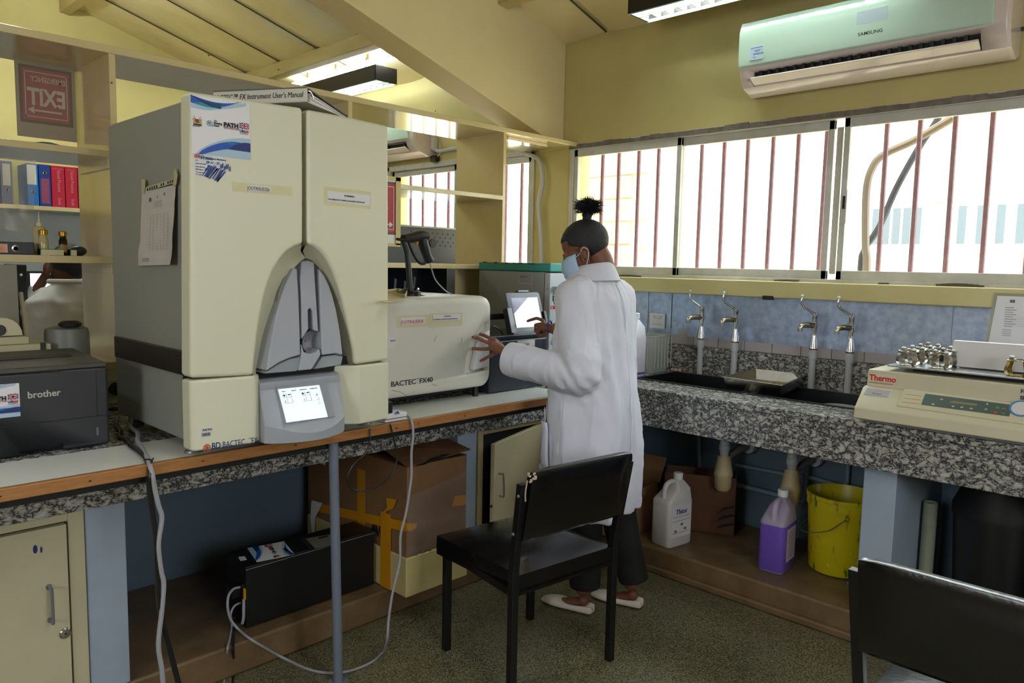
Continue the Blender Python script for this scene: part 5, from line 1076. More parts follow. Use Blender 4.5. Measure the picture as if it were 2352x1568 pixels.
ell(.024, .047, 0); s.mi = 1; ell(.0215, .0445, .0005); s.mi = 0; s.box(cx_-.024, cx_+.024, yd_-.0013, yd_, cz_-.024, cz_+.004); s.mi = 2; s.box(cx_-.02, cx_+.02, yd_-.0015, yd_, cz_+.008, cz_+.02); s.box(cx_-.015, cx_+.015, yd_-.0015, yd_, cz_-.036, cz_-.026); s.mi = 1; s.text('Green Label', .008, (cx_-.02, yd_-.0016, cz_-.012), (1, 0, 0), (0, 0, 1), sx=.9, bold=.0001)
s.build('oval_badge', [ink_m, label_m, green_m], d)
q = at(1268, 706, 'y', YI); s = MB(); s.box(q.x-.014, q.x+.03, yd_-.0005, yd_+.001, q.z-.011, q.z+.011); s.mi = 1; s.box(q.x-.012, q.x+.028, yd_-.0008, yd_, q.z-.009, q.z+.009); s.mi = 0; s.box(q.x-.005, q.x+.002, yd_-.001, yd_, q.z-.006, q.z+.006); s.build('warning_sticker', [label_m, red_m], d)

# ================================================================ sink counter things
def tap(x, y, lean, ang, lab, short=0):
    t = thing('pillar_tap', lab, 'tap', (x, y, .9)); zt_ = 1.098-.004
    s = MB(); s.lathe([(.0155, .9), (.0155, zt_-.045), (.0195, zt_-.044), (.0195, zt_-.012), (.017, zt_-.01), (.017, zt_)], (x, y, 0), 18); s.build('riser_pipe', pvc_m, t)
    MB().lathe([(.019, zt_), (.019, zt_+.006), (.014, zt_+.008)], (x, y, 0), 16).build('rusty_nut', mat('tap_rust', '4a3420', .7) if 'tap_rust' not in bpy.data.materials else bpy.data.materials['tap_rust'], t)
    MB().lathe([(.021, zt_+.006), (.019, zt_+.03), (.0125, zt_+.06), (.0115, zt_+.09), (.016, zt_+.11), (.0165, zt_+.125), (.012, zt_+.13), (.012, zt_+.155), (.0135, zt_+.157), (.0135, zt_+.178), (.01, zt_+.18)], (x, y, 0), 20).build('tap_body', chrome_m, t)
    c_, s__ = math.cos(ang), math.sin(ang); D = Vector((c_, s__, 0)); b0 = Vector((x, y, zt_+.118))
    MB().tube([b0, b0+D*.04+Vector((0, 0, .002)), b0+D*.075+Vector((0, 0, -.004)), b0+D*.08+Vector((0, 0, -.022))], [.0155, .0145, .0125, .0105], 14, smooth=3).build('spout', chrome_m, t)
    MB().cyl(b0+D*.08+Vector((0, 0, -.016)), b0+D*.08+Vector((0, 0, -.03)), .0115, n=14).build('aerator', steel_m, t)
    h0 = Vector((x, y, zt_+.168)); E_ = Vector((math.cos(ang+lean), math.sin(ang+lean), 0))
    pts = [h0, h0+E_*.03+Vector((0, 0, .02)), h0+E_*.062+Vector((0, 0, .04)), h0+E_*.075+Vector((0, 0, .065)), h0+E_*.072+Vector((0, 0, .09))]
    MB().tube(pts, [.008, .006, .006, .0065, .005], 10, smooth=4).build('elbow_lever', chrome_m, t)
    MB().ball(pts[-1], .0085, n=10).build('lever_tip', mat('lever_tip', 'c9dde8', .15) if 'lever_tip' not in bpy.data.materials else bpy.data.materials['lever_tip'], t)
    return t
A1 = R(150)
tap(3.625, 2.085, -R(55), A1, 'chrome elbow lever tap nearest the plastic tub')
tap(3.625, 1.885, -.15, A1, 'chrome elbow lever tap behind the left rim of the steel tray')
tap(3.625, 1.473, -.15, A1, 'chrome elbow lever tap just right of the steel tray')
tap(3.625, 1.30, -.15, A1, 'chrome elbow lever tap nearest the shaker')
# steel tray tilted over the sink divider
c = [at(1660, 864, 'z', .965), at(1735, 846, 'z', .968), at(1855, 859, 'z', .962), at(1796, 884, 'z', .955)]
o_ = (c[0]+c[1]+c[2]+c[3])/4
def tr(k, dz): return [o_+(p-o_)*k+Vector((0, 0, dz)) for p in c]
t = MB().loft([tr(1.03, -.002), tr(1.03, .0), tr(.97, .0), tr(.9, -.048), tr(.87, -.05)], caps=False); 
t.quad(tr(.87, -.05)); t.loft([tr(.985, -.004), tr(.91, -.054)], caps=False); t.quad(tr(.91, -.054)[::-1]); t = t.build('steel_tray', steel_m, None, 'shallow stainless steel tray bridging the two black sinks', cat='tray', bevel=.002)
s = MB(); random.seed(3)
for k in range(7): s.ball(o_+Vector((random.uniform(-.0, .09), random.uniform(-.06, .02), -.045)), random.uniform(.006, .014), random.uniform(.006, .012), .004, 8)
s.build('fruit_peel', mat('orange_peel', 'c98f2c', .6), None, 'scraps of orange peel lying in the steel tray', cat='food scraps')
bpy.data.objects['fruit_peel']['kind'] = 'stuff'
MB().lathe([(.001, .8), (.075, .803), (.08, .81), (.078, .812), (.001, .806)], (3.33, 1.22, .075), 28).build('sink_plate', mat('grey_plate', '8a8c8c', .4), None, 'grey round dish lying in the sink beside the shaker', cat='dish')
# translucent tub with rag, jug behind the woman's shoulder, soap notice
q = Vector((3.46, 2.36, .9)); t = thing('plastic_tub', 'translucent ribbed plastic tub holding a rag by the sink', 'tub', q)
a = at(1494, 870, 'z', .9); xx0, xx1, yy0, yy1 = 3.40, 3.60, 2.245, 2.50
R0 = lambda k, z: [((xx0+xx1)/2+u*k, (yy0+yy1)/2+v*k, z) for u, v in rrect(xx1-xx0, yy1-yy0, .035, 5)]
MB().loft([R0(.86, .902), R0(.9, .91), R0(1, 1.10), R0(1.04, 1.103), R0(1.04, 1.109), R0(.98, 1.109), R0(.88, .912), R0(.84, .906)], caps=True).build('tub_wall', clear_mat('tub_plastic', 'e4e6e6', .34, .25), t)
s = MB()
for k in range(7): yy = yy0+.03+.035*k; s.box(xx0+.004, xx0+.007, yy, yy+.004, .93, 1.10)
for k in range(6): xx = xx0+.03+.032*k; s.box(xx, xx+.004, yy0+.0, yy0+.003, .93, 1.10)
s.build('rib', clear_mat('rib_plastic', 'f2f2f2', .5, .3), t)
s = MB(); s.ball((3.50, 2.35, .935), .055, .07, .035, 14); s.ball((3.48, 2.31, .925), .03, .04, .02, 10); s.build('rag', mat('beige_rag', 'b9a79a', .9, bump=(40, .8)), None, 'crumpled beige rag inside the plastic tub', cat='cloth')
bpy.data.objects['rag'].location = (0, 0, 0)
s = MB(); 
for k in range(8): s.ball((3.63+.012*(k % 3), 2.21+.008*k, .908), .012, .01, .008, 8)
s.build('wet_crumbs', mat('crumbs', 'c4a890', .8), None, 'damp pinkish scraps beside the plastic tub', cat='scraps'); bpy.data.objects['wet_crumbs']['kind'] = 'stuff'
a = at(1495, 718, 'x', 3.69); b_ = at(1528, 755, 'x', 3.69); s = MB(); s.box(3.682, 3.6845, b_.y, a.y, b_.z, a.z); s.mi = 1
for k in range(3): s.box(3.6812, 3.683, b_.y+.02, a.y-.02, a.z-.03-.035*k, a.z-.027-.035*k)
s.text('Hot  Cold', .016, (3.6812, a.y-.02, a.z-.022), (0, -1, 0), (0, 0, 1)); s.build('tap_notice', [paper_m, inklt_m], None, 'small white notice card on the tin behind the plastic tub', cat='notice')
def jug(name, lab, c, ang, w_, d_, h_, m_, liquid=None, label=True, lvl=.6, capm=None):
    """handled square plastic jerry jug: w across label face, d deep, handle along d"""
    t = thing(name, lab, 'jug', c); Rz = rotz(ang); c = Vector(c)
    L_ = lambda x, y, z: c+Rz @ Vector((x, y, z)); r_ = .022
    RR = lambda k, z, kx=0, ky=0, sc=(1, 1): [L_(kx+u*sc[0]*k, ky+v*sc[1]*k, z) for u, v in rrect(w_, d_, r_, 4)]
    hs = h_*.68
    o = MB().loft([RR(.93, 0), RR(1, .008), RR(1, hs-.01), RR(.97, hs), RR(1, hs+.05, 0, d_*.2, (.8, .52)), RR(1, hs+.085, 0, d_*.18, (.34, .3)), RR(1, hs+.09, 0, d_*.2, (.26, .24))]).build('jug_body', m_, t, sharp=60)
    MB().lathe([(.021, hs+.085), (.021, hs+.09), (.023, hs+.092), (.023, hs+.118), (.021, hs+.12)], (0, 0, 0), 20).bm.free()
    cp = L_(0, d_*.2, 0); MB().lathe([(.019, hs+.08), (.019, hs+.092), (.0235, hs+.093), (.0235, hs+.12), (.021, hs+.122)], cp, 20).build('screw_cap', capm or white_m, t)
    MB().tube([L_(0, d_*.12, hs+.07), L_(0, -d_*.05, hs+.085), L_(0, -d_*.28, hs+.072), L_(0, -d_*.36, hs+.03), L_(0, -d_*.36, hs-.008)], [.012, .013, .013, .013, .015], 10, smooth=4, flat=.9).build('carry_handle', m_, t)
    if liquid: MB().loft([RR(.965, .004), RR(1.006, .01), RR(1.006, hs*lvl), RR(1.004, hs*lvl+.001)]).build('liquid', liquid, t, sharp=60)
    return t, L_, hs
jw = mat('jug_white', 'd2d0ce', .4, sss=.05)
t, L_, hs = jug('jerry_jug', 'white handled detergent jug with blue label under the sink', (3.16, 1.933, .12), R(-99), .12, .175, .335, jw)
# label face looks towards the camera right side
s = MB(); f = lambda u, z: L_(-.085-.0006, 0, 0)*0
nx = -1
def LF(side, u, z, k=.0008): return L_(.06+k, u, z)
dd = (LF(1, .01, 0)-LF(1, 0, 0)).normalized(); s.prism([LF(1, -.07, .05), LF(1, .07, .05), LF(1, .07, .21), LF(1, -.07, .21)], (LF(1, 0, 0, .0012)-LF(1, 0, 0)))
s.mi = 1; s.text('Thiox', .034, LF(1, -.045, .165, .0018), dd, (0, 0, 1), bold=.0006, shear=.2); s.mi = 2
for z_ in (.15, .13, .07): s.prism([LF(1, -.062, z_, .0014), LF(1, .062, z_, .0014), LF(1, .062, z_+.002, .0014), LF(1, -.062, z_+.002, .0014)], (LF(1, 0, 0, .0012)-LF(1, 0, 0)))
for u, z_ in ((-.005, .105), (-.05, .075), (.02, .08)): s.prism([LF(1, u, z_, .0014), LF(1, u+.018, z_, .0014), LF(1, u+.018, z_+.012, .0014), LF(1, u, z_+.012, .0014)], (LF(1, 0, 0, .0012)-LF(1, 0, 0)))
s.build('jug_label', [label_m, navy_m, inkgrey_m], t)
jc = clear_mat('jug_clear', 'e0d4e6', .45, .25); vio = mat('violet_liquid', '6a4fb4', .2, coat=.4)
t, L2, hs = jug('jerry_jug', 'translucent handled jug of violet liquid beside the yellow bucket', (3.25, 1.43, .12), R(-85), .115, .18, .345, jc, vio, lvl=.93)
def L2F(u, z, k): return L2(.058+k, u, z)
s = MB(); s.prism([L2(.0588, -.05, .05), L2(.0588, .055, .05), L2(.0588, .055, .2), L2(.0588, -.05, .2)], L2(.0598, 0, 0)-L2(.0588, 0, 0)); s.mi = 1; dn_ = (L2(.0598, 0, 0)-L2(.0588, 0, 0)); du = (L2(0, .01, 0)-L2(0, 0, 0)).normalized()
for k in range(10): z_ = .185-.013*k; s.prism([L2(.0601, -.04, z_), L2(.0601, .045, z_), L2(.0601, .045, z_+.003), L2(.0601, -.04, z_+.003)], dn_*.3)
s.build('jug_label', [mat('mauve_label', 'b8a8c0', .6), inkgrey_m], t)
t, L3, hs = jug('jerry_jug', 'white jug with violet residue standing on the counter by her shoulder', (3.295, 2.31, .9), R(-95), .11, .145, .31, mat('jug_lilac', 'dcd8e4', .35, sss=.05), vio, lvl=.1)
# yellow bucket with paint spatter
bk = thing('paint_bucket', 'dirty yellow bucket with paint spatter and wire handle', 'bucket', (3.44, 1.235, .12)); cx_, cy_ = 3.445, 1.225
ym = mat('yellow_bucket', 'd2bf12', .35); nt = ym.node_tree; N = nt.nodes; L = nt.links
g = N.new('ShaderNodeNewGeometry'); n_ = N.new('ShaderNodeTexNoise'); n_.inputs['Scale'].default_value = 22; n_.inputs['Detail'].default_value = 5; mp = N.new('ShaderNodeMapping'); mp.inputs['Scale'].default_value = (1, 1, .35); L.new(g.outputs['Position'], mp.inputs[0]); L.new(mp.outputs[0], n_.inputs['Vector'])
r_ = N.new('ShaderNodeValToRGB'); e = r_.color_ramp.elements; e[0].position = .335; e[0].color = lin('3f7a2c'); e[1].position = .66; e[1].color = lin('e8e4b0'); q = e.new(.36); q.color = lin('a8961c'); q = e.new(.42); q.color = lin('d6c416'); q = e.new(.615); q.color = lin('d6c416'); L.new(n_.outputs['Fac'], r_.inputs['Fac']); L.new(r_.outputs['Color'], N['Principled BSDF'].inputs['Base Color'])
MB().lathe([(.001, .125), (.127, .125), (.13, .132), (.145, .42), (.151, .422), (.151, .455), (.154, .457), (.154, .475), (.149, .476), (.142, .455), (.126, .135), (.001, .134)], (cx_, cy_, 0), 40, caps=False).build('bucket_shell', ym, bk, sharp=30)
MB().tube([(cx_-.13, cy_-.075, .40), (cx_-.15, cy_-.06, .39), (cx_-.158, cy_+.0, .335), (cx_-.14, cy_+.1, .30), (cx_-.05, cy_+.165, .29), (cx_+.03, cy_+.15, .33), (cx_+.05, cy_+.145, .41)], .0025, 6, smooth=4).build('wire_handle', mat('handle_wire', '6e6a40', .4), bk)
s = MB()
for a0, z_ in ((R(208), .40),): s.ball((cx_+.147*math.cos(a0), cy_+.147*math.sin(a0), z_), .012, n=10)
s.build('handle_lug', ym, bk)
# drains and pipes
def trap(x, y, lab):
    t = thing('bottle_trap', lab, 'drain', (x, y, .42))
    MB().lathe([(.024, .72), (.024, .60), (.027, .598), (.027, .57), (.024, .568), (.022, .56), (.022, .52)], (x, y, 0), 20).build('tail_pipe', pvc_m, t)
    MB().lathe([(.030, .545), (.033, .53), (.045, .46), (.047, .452), (.047, .444), (.044, .437), (.040, .38), (.030, .366), (.001, .364)], (x, y, 0), 24, caps=False).build('trap_bottle', pvcy_m, t)
    MB().tube([(x+.03, y, .53), (x+.12, y-.005, .55), (3.70, y-.01, .555)], [.018, .018, .018], 12).build('waste_arm', mat('arm_grey', '8f8c84', .5), t)
    MB().lathe([(.035, 0), (.038, .01), (.038, .035), (.03, .04)], (3.635, y-.01, .553), 18, Matrix.Rotation(R(90), 3, 'Y')).build('wall_collar', pvc_m, t)
    return t
trap(3.41, 1.80, 'yellowed bottle trap hanging below the sink above the cardboard'); trap(3.41, 1.452, 'yellowed bottle trap hanging below the sink above the violet jug')
wp = mat('painted_pipe', '8595a6', .45)
X_ = 3.665
def pipe(lab, pts, r_=.011): return MB().tube([at(*p, 'x', X_) for p in pts], r_, 10).build('water_pipe', wp, None, lab, cat='pipe')
pipe('upright painted pipe at the left end below the sinks', ((1605, 985), (1606, 1090)), .012)
pipe('painted pipe running low behind the two bottle traps', ((1505, 1062), (1560, 1075), (1606, 1090), (1650, 1103), (1740, 1124), (1845, 1152), (1851, 1140), (1853, 1105)), .0125)
pipe('upright painted pipe right of the second bottle trap', ((1858, 1030), (1853, 1105)), .011)
pipe('painted pipe with square bend ending at the column', ((1690, 1067), (1800, 1088), (1870, 1098), (1935, 1116), (1946, 1108), (1950, 1040)), .010)

# cartons below the sinks
def open_carton(name, lab, c, ang, w_, d_, h_, flaps, m_=card_m):
    t = thing(name, lab, 'carton', c); Rz = rotz(ang); c = Vector(c); L_ = lambda x, y, z: c+Rz @ Vector((x, y, z)); k = .006
    for a in ((-w_/2, -w_/2+k, -d_/2, d_/2), (w_/2-k, w_/2, -d_/2, d_/2), (-w_/2, w_/2, -d_/2, -d_/2+k), (-w_/2, w_/2, d_/2-k, d_/2)):
        MB().loft([[L_(a[0], a[2], z), L_(a[1], a[2], z), L_(a[1], a[3], z), L_(a[0], a[3], z)] for z in (0, h_)]).build('carton_side', m_, t)
    MB().loft([[L_(-w_/2, -d_/2, z), L_(w_/2, -d_/2, z), L_(w_/2, d_/2, z), L_(-w_/2, d_/2, z)] for z in (0.001, .006)]).build('carton_base', m_, t)
    for pts in flaps: s = MB(); P = [L_(*p) for p in pts]; n_ = (P[1]-P[0]).cross(P[2]-P[0]).normalized(); s.prism(P, n_*.005); s.build('flap', m_, t)
    return t, L_
open_carton('open_carton', 'small open cardboard box beside the white coat hem under the sink', (3.14, 2.27, .12), R(4), .3, .34, .24, [((.15, -.18, .24), (.15, .18, .24), (.21, .18, .36), (.21, -.18, .36)), ((-.15, .18, .24), (.15, .18, .24), (.15, .2, .34), (-.15, .2, .34))])
t, L_ = open_carton('brown_carton', 'brown cardboard box with black swoosh marks behind the white jug', (3.46, 1.955, .12), R(28), .16, .36, .30, [], mat('brown_card', '6e4a30', .7, var=(5, '52331e', .5)))
s = MB()
for k in range(3): s.prism([L_(-.0815, -.175, .16-.045*k), L_(-.0815, -.12, .145-.045*k), L_(-.0815, -.085, .10-.035*k), L_(-.0815, -.12, .13-.045*k), L_(-.0815, -.175, .148-.045*k)], L_(-.001, 0, 0)-L_(0, 0, 0))
s.build('swoosh_mark', ink_m, t)
# clear tube and bins by the right column
MB().lathe([(.027, .12), (.027, .53), (.0245, .53), (.0245, .125)], (3.40, .855, 0), 28, caps=True).build('clear_cylinder', mat('tube_frosted', '9aa08a', .2, var=(8, '7a8270', .4)), None, 'frosted clear plastic cylinder standing by the right column', cat='tube')
for i, (x_, y_, r_, h_) in enumerate(((3.45, .62, .16, .55), (3.38, .26, .17, .50))):
    t = thing('waste_bin', ['round black bin beside the clear cylinder under the counter', 'round black bin at the right edge under the counter'][i], 'bin', (x_, y_, .12))
    MB().lathe([(r_*.85, .12), (r_*.87, .13), (r_, .12+h_*.72)], (x_, y_, 0), 30).build('bin_body', black_m, t); MB().lathe([(r_*1.03, .12+h_*.72), (r_*1.04, .12+h_*.78), (r_*.8, .12+h_*.95), (.001, .12+h_)], (x_, y_, 0), 30).build('bin_lid', mat('lid_black', '0e0e12', .55) if i == 0 else bpy.data.materials['lid_black'], t)
# ================================================================ orbital shaker
sk = thing('orbital_shaker', 'cream bench shaker with green control panel and steel flask clamps', 'shaker', (3.2, .6, .9))
XS = 3.06; ya = at(1993, 850, 'x', XS).y; ye = -.35; cream_s = mat('shaker_cream', 'd2cbb0', .4)
zT = at(1993, 847, 'x', XS).z; zM = at(1993, 882, 'x', XS).z
MB().box(XS, 3.55, ye, ya, zM-.03, zT).build('upper_housing', cream_s, sk, bevel=.006, seg=3)
pr = [(XS+.0, zM-.004), (XS-.025, zM-.008), (XS-.105, .957), (XS-.108, .918), (XS-.09, .912), (3.5, .912), (3.5, zM-.004)]
MB().loft([[(x, y, z) for x, z in pr] for y in (ye, ya+.005)]).build('control_housing', cream_s, sk, bevel=.004, seg=2)
MB().box(XS-.06, 3.5, ye+.03, ya-.02, .901, .916).build('base_pan', mat('pan_grey', '8c90a0', .4), sk)
s0 = Vector((XS-.025, 0, zM-.008)); s1 = Vector((XS-.105, 0, .957)); nrm = Vector((0, 1, 0)).cross(s1-s0).normalized()
if nrm.z < 0: nrm = -nrm
def SH(px, py, k=.0006): return hit(px, py, s0+nrm*k, nrm)
def spanel(name, pts, m_, k=.0006, th=.001, **kw): return MB().prism([SH(*p, k) for p in pts], nrm*th).build(name, m_, sk, **kw)
spanel('raised_fascia', [(2078, 893), (2352, 930), (2352, 975), (2060, 932)], cream_s, .0004, .003)
spanel('control_panel', [(2126, 904), (2326, 930), (2318, 956), (2116, 929)], mat('panel_green', '4a5c58', .3), .004, .0008)
s = MB(); yd = Vector((0, -1, 0)); xu = (s0-s1).normalized()
for p, k_ in (((2143, 928), 0), ((2189, 933), 0), ((2209, 935), 0), ((2231, 938), 0), ((2163, 917), 0)): q = SH(*p, .0052); s.mi = 0; s.prism([q+yd*.005*math.cos(R(30*i))+xu*.004*math.sin(R(30*i)) for i in range(12)], nrm*.0005)
q = SH(2267, 929, .0052); s.prism([q-yd*.005, q+yd*.005, q+xu*.009], nrm*.0005); q = SH(2265, 938, .0052); s.prism([q-yd*.005, q+yd*.005, q-xu*.009], nrm*.0005)
for m_, p in ((1, (2291, 936)), (2, (2287, 947))): q = SH(*p, .0052); s.mi = m_; s.prism([q+yd*.0065*math.cos(R(30*i))+xu*.0055*math.sin(R(30*i)) for i in range(12)], nrm*.0006)
s.mi = 0; s.text('speed', .007, SH(2180, 924, .0052), yd, xu); s.text('start', .007, SH(2301, 938, .0052), yd, xu); s.text('stop', .007, SH(2299, 949, .0052), yd, xu); s.mi = 3
s.prism([SH(2185, 920, .0052), SH(2245, 927, .0052), SH(2243, 932, .0052), SH(2183, 925, .0052)], nrm*.0004)
s.build('panel_marks', [mat('mark_pale', 'b8bcb0', .5), mat('mark_green', '2ca048', .4), mat('mark_red', 'c83c34', .4), mat('scratch', '8c8268', .6)], sk)
for k in range(3): spanel('groove', [(2078+0*k-3*k, 904+9*k), (2118-3*k, 909+9*k), (2118-3*k, 910+9*k), (2078-3*k, 905+9*k)], gold_m, .0036, .0003)
s = MB(); s.prism([SH(*p, .0006) for p in ((1992, 890), (2051, 896), (2043, 914), (1983, 906))], nrm*.0006); s.mi = 1
for k in range(5): s.prism([SH(1992-2*k, 892+3*k, .0016), SH(2047-2*k, 898.5+3*k, .0016), SH(2047-2*k, 899.3+3*k, .0016), SH(1992-2*k, 892.8+3*k, .0016)], nrm*.0003)
s.text('Serviced', .009, SH(2003, 904, .0018), yd, xu, shear=.2); s.build('service_label', [label_m, inkgrey_m], sk)
q = SH(2346, 938, .004); s = MB(); ring_ = [(.034, 0), (.034, .001), (.029, .0012)]
s.mi = 0; s.prism([q+yd*.036*math.cos(R(15*i))+xu*.036*math.sin(R(15*i)) for i in range(24)], nrm*.001); s.mi = 1; s.prism([q+yd*.029*math.cos(R(15*i))+xu*.029*math.sin(R(15*i)) for i in range(24)], nrm*.0014); s.build('round_seal', [mat('seal_blue', '4a86c0', .5), label_m], sk)
q0 = at(1994, 853, 'x', XS); s = MB(); a = at(1995, 856, 'x', XS-.001); b_ = at(2056, 880, 'x', XS-.001); s.box(XS-.0008, XS+.001, b_.y, a.y, b_.z, a.z); s.mi = 1; s.text('Thermo', .031, (XS-.0012, a.y-.004, a.z-.026), yd, (0, 0, 1), bold=.0009, sx=.95); s.mi = 2; s.text('ELECTRON CORPORATION', .0068, (XS-.0012, a.y-.006, a.z-.038), yd, (0, 0, 1), sx=1.0); s.build('maker_plate', [mat('plate_cream', 'dccfb8', .4), red_m, mat('copper_ink', 'b4785c', .5)], sk)
s = MB(); q = at(2344, 902, 'x', XS); s.text('Forma', .018, (XS-.001, q.y, q.z), yd, (0, 0, 1), bold=.0006); s.text('Shaker', .018, (XS-.001, q.y, q.z-.022), yd, (0, 0, 1), bold=.0006); s.build('lettering', ink_m, sk)
zp = zT+.016; xp0 = 3.075
MB().box(xp0, 3.56, ye+.02, ya-.065, zp, zp+.007).build('platform', mat('platform_alu', 'c8ccd0', .25, metal=.8), sk, bevel=.002)
MB().box(xp0+.06, 3.5, ye+.08, ya-.14, zT-.002, zp).build('drive_deck', dark_m, sk)
def clamp(x, y, r_=.033, tone=steel_m, parent=sk):
    s = MB(); z = zp+.0075
    s.lathe([(r_*.9, z), (r_*.9, z+.003)], (x, y, 0), 18)
    for k in range(4):
        a = R(45+90*k); c_, s_ = math.cos(a), math.sin(a); w_ = .009
        prof = [(r_*.75, 0), (r_*1.12, .008), (r_*1.22, .022), (r_*1.0, .045), (r_*.9, .056), (r_*1.0, .06)]
        rows = [[(x+rr*c_-s_*w_*d, y+rr*s_+c_*w_*d, z+zz) for rr, zz in prof] for d in (-1, 1)]
        s.loft(rows, caps=False, closed=False)
    c = s.build('flask_clamp', tone, parent, normals=False)
    ring_ = MB().tube([(x+r_*.98*math.cos(R(30*k)), y+r_*.98*math.sin(R(30*k)), z+.055) for k in range(12)], .0022, 6, closed=True).build('spring_ring', chrome_m, c)
    for k in (0, 2): a = R(45+90*k); MB().ball((x+r_*math.cos(a), y+r_*math.sin(a), z+.063), .0085, .0085, .005, 10).build('white_cap', white_m, c)
random.seed(5)
cl = []
for j in range(4): cl.append((xp0+.045+.105*j, ya-.125))
for j in range(3): cl.append((xp0+.045+.105*j, ya-.235))
cl.append((xp0+.048, .545)); cl.append((xp0+.048, .43))
for i, (x_, y_) in enumerate(cl): clamp(x_, y_, .036, steel_m if i not in (7,) else mat('brassy_steel', 'a08a4c', .25, metal=.9))
P = [at(2190, 782, 'x', 3.22), at(2360, 792, 'x', 3.20)]; zb_ = at(2186, 835, 'x', 3.22).z
t = thing('paper_pad', 'thick folded white paper standing among the shaker clamps', 'paper', P[0])
MB().loft([[(3.22, P[0].y, P[0].z), (3.215, -.1, P[0].z+.008), (3.23, -.1, P[0].z+.01), (3.235, P[0].y-.003, P[0].z+.002)], [(3.205, P[0].y+.004, zp+.012), (3.2, -.1, zp+.012), (3.21, -.1, zp+.01), (3.215, P[0].y+.002, zp+.01)]]).build('front_leaf', paper_m, t)
MB().loft([[(3.236, P[0].y-.001, P[0].z+.001), (3.236, -.1, P[0].z+.008), (3.242, -.1, P[0].z+.008), (3.242, P[0].y-.003, P[0].z)], [(3.29, P[0].y+.004, zp+.012), (3.29, -.1, zp+.012), (3.296, -.1, zp+.01), (3.296, P[0].y+.002, zp+.01)]]).build('rear_leaf', paper_m, t)
# side bottle/knob visible left of the shaker
MB().tube([(3.20, ya+.008, .935), (3.20, ya+.05, .935), (3.20, ya+.06, .935)], [.028, .03, .022], 18).build('plastic_bottle', mat('pale_green_pe', 'b6c4b4', .3), None, 'pale plastic bottle lying against the shaker side', cat='bottle')
# laminated notice on the wall by the shaker
t = thing('wall_notice', 'laminated printed notice hanging on the wall behind the shaker', 'notice', (3.6, .7, 1.3)); xn = 3.608
n0 = at(2284, 672, 'x', xn); n1 = at(2262, 790, 'x', xn)
P = [(xn, n0.y, n0.z), (xn, n0.y-.22, n0.z), (xn, n1.y-.22, n1.z-.02), (xn, n1.y, n1.z-.02)]
MB().prism(P, (.0012, 0, 0)).build('sleeve', clear_mat('sleeve_clear', 'dcdcc8', .35, .12), t)
P = [(xn-.001, n0.y-.012, n0.z-.012), (xn-.001, n0.y-.21, n0.z-.012), (xn-.001, n1.y-.21, n1.z), (xn-.001, n1.y-.012, n1.z)]; MB().prism(P, (-.0006, 0, 0)).build('sheet', paper_m, t)
s = MB(); yt = n0.y-.045
s.box(xn-.0022, xn-.0016, yt-.03, yt-.012, n0.z-.038, n0.z-.026); s.mi = 1
for k in range(9): s.box(xn-.0022, xn-.0016, yt-.028-.01*(k % 2), yt+.002, n0.z-.06-.0095*k, n0.z-.056-.0095*k)
for k in range(6): s.box(xn-.0022, xn-.0016, yt-.14, yt-.03, n0.z-.098-.007*k, n0.z-.0972-.007*k)
for k in range(4): s.box(xn-.0022, xn-.0016, yt-.025, yt+.006, n0.z-.15-.008*k, n0.z-.147-.008*k)
s.build('print', [inkgrey_m, inklt_m], t)

# ================================================================ below the left bench
ct = thing('big_carton', 'large cardboard carton with yellow tape on a cream foam base', 'carton', (1.98, 2.7, .12))
cx0, cx1, cy0, cy1 = 1.822, 2.145, 2.33, 3.08; zf, zc_ = .288, .66
MB().box(cx0-.006, cx1+.006, cy0-.006, cy1, .122, zf).build('foam_base', foam_m, ct, bevel=.006)
MB().box(cx0, cx1, cy0, cy1, zf, zc_).build('carton_body', card_m, ct, bevel=.003)
s = MB(); s.loft([[(cx0, cy0, zc_), (cx1+.01, cy0-.01, zc_+.02), (cx1+.01, cy0-.01, zc_+.024), (cx0, cy0, zc_+.004)], [(cx0, cy0+.17, zc_+.05), (cx1, cy0+.17, zc_+.05), (cx1, cy0+.17, zc_+.054), (cx0, cy0+.17, zc_+.054)]]); s.build('torn_flap', mat('torn_card', '7d5733', .8, var=(12, '54381f', .6)), ct)
s = MB(); random.seed(2); n_ = 16; lo = [(cx0+.04+(cx1-cx0-.05)*i/n_, cy0-.003, zc_-.006+.010*math.sin(math.pi*i/n_)+.006*random.random()) for i in range(n_+1)]; hi = [(p[0], p[1]-.002, p[2]+.004+.016*math.sin(math.pi*i/n_)*(.6+.4*random.random())) for i, p in enumerate(lo)]
s.prism(lo+hi[::-1], (0, -.001, 0)); s.build('tear', dark_m, ct)
e = .0012
def tapebox(a, b_): MB().box(min(a[0], b_[0]), max(a[0], b_[0]), min(a[1], b_[1]), max(a[1], b_[1]), min(a[2], b_[2]), max(a[2], b_[2])).build('packing_tape', tape_m, ct)
LX = lambda px, py: at(px, py, 'x', cx0-.007)
q = [LX(818, 1075), LX(835, 1290)]; tapebox((cx0-e, q[1].y, zf), (cx0, q[0].y, q[0].z))
q = [LX(874, 1180), LX(897, 1360)]; tapebox((cx0-.0075, LX(897, 1270).y, .123), (cx0-.006, LX(874, 1270).y, LX(880, 1175).z))
q = [LX(690, 1140), LX(935, 1215)]; MB().prism([(cx0-.004, 3.05, q[0].z-.004), (cx0-.004, cy0-.001, LX(934, 1199).z), (cx0-.004, cy0-.001, LX(934, 1222).z), (cx0-.004, 3.05, q[0].z-.045)], (-.0012, 0, 0)).build('packing_tape', tape_m, ct)
FY = lambda px, py: at(px, py, 'y', cy0-.002)
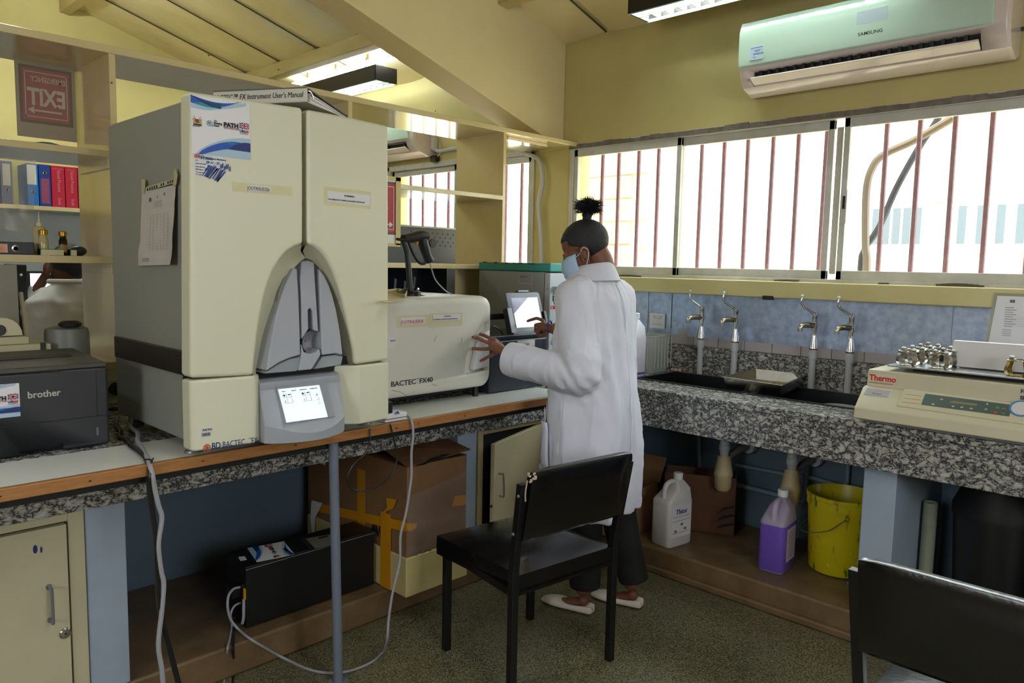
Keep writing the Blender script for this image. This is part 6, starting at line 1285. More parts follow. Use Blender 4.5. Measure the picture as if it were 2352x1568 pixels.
MB().prism([FY(933, 1202), FY(957, 1201), FY(955, 1212), FY(945, 1219), FY(933, 1218)], (0, -.0015, 0)).build('packing_tape', tape_m, ct)
MB().prism([FY(1044, 1139), FY(1070, 1136), FY(1070, 1159), FY(1038, 1163)], (0, -.0015, 0)).build('packing_tape', tape_m, ct)
MB().prism([LX(888, 1143), LX(912, 1147), LX(903, 1168), LX(890, 1172), LX(884, 1182), LX(879, 1176), LX(890, 1165)], (-.002, 0, 0)).build('packing_tape', tape_m, ct)
s = MB(); rows = []
for j in range(13):
    rows.append([(cx0+.004+(cx1-cx0)*i/8, cy0-.004-.002*noise.noise((i, j*2.0, 3)), .30+.24*j/12+.05*i/8*(1 if j > 0 else 0)) for i in range(9)])
s.loft(rows, caps=False, closed=False); s.build('stretch_wrap', wrap_m, ct)
s = MB()
for px in (956, 972, 988, 1004, 1020): a = FY(px, 1272-.35*(px-956)); s.box(a.x-.007, a.x+.007, cy0-.0035, cy0-.003, a.z-.012, a.z+.006)
a = FY(955, 1250); s.box(a.x-.006, a.x+.006, cy0-.0035, cy0-.003, a.z-.008, a.z+.008); s.build('handling_marks', inkgrey_m, ct)
s = MB(); q = LX(862, 1270); s.text('AC', .085, (cx0-.0012, q.y+.04, .33), (0, -1, 0), (0, 0, 1), bold=.003); s.build('lettering', ink_m, ct)
q = [LX(683, 1068), LX(712, 1115)]; s = MB(); s.box(cx0-.002, cx0, 2.93, 3.05, .55, .64); s.mi = 1
for k in range(6): s.box(cx0-.003, cx0-.001, 2.94, 3.04, .56+.013*k, .564+.013*k)
s.build('shipping_label', [label_m, inkgrey_m], ct)
MB().loft([[LX(717, 1148)+Vector((-.003, 0, 0)), LX(742, 1155)+Vector((-.003, 0, 0))], [LX(717, 1190)+Vector((-.01, 0, 0)), LX(728, 1188)+Vector((-.01, 0, 0))], [LX(721, 1228)+Vector((-.008, 0, 0)), LX(726, 1228)+Vector((-.008, 0, 0))]], caps=False, closed=False).build('torn_paper', paper_m, ct)
# UPS
u0 = at(598, 1421, 'z', .125); uy = 2.52
ux0 = at(566, 1380, 'y', uy).x; ux1 = 1.80; ztu = at(566, 1302, 'y', uy).z
up = thing('power_supply', 'long black uninterruptible power supply box with stickers on top', 'power supply', (1.5, uy, .12))
MB().box(ux0, ux1, uy, uy+.155, .125, ztu).build('ups_case', mat('ups_black', '08080a', .45), up, bevel=.004)
MB().box(ux0-.0, ux1, uy-.0015, uy+.002, ztu-.012, ztu-.009).build('lid_seam', inkgrey_m, up)
U = lambda px, py: at(px, py, 'z', ztu+.0006)
a, b_, c_, d_ = U(590, 1291), U(683, 1272), U(652, 1243), U(568, 1259)
ou = (c_-d_); ol = ou.length; ou = ou/ol; ov = (a-d_); vl = ov.length; ov = ov/vl
sticker(lambda u, v, k: c_+(b_-c_).normalized()*u-ou*v*1.0+Vector((0, 0, k+.0004)) if False else d_+ov*(vl-u)*1.0+ou*v+Vector((0, 0, k+.0004)), vl, ol, up)
s = MB(); P = [U(690, 1238), U(768, 1224), U(780, 1250), U(712, 1263)]; s.prism(P, (0, 0, .0008)); s.mi = 1
P2 = [U(702, 1237), U(765, 1226), U(778, 1249), U(724, 1260)]; s.prism([p+Vector((0, 0, .001)) for p in P2], (0, 0, .0003)); s.mi = 0; q = U(742, 1234); s.box(q.x-.02, q.x+.02, q.y-.008, q.y+.008, ztu+.002, ztu+.0026); s.build('rating_plate', [ink_m, mat('rating_grey', '6e6e60', .5)], up)
P = [U(547, 1279), U(562, 1277), U(567, 1285), U(552, 1288)]; MB().prism(P, (0, 0, .0006)).build('asset_tag', label_m, up)
MB().box(ux0-.004, ux0+.002, uy+.004, uy+.016, .235, .275).build('yellow_plug_tag', mat('tag_yellow', 'd9a814', .4), up)
MB().box(ux0-.03, ux0, uy+.05, uy+.1, .23, .27).build('mains_inlet', black_m, up)
cable('ups_lead', 'pale lead hooked along the end of the black power supply', [Vector((ux0-.005, uy+.010, .235)), Vector((ux0-.008, uy+.006, .20)), Vector((ux0-.010, uy+.004, .17)), Vector((ux0-.012, uy+.010, .145))], .0055, cable_g)
cable('floor_lead', 'pale lead dropping over the step left of the power supply', [at(560, 1382, 'y', 2.57), at(540, 1390, 'y', 2.56), at(530, 1410, 'y', 2.55), at(533, 1438, 'z', .128), at(527, 1470, 'z', .126), at(522, 1492, 'y', 2.436), at(519, 1530, 'z', .006), at(512, 1590, 'z', .006)], .0042, cable_g)
cable('floor_lead', 'black lead dropping over the step left of the power supply', [at(558, 1400, 'y', 2.57), at(540, 1420, 'z', .13), at(537, 1450, 'z', .127), at(536, 1484, 'z', .124), at(536, 1500, 'y', 2.436), at(537, 1540, 'z', .006), at(532, 1590, 'z', .006)], .0042, cable_b)

# ================================================================ chairs
def chair(name, lab, org, ang, wb=.50, wf=.42):
    """x across, +y towards the front of the seat; org = floor point below the back's middle"""
    t = thing(name, lab, 'chair', (org[0], org[1], 0)); X4 = Matrix.Translation(Vector(org)) @ Matrix.Rotation(ang, 4, 'Z')
    def mb(): m_ = MB(); m_.X = X4; return m_
    h_ = .012; dp = .43
    def sq(s, pts, w_=.0135, d_=.0135): s.loft([[(x-w_, y-d_, z), (x+w_, y-d_, z), (x+w_, y+d_, z), (x-w_, y+d_, z)] for x, y, z in pts])
    for sg in (-1, 1):
        s = mb(); sq(s, [(sg*wb/2*.95, .0, 0), (sg*wb/2*.95, .0, .46), (sg*wb/2, -.05, .775)]); lg = s.build('leg', blackmetal_m, t, bevel=.002)
        s = mb(); s.ball((sg*(wb/2+.012), -.046, .735), .006, n=8); s.ball((sg*(wb/2+.008), -.018, .60), .006, n=8); s.build('rivet', mat('rivet_grey', '6c665c', .4) if 'rivet_grey' not in bpy.data.materials else bpy.data.materials['rivet_grey'], lg)
        s = mb(); sq(s, [(sg*wf/2, dp, 0), (sg*wf/2, dp, .40)]); s.build('leg', blackmetal_m, t, bevel=.002)
        s = mb(); s.loft([[(sg*(wb/2*.95)-.008, 0, z), (sg*(wb/2*.95)+.008, 0, z), (sg*wf/2+.008, dp, z), (sg*wf/2-.008, dp, z)] for z in (.375, .40)]); s.build('side_rail', blackmetal_m, t)
    for y, w_ in ((0, wb*.95), (dp, wf)): s = mb(); s.box(-w_/2, w_/2, y-.01, y+.01, .388, .40); s.build('cross_rail', blackmetal_m, t)
    # padded seat, crowned
    N1 = 12; rows = []; s = mb()
    y0_, y1_ = -.010, dp+.03
    for j in range(N1+1):
        v = j/N1; y = y0_+(y1_-y0_)*v; hw = (wb*.93/2-.012)*(1-v)+(wf/2+.028)*v; row = []
        for i in range(N1+1):
            u = i/N1; e_ = min(1, 6*min(u, 1-u))*min(1, 6*min(v, 1-v)); row.append((-hw+2*hw*u, y, .455+.018*math.sqrt(max(0, math.sin(math.pi*u)*math.sin(math.pi*v)))*1.0+.006*(e_-1)))
        rows.append(row)
    s.loft(rows, caps=False, closed=False)
    edge = [rows[0][i] for i in range(N1+1)]+[rows[j][N1] for j in range(1, N1+1)]+[rows[N1][i] for i in range(N1-1, -1, -1)]+[rows[j][0] for j in range(N1-1, 0, -1)]
    s.loft([edge, [(x*1.01, y, z-.02) for x, y, z in edge], [(x*1.005, y, .378) for x, y, z in edge], [(x*.6, .22+(y-.22)*.6, .375) for x, y, z in edge]], caps=False)
    s.build('seat_cushion', leather_m, t, sharp=50)
    # padded back between the posts, top edge wraps
    s = mb(); hw = wb/2-.015; rings = []
    prof = [(-.018, .075), (-.026, .09), (-.028, .15), (-.03, .24), (-.032, .30), (-.024, .318), (-.006, .322), (.008, .312), (.016, .28), (.016, .15), (.012, .085), (0, .073)]
    nseg = 14
    for i in range(nseg+1):
        u = i/nseg; x = -hw+2*hw*u; k = .6 if i in (0, nseg) else (.9 if i in (1, nseg-1) else 1)
        rings.append([(x*1.0, -.012-.05*(zz/.3)+yy*k, .50+zz+(0 if zz < .2 else (k-1)*.02)) for yy, zz in prof])
    s.loft(rings); bk_ = s.build('backrest', leather_m, t, sharp=50)
    return t, X4, bk_
t, X4, bk_ = chair('dining_chair', 'black vinyl chair with torn back corner behind the woman', (1.975, 1.625, 0), R(-7))
random.seed(9); s = MB(); s.X = X4
for k in range(16): s.ball((-.235+.012*random.uniform(-1, 1), -.075+.012*random.uniform(-1, 1), .80+.016*random.uniform(-1, 1)), .006, .005, .004, 6)
s.tube([(-.246, -.07, .79), (-.25, -.066, .75), (-.247, -.064, .72)], .0025, 6, smooth=4)
s.build('torn_stuffing', mat('stuffing', 'b8a898', .9), bk_)
q = at(1950, 1275, 'z', .80)
t, X4, bk_ = chair('dining_chair', 'black vinyl chair cropped at the bottom right corner', (1.85, .35, 0), R(-90), .50, .43)
# ================================================================ THE WOMAN AT THE BENCH
def voxel(mb, name, m, parent, size, smooth=4, label=None, disp=None, fac=.5):
    o = mb.build(name, m, parent, label, sharp=180)
    r_ = o.modifiers.new('skin', 'REMESH'); r_.mode = 'VOXEL'; r_.voxel_size = size; r_.use_smooth_shade = True
    if smooth: s_ = o.modifiers.new('soft', 'SMOOTH'); s_.factor = fac; s_.iterations = smooth
    bpy.context.view_layer.update(); dg = bpy.context.evaluated_depsgraph_get()
    me = bpy.data.meshes.new_from_object(o.evaluated_get(dg)); old = o.data; o.modifiers.clear(); o.data = me; bpy.data.meshes.remove(old)
    if disp:
        me.update(); N_ = [v.normal.copy() for v in me.vertices]; off = o.location
        for v, n_ in zip(me.vertices, N_): v.co += n_*disp(v.co, n_)
    for p in me.polygons: p.use_smooth = True
    return o
wo = thing('person', 'woman in white lab coat and face mask working at the analysers', 'person', (2.52, 1.86, 0))
az = R(97); Fd = Vector((math.cos(az), math.sin(az), 0)); Rd = Vector((Fd.y, -Fd.x, 0)); U3 = Vector((0, 0, 1))
NB = Vector((2.435, 1.885, 1.40))
ha, hp = R(122), R(24)
hc = at(1343, 575, 'y', 1.935)
hf = Vector((math.cos(ha)*math.cos(hp), math.sin(ha)*math.cos(hp), -math.sin(hp))); hr = hf.cross(U3).normalized(); hu = hr.cross(hf)
HM = Matrix(((hf.x, hr.x, hu.x), (hf.y, hr.y, hu.y), (hf.z, hr.z, hu.z)))
def HP(f, r_, u): return hc+hf*f+hr*r_+hu*u
lsh, lel, lwr = Vector((2.275, 1.865, 1.345)), at(1335, 858, 'y', 1.80), at(1172, 816, 'y', 2.13)
rsh, rel, rwr = Vector((2.60, 1.905, 1.345)), Vector((2.655, 1.93, 1.09)), at(1268, 752, 'y', 2.22)
b = MB()
b.ball(HP(-.012, 0, .035), .095, .075, .082, 24, HM); b.ball(HP(.030, 0, -.02), .062, .064, .08, 20, HM); b.ball(HP(.045, 0, -.085), .040, .044, .036, 16, HM)
b.ball(HP(.095, 0, -.040), .015, .014, .016, 10, HM); b.ball(HP(.086, 0, -.012), .011, .011, .026, 10, HM)
for sg in (-1, 1):
    b.ball(HP(.078, sg*.03, .012), .012, .02, .008, 10, HM)           # brow
    b.ball(HP(.074, sg*.032, -.004), .012, .014, .010, 10, HM)        # lid
    b.ball(HP(.055, sg*.048, -.03), .018, .012, .02, 10, HM)           # cheek
b.ball(HP(.086, 0, -.066), .014, .024, .008, 10, HM); b.ball(HP(.084, 0, -.08), .013, .02, .008, 10, HM)
b.tube([HP(-.035, 0, -.03), HP(-.04, 0, -.09), NB+Vector((-.005, 0, .01)), NB+Vector((0, 0, -.08))], [.056, .05, .052, .08], 18, smooth=4)
b.tube([NB+Vector((0, 0, -.08)), Vector((2.445, 1.88, 1.1)), Vector((2.465, 1.875, .85))], [.12, .12, .13], 18, smooth=3)
b.tube([lsh, lel, lwr], [.05, .042, .026], 12, smooth=5); b.tube([rsh, rel, rwr], [.05, .042, .026], 12, smooth=5)
b.tube([Vector((2.43, 1.89, .85)), Vector((2.44, 1.92, .46)), Vector((2.448, 1.915, .09))], [.085, .055, .034], 14, smooth=4)
b.tube([Vector((2.56, 1.86, .85)), Vector((2.60, 1.86, .46)), Vector((2.645, 1.80, .09))], [.085, .055, .034], 14, smooth=4)
def foot(heel, toe):
    h_, t_ = Vector(heel), Vector(toe); d = (t_-h_)
    b.tube([h_+Vector((0, 0, .05))+d*.14, h_+d*.35+Vector((0, 0, .036)), h_+d*.62+Vector((0, 0, .018)), h_+d*.8+Vector((0, 0, .014))], [.022, .024, .022, .010], 12, smooth=3, flat=.8)
    b.ball(h_+d*.2+Vector((0, 0, .052)), .026, n=12)
F1 = ((2.463, 1.868, 0), (2.405, 2.112, 0)); F2_ = ((2.665, 1.755, 0), (2.60, 1.99, 0))
foot(*F1); foot(*F2_)
# left hand spread on the machine's grip
YH = 2.285
def fing(pts, r0, r1): b.tube(pts, [r0]+[(r0+r1)/2]*(len(pts)-2)+[r1], 10, smooth=4); b.ball(pts[-1], r1*1.0, n=10); b.ball(pts[0], r0*1.05, n=10)
def HY(px, py, y): return at(px, py, 'y', y)
palm = [HY(1170, 813, 2.14), HY(1158, 807, 2.165), HY(1146, 800, 2.20), HY(1134, 793, 2.235)]
b.tube(palm, [.025, .028, .033, .031], 14, smooth=4, flat=.62)
for k in ((1136, 781), (1131, 789), (1131, 799), (1137, 809)): b.ball(HY(*k, 2.238), .0115, n=10)
fing([HY(1138, 783, 2.235), HY(1124, 776, 2.262), HY(1112, 770, 2.288), HY(1103, 767, 2.306)], .0092, .0072)
fing([HY(1132, 790, 2.238), HY(1114, 784, 2.268), HY(1099, 777, 2.292), HY(1087, 774, 2.31)], .0095, .0074)
fing([HY(1132, 800, 2.24), HY(1114, 801, 2.268), HY(1099, 801, 2.292), HY(1086, 800, 2.31)], .0092, .0072)
fing([HY(1138, 811, 2.235), HY(1124, 818, 2.258), HY(1113, 824, 2.28), HY(1104, 829, 2.296)], .0086, .0066)
fing([HY(1152, 795, 2.20), HY(1144, 786, 2.245), HY(1138, 782, 2.285), HY(1134, 782, 2.31)], .011, .009)
# right hand pointing at the tablet
b.tube([HY(1272, 754, 2.20), HY(1262, 752, 2.235), HY(1252, 750, 2.26), HY(1244, 746, 2.275)], [.022, .026, .031, .028], 14, smooth=4, flat=.7)
fing([HY(1247, 736, 2.285), HY(1234, 731, 2.315), HY(1224, 733, 2.345), HY(1212, 737, 2.375)], .0092, .007)
for i, (k, c1, c2) in enumerate((((1243, 744), (1230, 746), (1238, 754)), ((1243, 752), (1230, 756), (1239, 762)), ((1246, 760), (1235, 766), (1244, 769)))):
    fing([HY(*k, 2.28), HY(*c1, 2.31), HY(c1[0]+3, c1[1]+6, 2.30), HY(*c2, 2.275)], .009, .0078)
fing([HY(1258, 760, 2.245), HY(1250, 768, 2.265), HY(1243, 770, 2.285), HY(1238, 768, 2.30)], .0105, .0085)
body = voxel(b, 'body', skin_m, wo, .0036, 5)
# nails and eye
s = MB()
for p, d_ in (((1103, 767), 2.303), ((1087, 774), 2.306), ((1086, 800), 2.306), ((1104, 829), 2.292)): q = HY(*p, d_); s.ball(q+Vector((.001, -.0045, .0)), .0042, .0022, .0038, 10)
q = HY(1213, 737, 2.372); s.ball(q+Vector((0, -.003, .0055)), .0045, .006, .0018, 10)
s.build('fingernail', mat('nail', 'a87868', .3), wo)
for sg in (-1, 1):
    s = MB(); s.ball(HP(.0745, sg*.032, -.002), .008, .010, .005, 12, HM); s.mi = 1
    for k in range(7): u = (k-3)/3; s.tube([HP(.084-.006*u*u, sg*.032+.011*u, -.002), HP(.095-.006*u*u, sg*.032+.013*u, -.005)], [.0008, .0003], 4)
    s.build('eye', [mat('eye_white', 'd6cec8', .3) if sg < 0 else bpy.data.materials['eye_white'], hair_m], wo)
    s = MB(); e0 = HP(.0, sg*.076, -.022)
    s.tube([HP(.012, sg*.074, -.045), HP(.012, sg*.079, -.02), HP(.006, sg*.084, .004), HP(-.01, sg*.087, .008), HP(-.02, sg*.087, -.006), HP(-.014, sg*.083, -.028), HP(.002, sg*.077, -.048)], [.005, .004, .0045, .005, .005, .0045, .005], 8, smooth=4)
    s.ball(HP(-.002, sg*.079, -.018), .014, .005, .022, 12, HM); s.build('ear', skin_m, wo, sharp=80)
# hair cap, edge, puff
s = MB(); N1, N2 = 110, 64; hrc = HP(-.014, 0, .034)
grid = []
for j in range(N2+1):
    t_ = math.pi*min(.99, max(.01, j/N2)); row = []
    for i in range(N1):
        a = 2*math.pi*i/N1; f_, r_, u_ = .0985*math.sin(t_)*math.cos(a), .0805*math.sin(t_)*math.sin(a), .0885*math.cos(t_)
        k = 1+.012*noise.noise((f_*60, r_*60, u_*60)); row.append((f_*k, r_*k, u_*k))
    grid.append(row)
def in_hair(f_, r_, u_):
    u_ += .034; f_ -= .014
    if f_ > .045: return u_ > .045+.9*(f_-.045)*0+.02
    if f_ > -.025: return u_ > .012+.6*(f_+.0)+(.0)
    return u_ > -.055+.35*(f_+.06)
V = {}
for j in range(N2):
    for i in range(N1):
        q = [grid[j][i], grid[j][(i+1) % N1], grid[j+1][(i+1) % N1], grid[j+1][i]]
        c_ = [sum(p[k] for p in q)/4 for k in range(3)]
        if in_hair(*c_):
            vs = []
            for key, p in zip(((j, i), (j, (i+1) % N1), (j+1, (i+1) % N1), (j+1, i)), q):
                if key not in V: V[key] = s._v(hrc+hf*p[0]+hr*p[1]+hu*p[2])
                vs.append(V[key])
            s.face(vs)
hcap = s.build('hair', hair_m, wo, sharp=180); md = hcap.modifiers.new('thick', 'SOLIDIFY'); md.thickness = .006; md.offset = -1
random.seed(21); s = MB(); pc = hc+Vector((.006, -.008, .175)); top = hc+Vector((.002, 0, .09))
s.tube([top, pc], [.015, .022], 10)
for k in range(1500):
    d = Vector((random.gauss(0, 1), random.gauss(0, 1), random.gauss(0, .72)+.05)).normalized(); L0 = random.uniform(.030, .060)*(1.1 if abs(d.z) < .5 else .8)
    e_ = Vector((random.uniform(-1, 1), random.uniform(-1, 1), random.uniform(-1, 1)))*.009
    s.tube([pc+d*.006, pc+d*L0*.6+e_, pc+d*L0-e_*.6], [.0022, .0017, .0006], 3, caps=False)
s.ball(pc, .030, .032, .026, 14); s.build('hair_puff', hair_m, hcap, kind='stuff')
# face mask with loops and pleats
s = MB(); rows = []
for j in range(11):
    v = j/10; row = []
    for i in range(17):
        a = R(-78+156*i/16); pl = .0028*math.sin(v*math.pi*7)
        u_ = .002-.122*v; fr = .120-(.022*(1-v/.25)**2 if v < .25 else 0)-.02*abs(v-.45)*2*.6+pl-(.022 if v > .85 else 0)*(v-.85)/.15
        sd = .079-.014*v; row.append(HP(.006+(fr-.006)*math.cos(a)**.75 if abs(a) < R(89) else 0, sd*math.sin(a), u_-.01*(1-math.cos(a))*(-1 if v > .5 else 1)*(.8 if v < .5 else 2.6)))
    rows.append(row)
s.loft(rows, caps=False, closed=False); mk = s.build('face_mask', mask_m, wo, sharp=60); md = mk.modifiers.new('t', 'SOLIDIFY'); md.thickness = .0015
for sg in (-1, 1):
    e_ = 0 if sg < 0 else 16; top_, bot_ = rows[1][e_], rows[9][e_]
    MB().tube([top_, HP(.012, sg*.083, -.008), HP(-.006, sg*.092, .006), HP(-.02, sg*.090, -.01), HP(-.006, sg*.083, -.045), bot_], .0013, 6, smooth=5).build('ear_loop', white_m, mk)
# trousers, shoes
s = MB()
s.tube([Vector((2.44, 1.885, .86)), Vector((2.445, 1.915, .46)), Vector((2.448, 1.905, .115))], [.10, .078, .066], 18, smooth=5)
s.tube([Vector((2.545, 1.865, .86)), Vector((2.60, 1.865, .46)), Vector((2.645, 1.795, .12))], [.10, .078, .066], 18, smooth=5)
voxel(s, 'trousers', trouser_m, wo, .008, 3, disp=lambda c, n_: .004*noise.noise((c.x*14, c.y*14, c.z*9)))
def shoe(heel, toe):
    h_, t_ = Vector(heel), Vector(toe); d = t_-h_; L0 = d.length; d = d/L0; w_ = Vector((d.y, -d.x, 0)); s = MB(); rings = []
    W_ = [(0, .022, .045), (.06, .031, .05), (.25, .033, .042), (.45, .036, .036), (.62, .042, .040), (.8, .038, .034), (.93, .026, .026), (1.0, .010, .014)]
    for t0, w0, h0 in W_: c_ = h_+d*L0*t0; rings.append([c_+w_*x*w0+Vector((0, 0, z)) for x, z in ((-.8, .003), (.8, .003), (1, .010), (1.02, h0*.5), (.86, h0*.9), (.4, h0*(1.1 if t0 > .6 else .5)), (-.4, h0*(1.1 if t0 > .6 else .5)), (-.86, h0*.9), (-1.02, h0*.5), (-1, .010))])
    s.loft(rings); o = s.build('shoe', shoe_m, wo, sharp=70, sub=2); return o
shoe(*F1); shoe(*F2_)
# the coat
CK = [(.475, 2.432, 1.870, .222, .168), (.60, 2.430, 1.872, .226, .176), (.75, 2.428, 1.875, .230, .180), (.90, 2.428, 1.878, .222, .172), (1.0, 2.430, 1.880, .212, .162), (1.15, 2.436, 1.882, .204, .144), (1.27, 2.442, 1.884, .203, .130), (1.34, 2.44, 1.886, .195, .118), (1.385, 2.438, 1.89, .160, .100), (1.415, 2.437, 1.893, .115, .085), (1.44, 2.436, 1.897, .083, .074)]
def cint(z):
    for a, b_ in zip(CK, CK[1:]):
        if z <= b_[0]: t = max(0, (z-a[0])/(b_[0]-a[0])); t2 = t; return [a[i]+(b_[i]-a[i])*t2 for i in range(1, 5)]
    return list(CK[-1][1:])
def CS(th, z, off=0):
    cx_, cy_, a, b_ = cint(z); k = max(0, min(1, (1.25-z)/.8)); m_ = max(0, min(1, (1.36-z)/.2))
    w_ = .013*k*math.sin(6*th+2.2*z+1)+.008*k*math.sin(11*th-3*z)+.006*m_*math.sin(4*th+9*z)+.006*m_*noise.noise((th*2.5, z*5, 1))
    # drag lines from the shoulders down the back
    d = math.degrees(th) % 360
    w_ += m_*.010*math.exp(-((d-232-40*(1.3-z))/7)**2)*min(1, max(0, (z-.75)/.2))+m_*.009*math.exp(-((d-262-12*(1.3-z))/6)**2)*min(1, max(0, (z-.9)/.2))-m_*.008*math.exp(-((d-247-25*(1.3-z))/7)**2)
    n_ = abs(math.cos(th))**.9*(1 if math.cos(th) > 0 else -1), abs(math.sin(th))**.9*(1 if math.sin(th) > 0 else -1)
    return Vector((cx_, cy_, z))+Rd*(a+w_+off)*n_[0]+Fd*(b_+w_+off)*n_[1]
s = MB(); N1 = 96; zs_ = [.475+.965*i/60 for i in range(61)]
s.loft([[CS(2*math.pi*i/N1, z) for i in range(N1)] for z in zs_])
def sleeve(sh_, el, wr, pre):
    P0 = [pre, sh_, sh_*.5+el*.5, el, el*.55+wr*.45, wr]; r0 = [.07, .078, .074, .074, .069, .070]
    Pn = []; Rn = []; n_ = 9; PP = [P0[0]]+P0+[P0[-1]]
    for i in range(1, len(PP)-2):
        for k in range(n_):
            t = k/n_; a, b2, c2, d2 = PP[i-1], PP[i], PP[i+1], PP[i+2]
            Pn.append(.5*((2*b2)+(c2-a)*t+(2*a-5*b2+4*c2-d2)*t*t+(3*b2-a-3*c2+d2)*t**3)); Rn.append(r0[i-1]*(1-t)+r0[i]*t)
    Pn.append(P0[-1]); Rn.append(r0[-1])
    m_ = len(Pn); Rn = [r_+.0025*math.exp(-((k-27)/4)**2)*math.sin(k*2) for k, r_ in enumerate(Rn)]
    s.tube(Pn, Rn, 28)
wl = (lwr-lel).normalized(); sleeve(lsh+Vector((0, 0, .0)), lel+Vector((-.01, 0, -.005)), lwr-wl*.012+Vector((0, 0, -.014)), Vector((2.36, 1.885, 1.35)))
wr_ = (rwr-rel).normalized(); sleeve(rsh, rel, rwr-wr_*.03, Vector((2.52, 1.895, 1.35)))
def cdisp(c, n_):
    rg = (1-abs(noise.noise((c.x*9+c.z*1.2, c.y*9-c.z*.8, c.z*1.7))))**4; rg2 = (1-abs(noise.noise((c.x*17-c.z*3, c.y*17+c.z*2, c.z*5+7))))**5
    fa = .2 if ((c-lel).dot(wl) > .03 and c.x < 2.30) else 1
    w_ = fa*.011*(rg-.45)+.0042*(rg2-.4)+.0016*noise.noise((c.x*40, c.y*40, c.z*22))
    d1 = (c-lel).length
    if d1 < .2: w_ += .005*math.exp(-(d1/.09)**2)*math.sin(110*(c.x*.5+c.z*.7-c.y*.9))
    d2 = (c-lsh).length
    if d2 < .25: w_ += .0045*math.exp(-(d2/.12)**2)*math.sin(70*(c.x+c.z*.35))
    return w_
coat = voxel(s, 'lab_coat', coat_m, wo, .0062, 2, disp=cdisp)
# cuff hems, collar, seams, hem line, pocket with papers
def band(c_, d_, r_, w_, parent, name='cuff'):
    d_ = d_.normalized(); M3 = d_.to_track_quat('Z', 'Y').to_matrix(); M3 = M3.to_3x3() if hasattr(M3, 'to_3x3') else M3
    s = MB(); s.lathe([(r_*.80, w_*.5), (r_, w_*.52), (r_+.002, w_*.3), (r_+.002, -w_*.5), (r_-.002, -w_*.52)], c_, 30, M3, caps=False); s.build(name, coat_m, parent)
band(lwr-wl*.022+Vector((0, 0, -.014)), wl, .0685, .05, coat)
s = MB(); rows = []
nb = Vector((2.434, 1.902, 1.405))
for h0, a, b_, lift in ((.028, .088, .086, 0), (.052, .073, .073, .006), (.068, .068, .068, .014), (.074, .073, .073, .016), (.066, .082, .083, .012), (.040, .102, .100, .0), (.018, .118, .112, -.006)):
    row = []
    for i in range(40):
        th = R(108+324*i/39); back = (1-math.sin(th))/2
        row.append(nb+Rd*a*math.cos(th)+Fd*b_*math.sin(th)+Vector((0, 0, h0-.012*(1-back)+lift*back)))
    rows.append(row)
s.loft(rows, caps=False, closed=False); cl_ = s.build('collar', coat_m, coat, sharp=70); md = cl_.modifiers.new('t', 'SOLIDIFY'); md.thickness = .003; md = cl_.modifiers.new('s', 'SUBSURF'); md.render_levels = 1; md.levels = 1
def follow(th, zs, off, r_, name, m_):
    MB().tube([CS(th if not callable(th) else th(z), z, off) for z in zs], r_, 6).build(name, m_, coat)
seam_m = mat('seam_shadow_thread', 'b9bacb', .8)
zz = [1.405-.90*i/70 for i in range(71)]
MB().tube([CS(R(270)+.006*math.sin(z*60), z, .0045+.0010*math.sin(z*210)) for z in zz], .0032, 8).build('back_seam', coat_m, coat)
MB().tube([CS(R(181), z, .0015) for z in [1.15-.66*i/40 for i in range(41)]], .0018, 6).build('side_seam', coat_m, coat)
MB().tube([CS(2*math.pi*i/96, .512, .0012) for i in range(97)], .0012, 5).build('hem_stitch', seam_m, coat)
s = MB(); rows = []
for j in range(9): rows.append([CS(R(128+34*i/8), .86-.19*j/8, .012+.008*math.sin(math.pi*i/8)+(.004 if j == 0 else 0)) for i in range(9)])
s.loft(rows, caps=False, closed=False); pk = s.build('pocket', coat_m, coat); md = pk.modifiers.new('t', 'SOLIDIFY'); md.thickness = .003; md.offset = 0
for k, (u, h0) in enumerate(((139, .935), (146, .915))):
    a = CS(R(u), .83, .010); b_ = CS(R(u+5.5), .83, .010); s = MB(); s.loft([[a, b_], [CS(R(u-1+2*k), h0, .012), CS(R(u+1+2*k), h0-.012, .012)]], caps=False, closed=False); o = s.build('pocket_paper', paper_m, pk); md = o.modifiers.new('t', 'SOLIDIFY'); md.thickness = .0015
q = HY(1269, 747, 2.225); MB().tube([rwr+wr_*.012+Vector((.026*math.cos(R(30*k))*.9, 0, 0))+Vector((0, .008*math.cos(R(30*k)), .026*math.sin(R(30*k)))) for k in range(12)], .004, 6, closed=True).build('wrist_band', mat('navy_band', '1c2c8c', .5), wo)

# ================================================================ COLLEAGUE SEATED NEXT DOOR
co = thing('person', 'colleague in white coat seated with hand to dark hair beyond the shelf', 'person', at(160, 760, 'y', 4.8))
Y2 = 4.8; K = lambda px, py, y=Y2: at(px, py, 'y', y)
hd = K(152, 612); b = MB(); b.ball(hd, .085, .1, .115, 20); b.tube([hd+Vector((0, 0, -.06)), K(165, 660)], [.055, .06], 14)
b.ball(hd+Vector((-.05, .05, -.04)), .04, .05, .06, 12)
b.tube([K(80, 672, 4.98), K(98, 645, 4.97), K(114, 618, 4.93)], [.028, .026, .024], 12, smooth=3); b.ball(K(116, 617, 4.9), .04, .035, .05, 12)
for k in range(4): b.tube([K(116+3*k, 617, 4.88), K(126+3*k, 606+2*k, 4.85), K(134+2*k, 604+4*k, 4.80)], [.011, .010, .009], 8, smooth=2)
b.tube([K(106, 626, 4.92), K(118, 632, 4.9), K(126, 630, 4.87)], [.012, .011, .009], 8, smooth=2)
b.tube([K(165, 660), K(172, 760)], [.09, .14], 16)
voxel(b, 'body', mat('brown_skin_far', '5a3424', .5), co, .0075, 3)
s = MB(); s.ball(hd+Vector((.012, -.012, .022)), .096, .102, .112, 20); c = s.build('hair', hair_m, co)
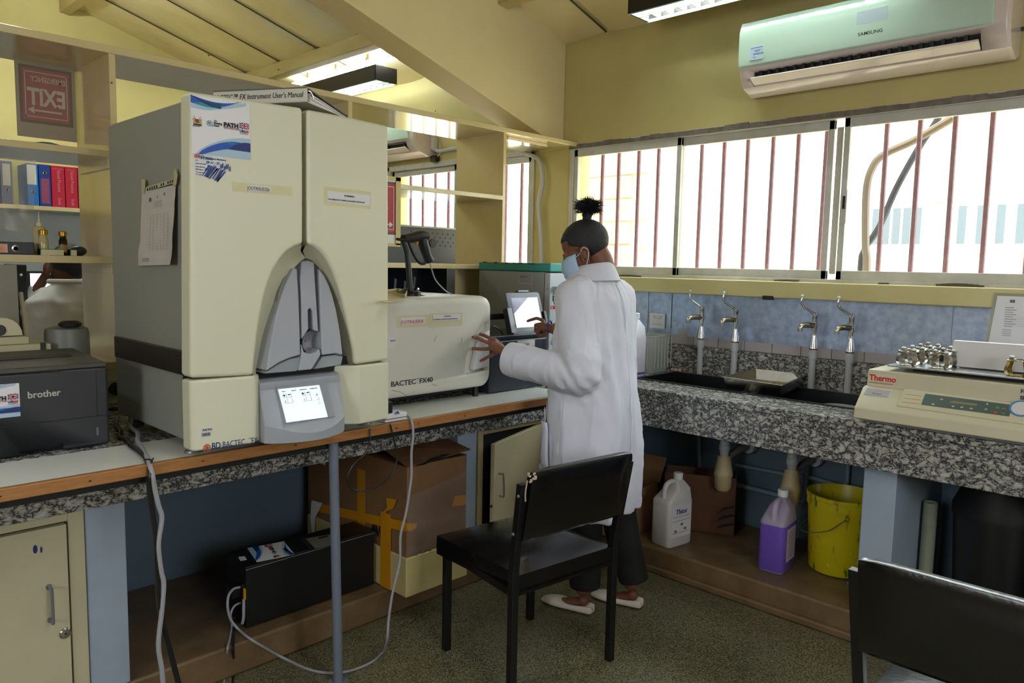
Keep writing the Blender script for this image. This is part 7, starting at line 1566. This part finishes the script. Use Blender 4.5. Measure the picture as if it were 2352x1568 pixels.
MB().tube([hd+Vector((-.06, .02, -.03)), hd+Vector((-.085, -.02, -.05)), hd+Vector((-.05, -.03, -.1))], .006, 6, smooth=3).build('glasses_arm', black_m, co)
s = MB(); cen = [K(168, 800), K(170, 740), K(168, 690), K(166, 662), K(160, 648)]
s.loft([[c_+Vector((a*math.cos(R(15*i)), b_*math.sin(R(15*i)), .0)) for i in range(24)] for c_, a, b_ in zip(cen, (.24, .24, .235, .15, .08), (.15, .15, .14, .1, .08))])
s.tube([K(118, 680, 4.86), K(78, 716, 4.95), K(74, 700, 5.0), K(88, 662, 5.0)], [.075, .068, .06, .05], 16, smooth=5)
s.tube([K(225, 680), K(240, 760, 4.9), K(225, 800, 5.1)], [.075, .065, .06], 16, smooth=4)
voxel(s, 'lab_coat', mat('white_cotton_far', 'd2d2da', .8), co, .011, 3, disp=lambda c, n_: .012*noise.noise((c.x*9, c.y*9, c.z*11))+.005*noise.noise((c.x*22, c.y*22, c.z*24)))
MB().tube([K(150, 650, 4.70)+Vector((.10*math.cos(R(a))*.8, .06*math.sin(R(a)), .01)) for a in range(180, 361, 20)], .014, 8).build('collar', bpy.data.materials['white_cotton_far'], co)
MB().tube([K(84+5*math.cos(R(a)), 668+5*math.sin(R(a)), 4.99) for a in range(0, 360, 40)], .018, 8, closed=True).build('wrist_watch', black_m, co)
s = MB()
for dx in (-.1, .1): s.tube([K(170, 760)+Vector((dx, 0, -.38)), K(170, 760)+Vector((dx*1.3, .38, -.38)), Vector((K(170, 760).x+dx*1.3, 5.2, .06)), Vector((K(170, 760).x+dx*1.3, 5.3, .03))], [.09, .07, .05, .04], 12, smooth=3)
s.tube([K(170, 760), K(170, 760)+Vector((0, 0, -.38))], [.15, .16], 16); s.build('trousers', trouser_m, co, sharp=180)
t = thing('stool', 'dark stool under the seated colleague next door', 'stool', (co.location.x+.1, 4.85, 0)); x_, y_ = co.location.x+.1, 4.85
MB().lathe([(.17, .55), (.18, .57), (.17, .61)], (x_, y_, 0), 24).build('seat', black_m, t)
for a in (45, 135, 225, 315): MB().cyl((x_+.2*math.cos(R(a)), y_+.2*math.sin(R(a)), 0), (x_+.12*math.cos(R(a)), y_+.12*math.sin(R(a)), .56), .012, n=8).build('leg', blackmetal_m, t)
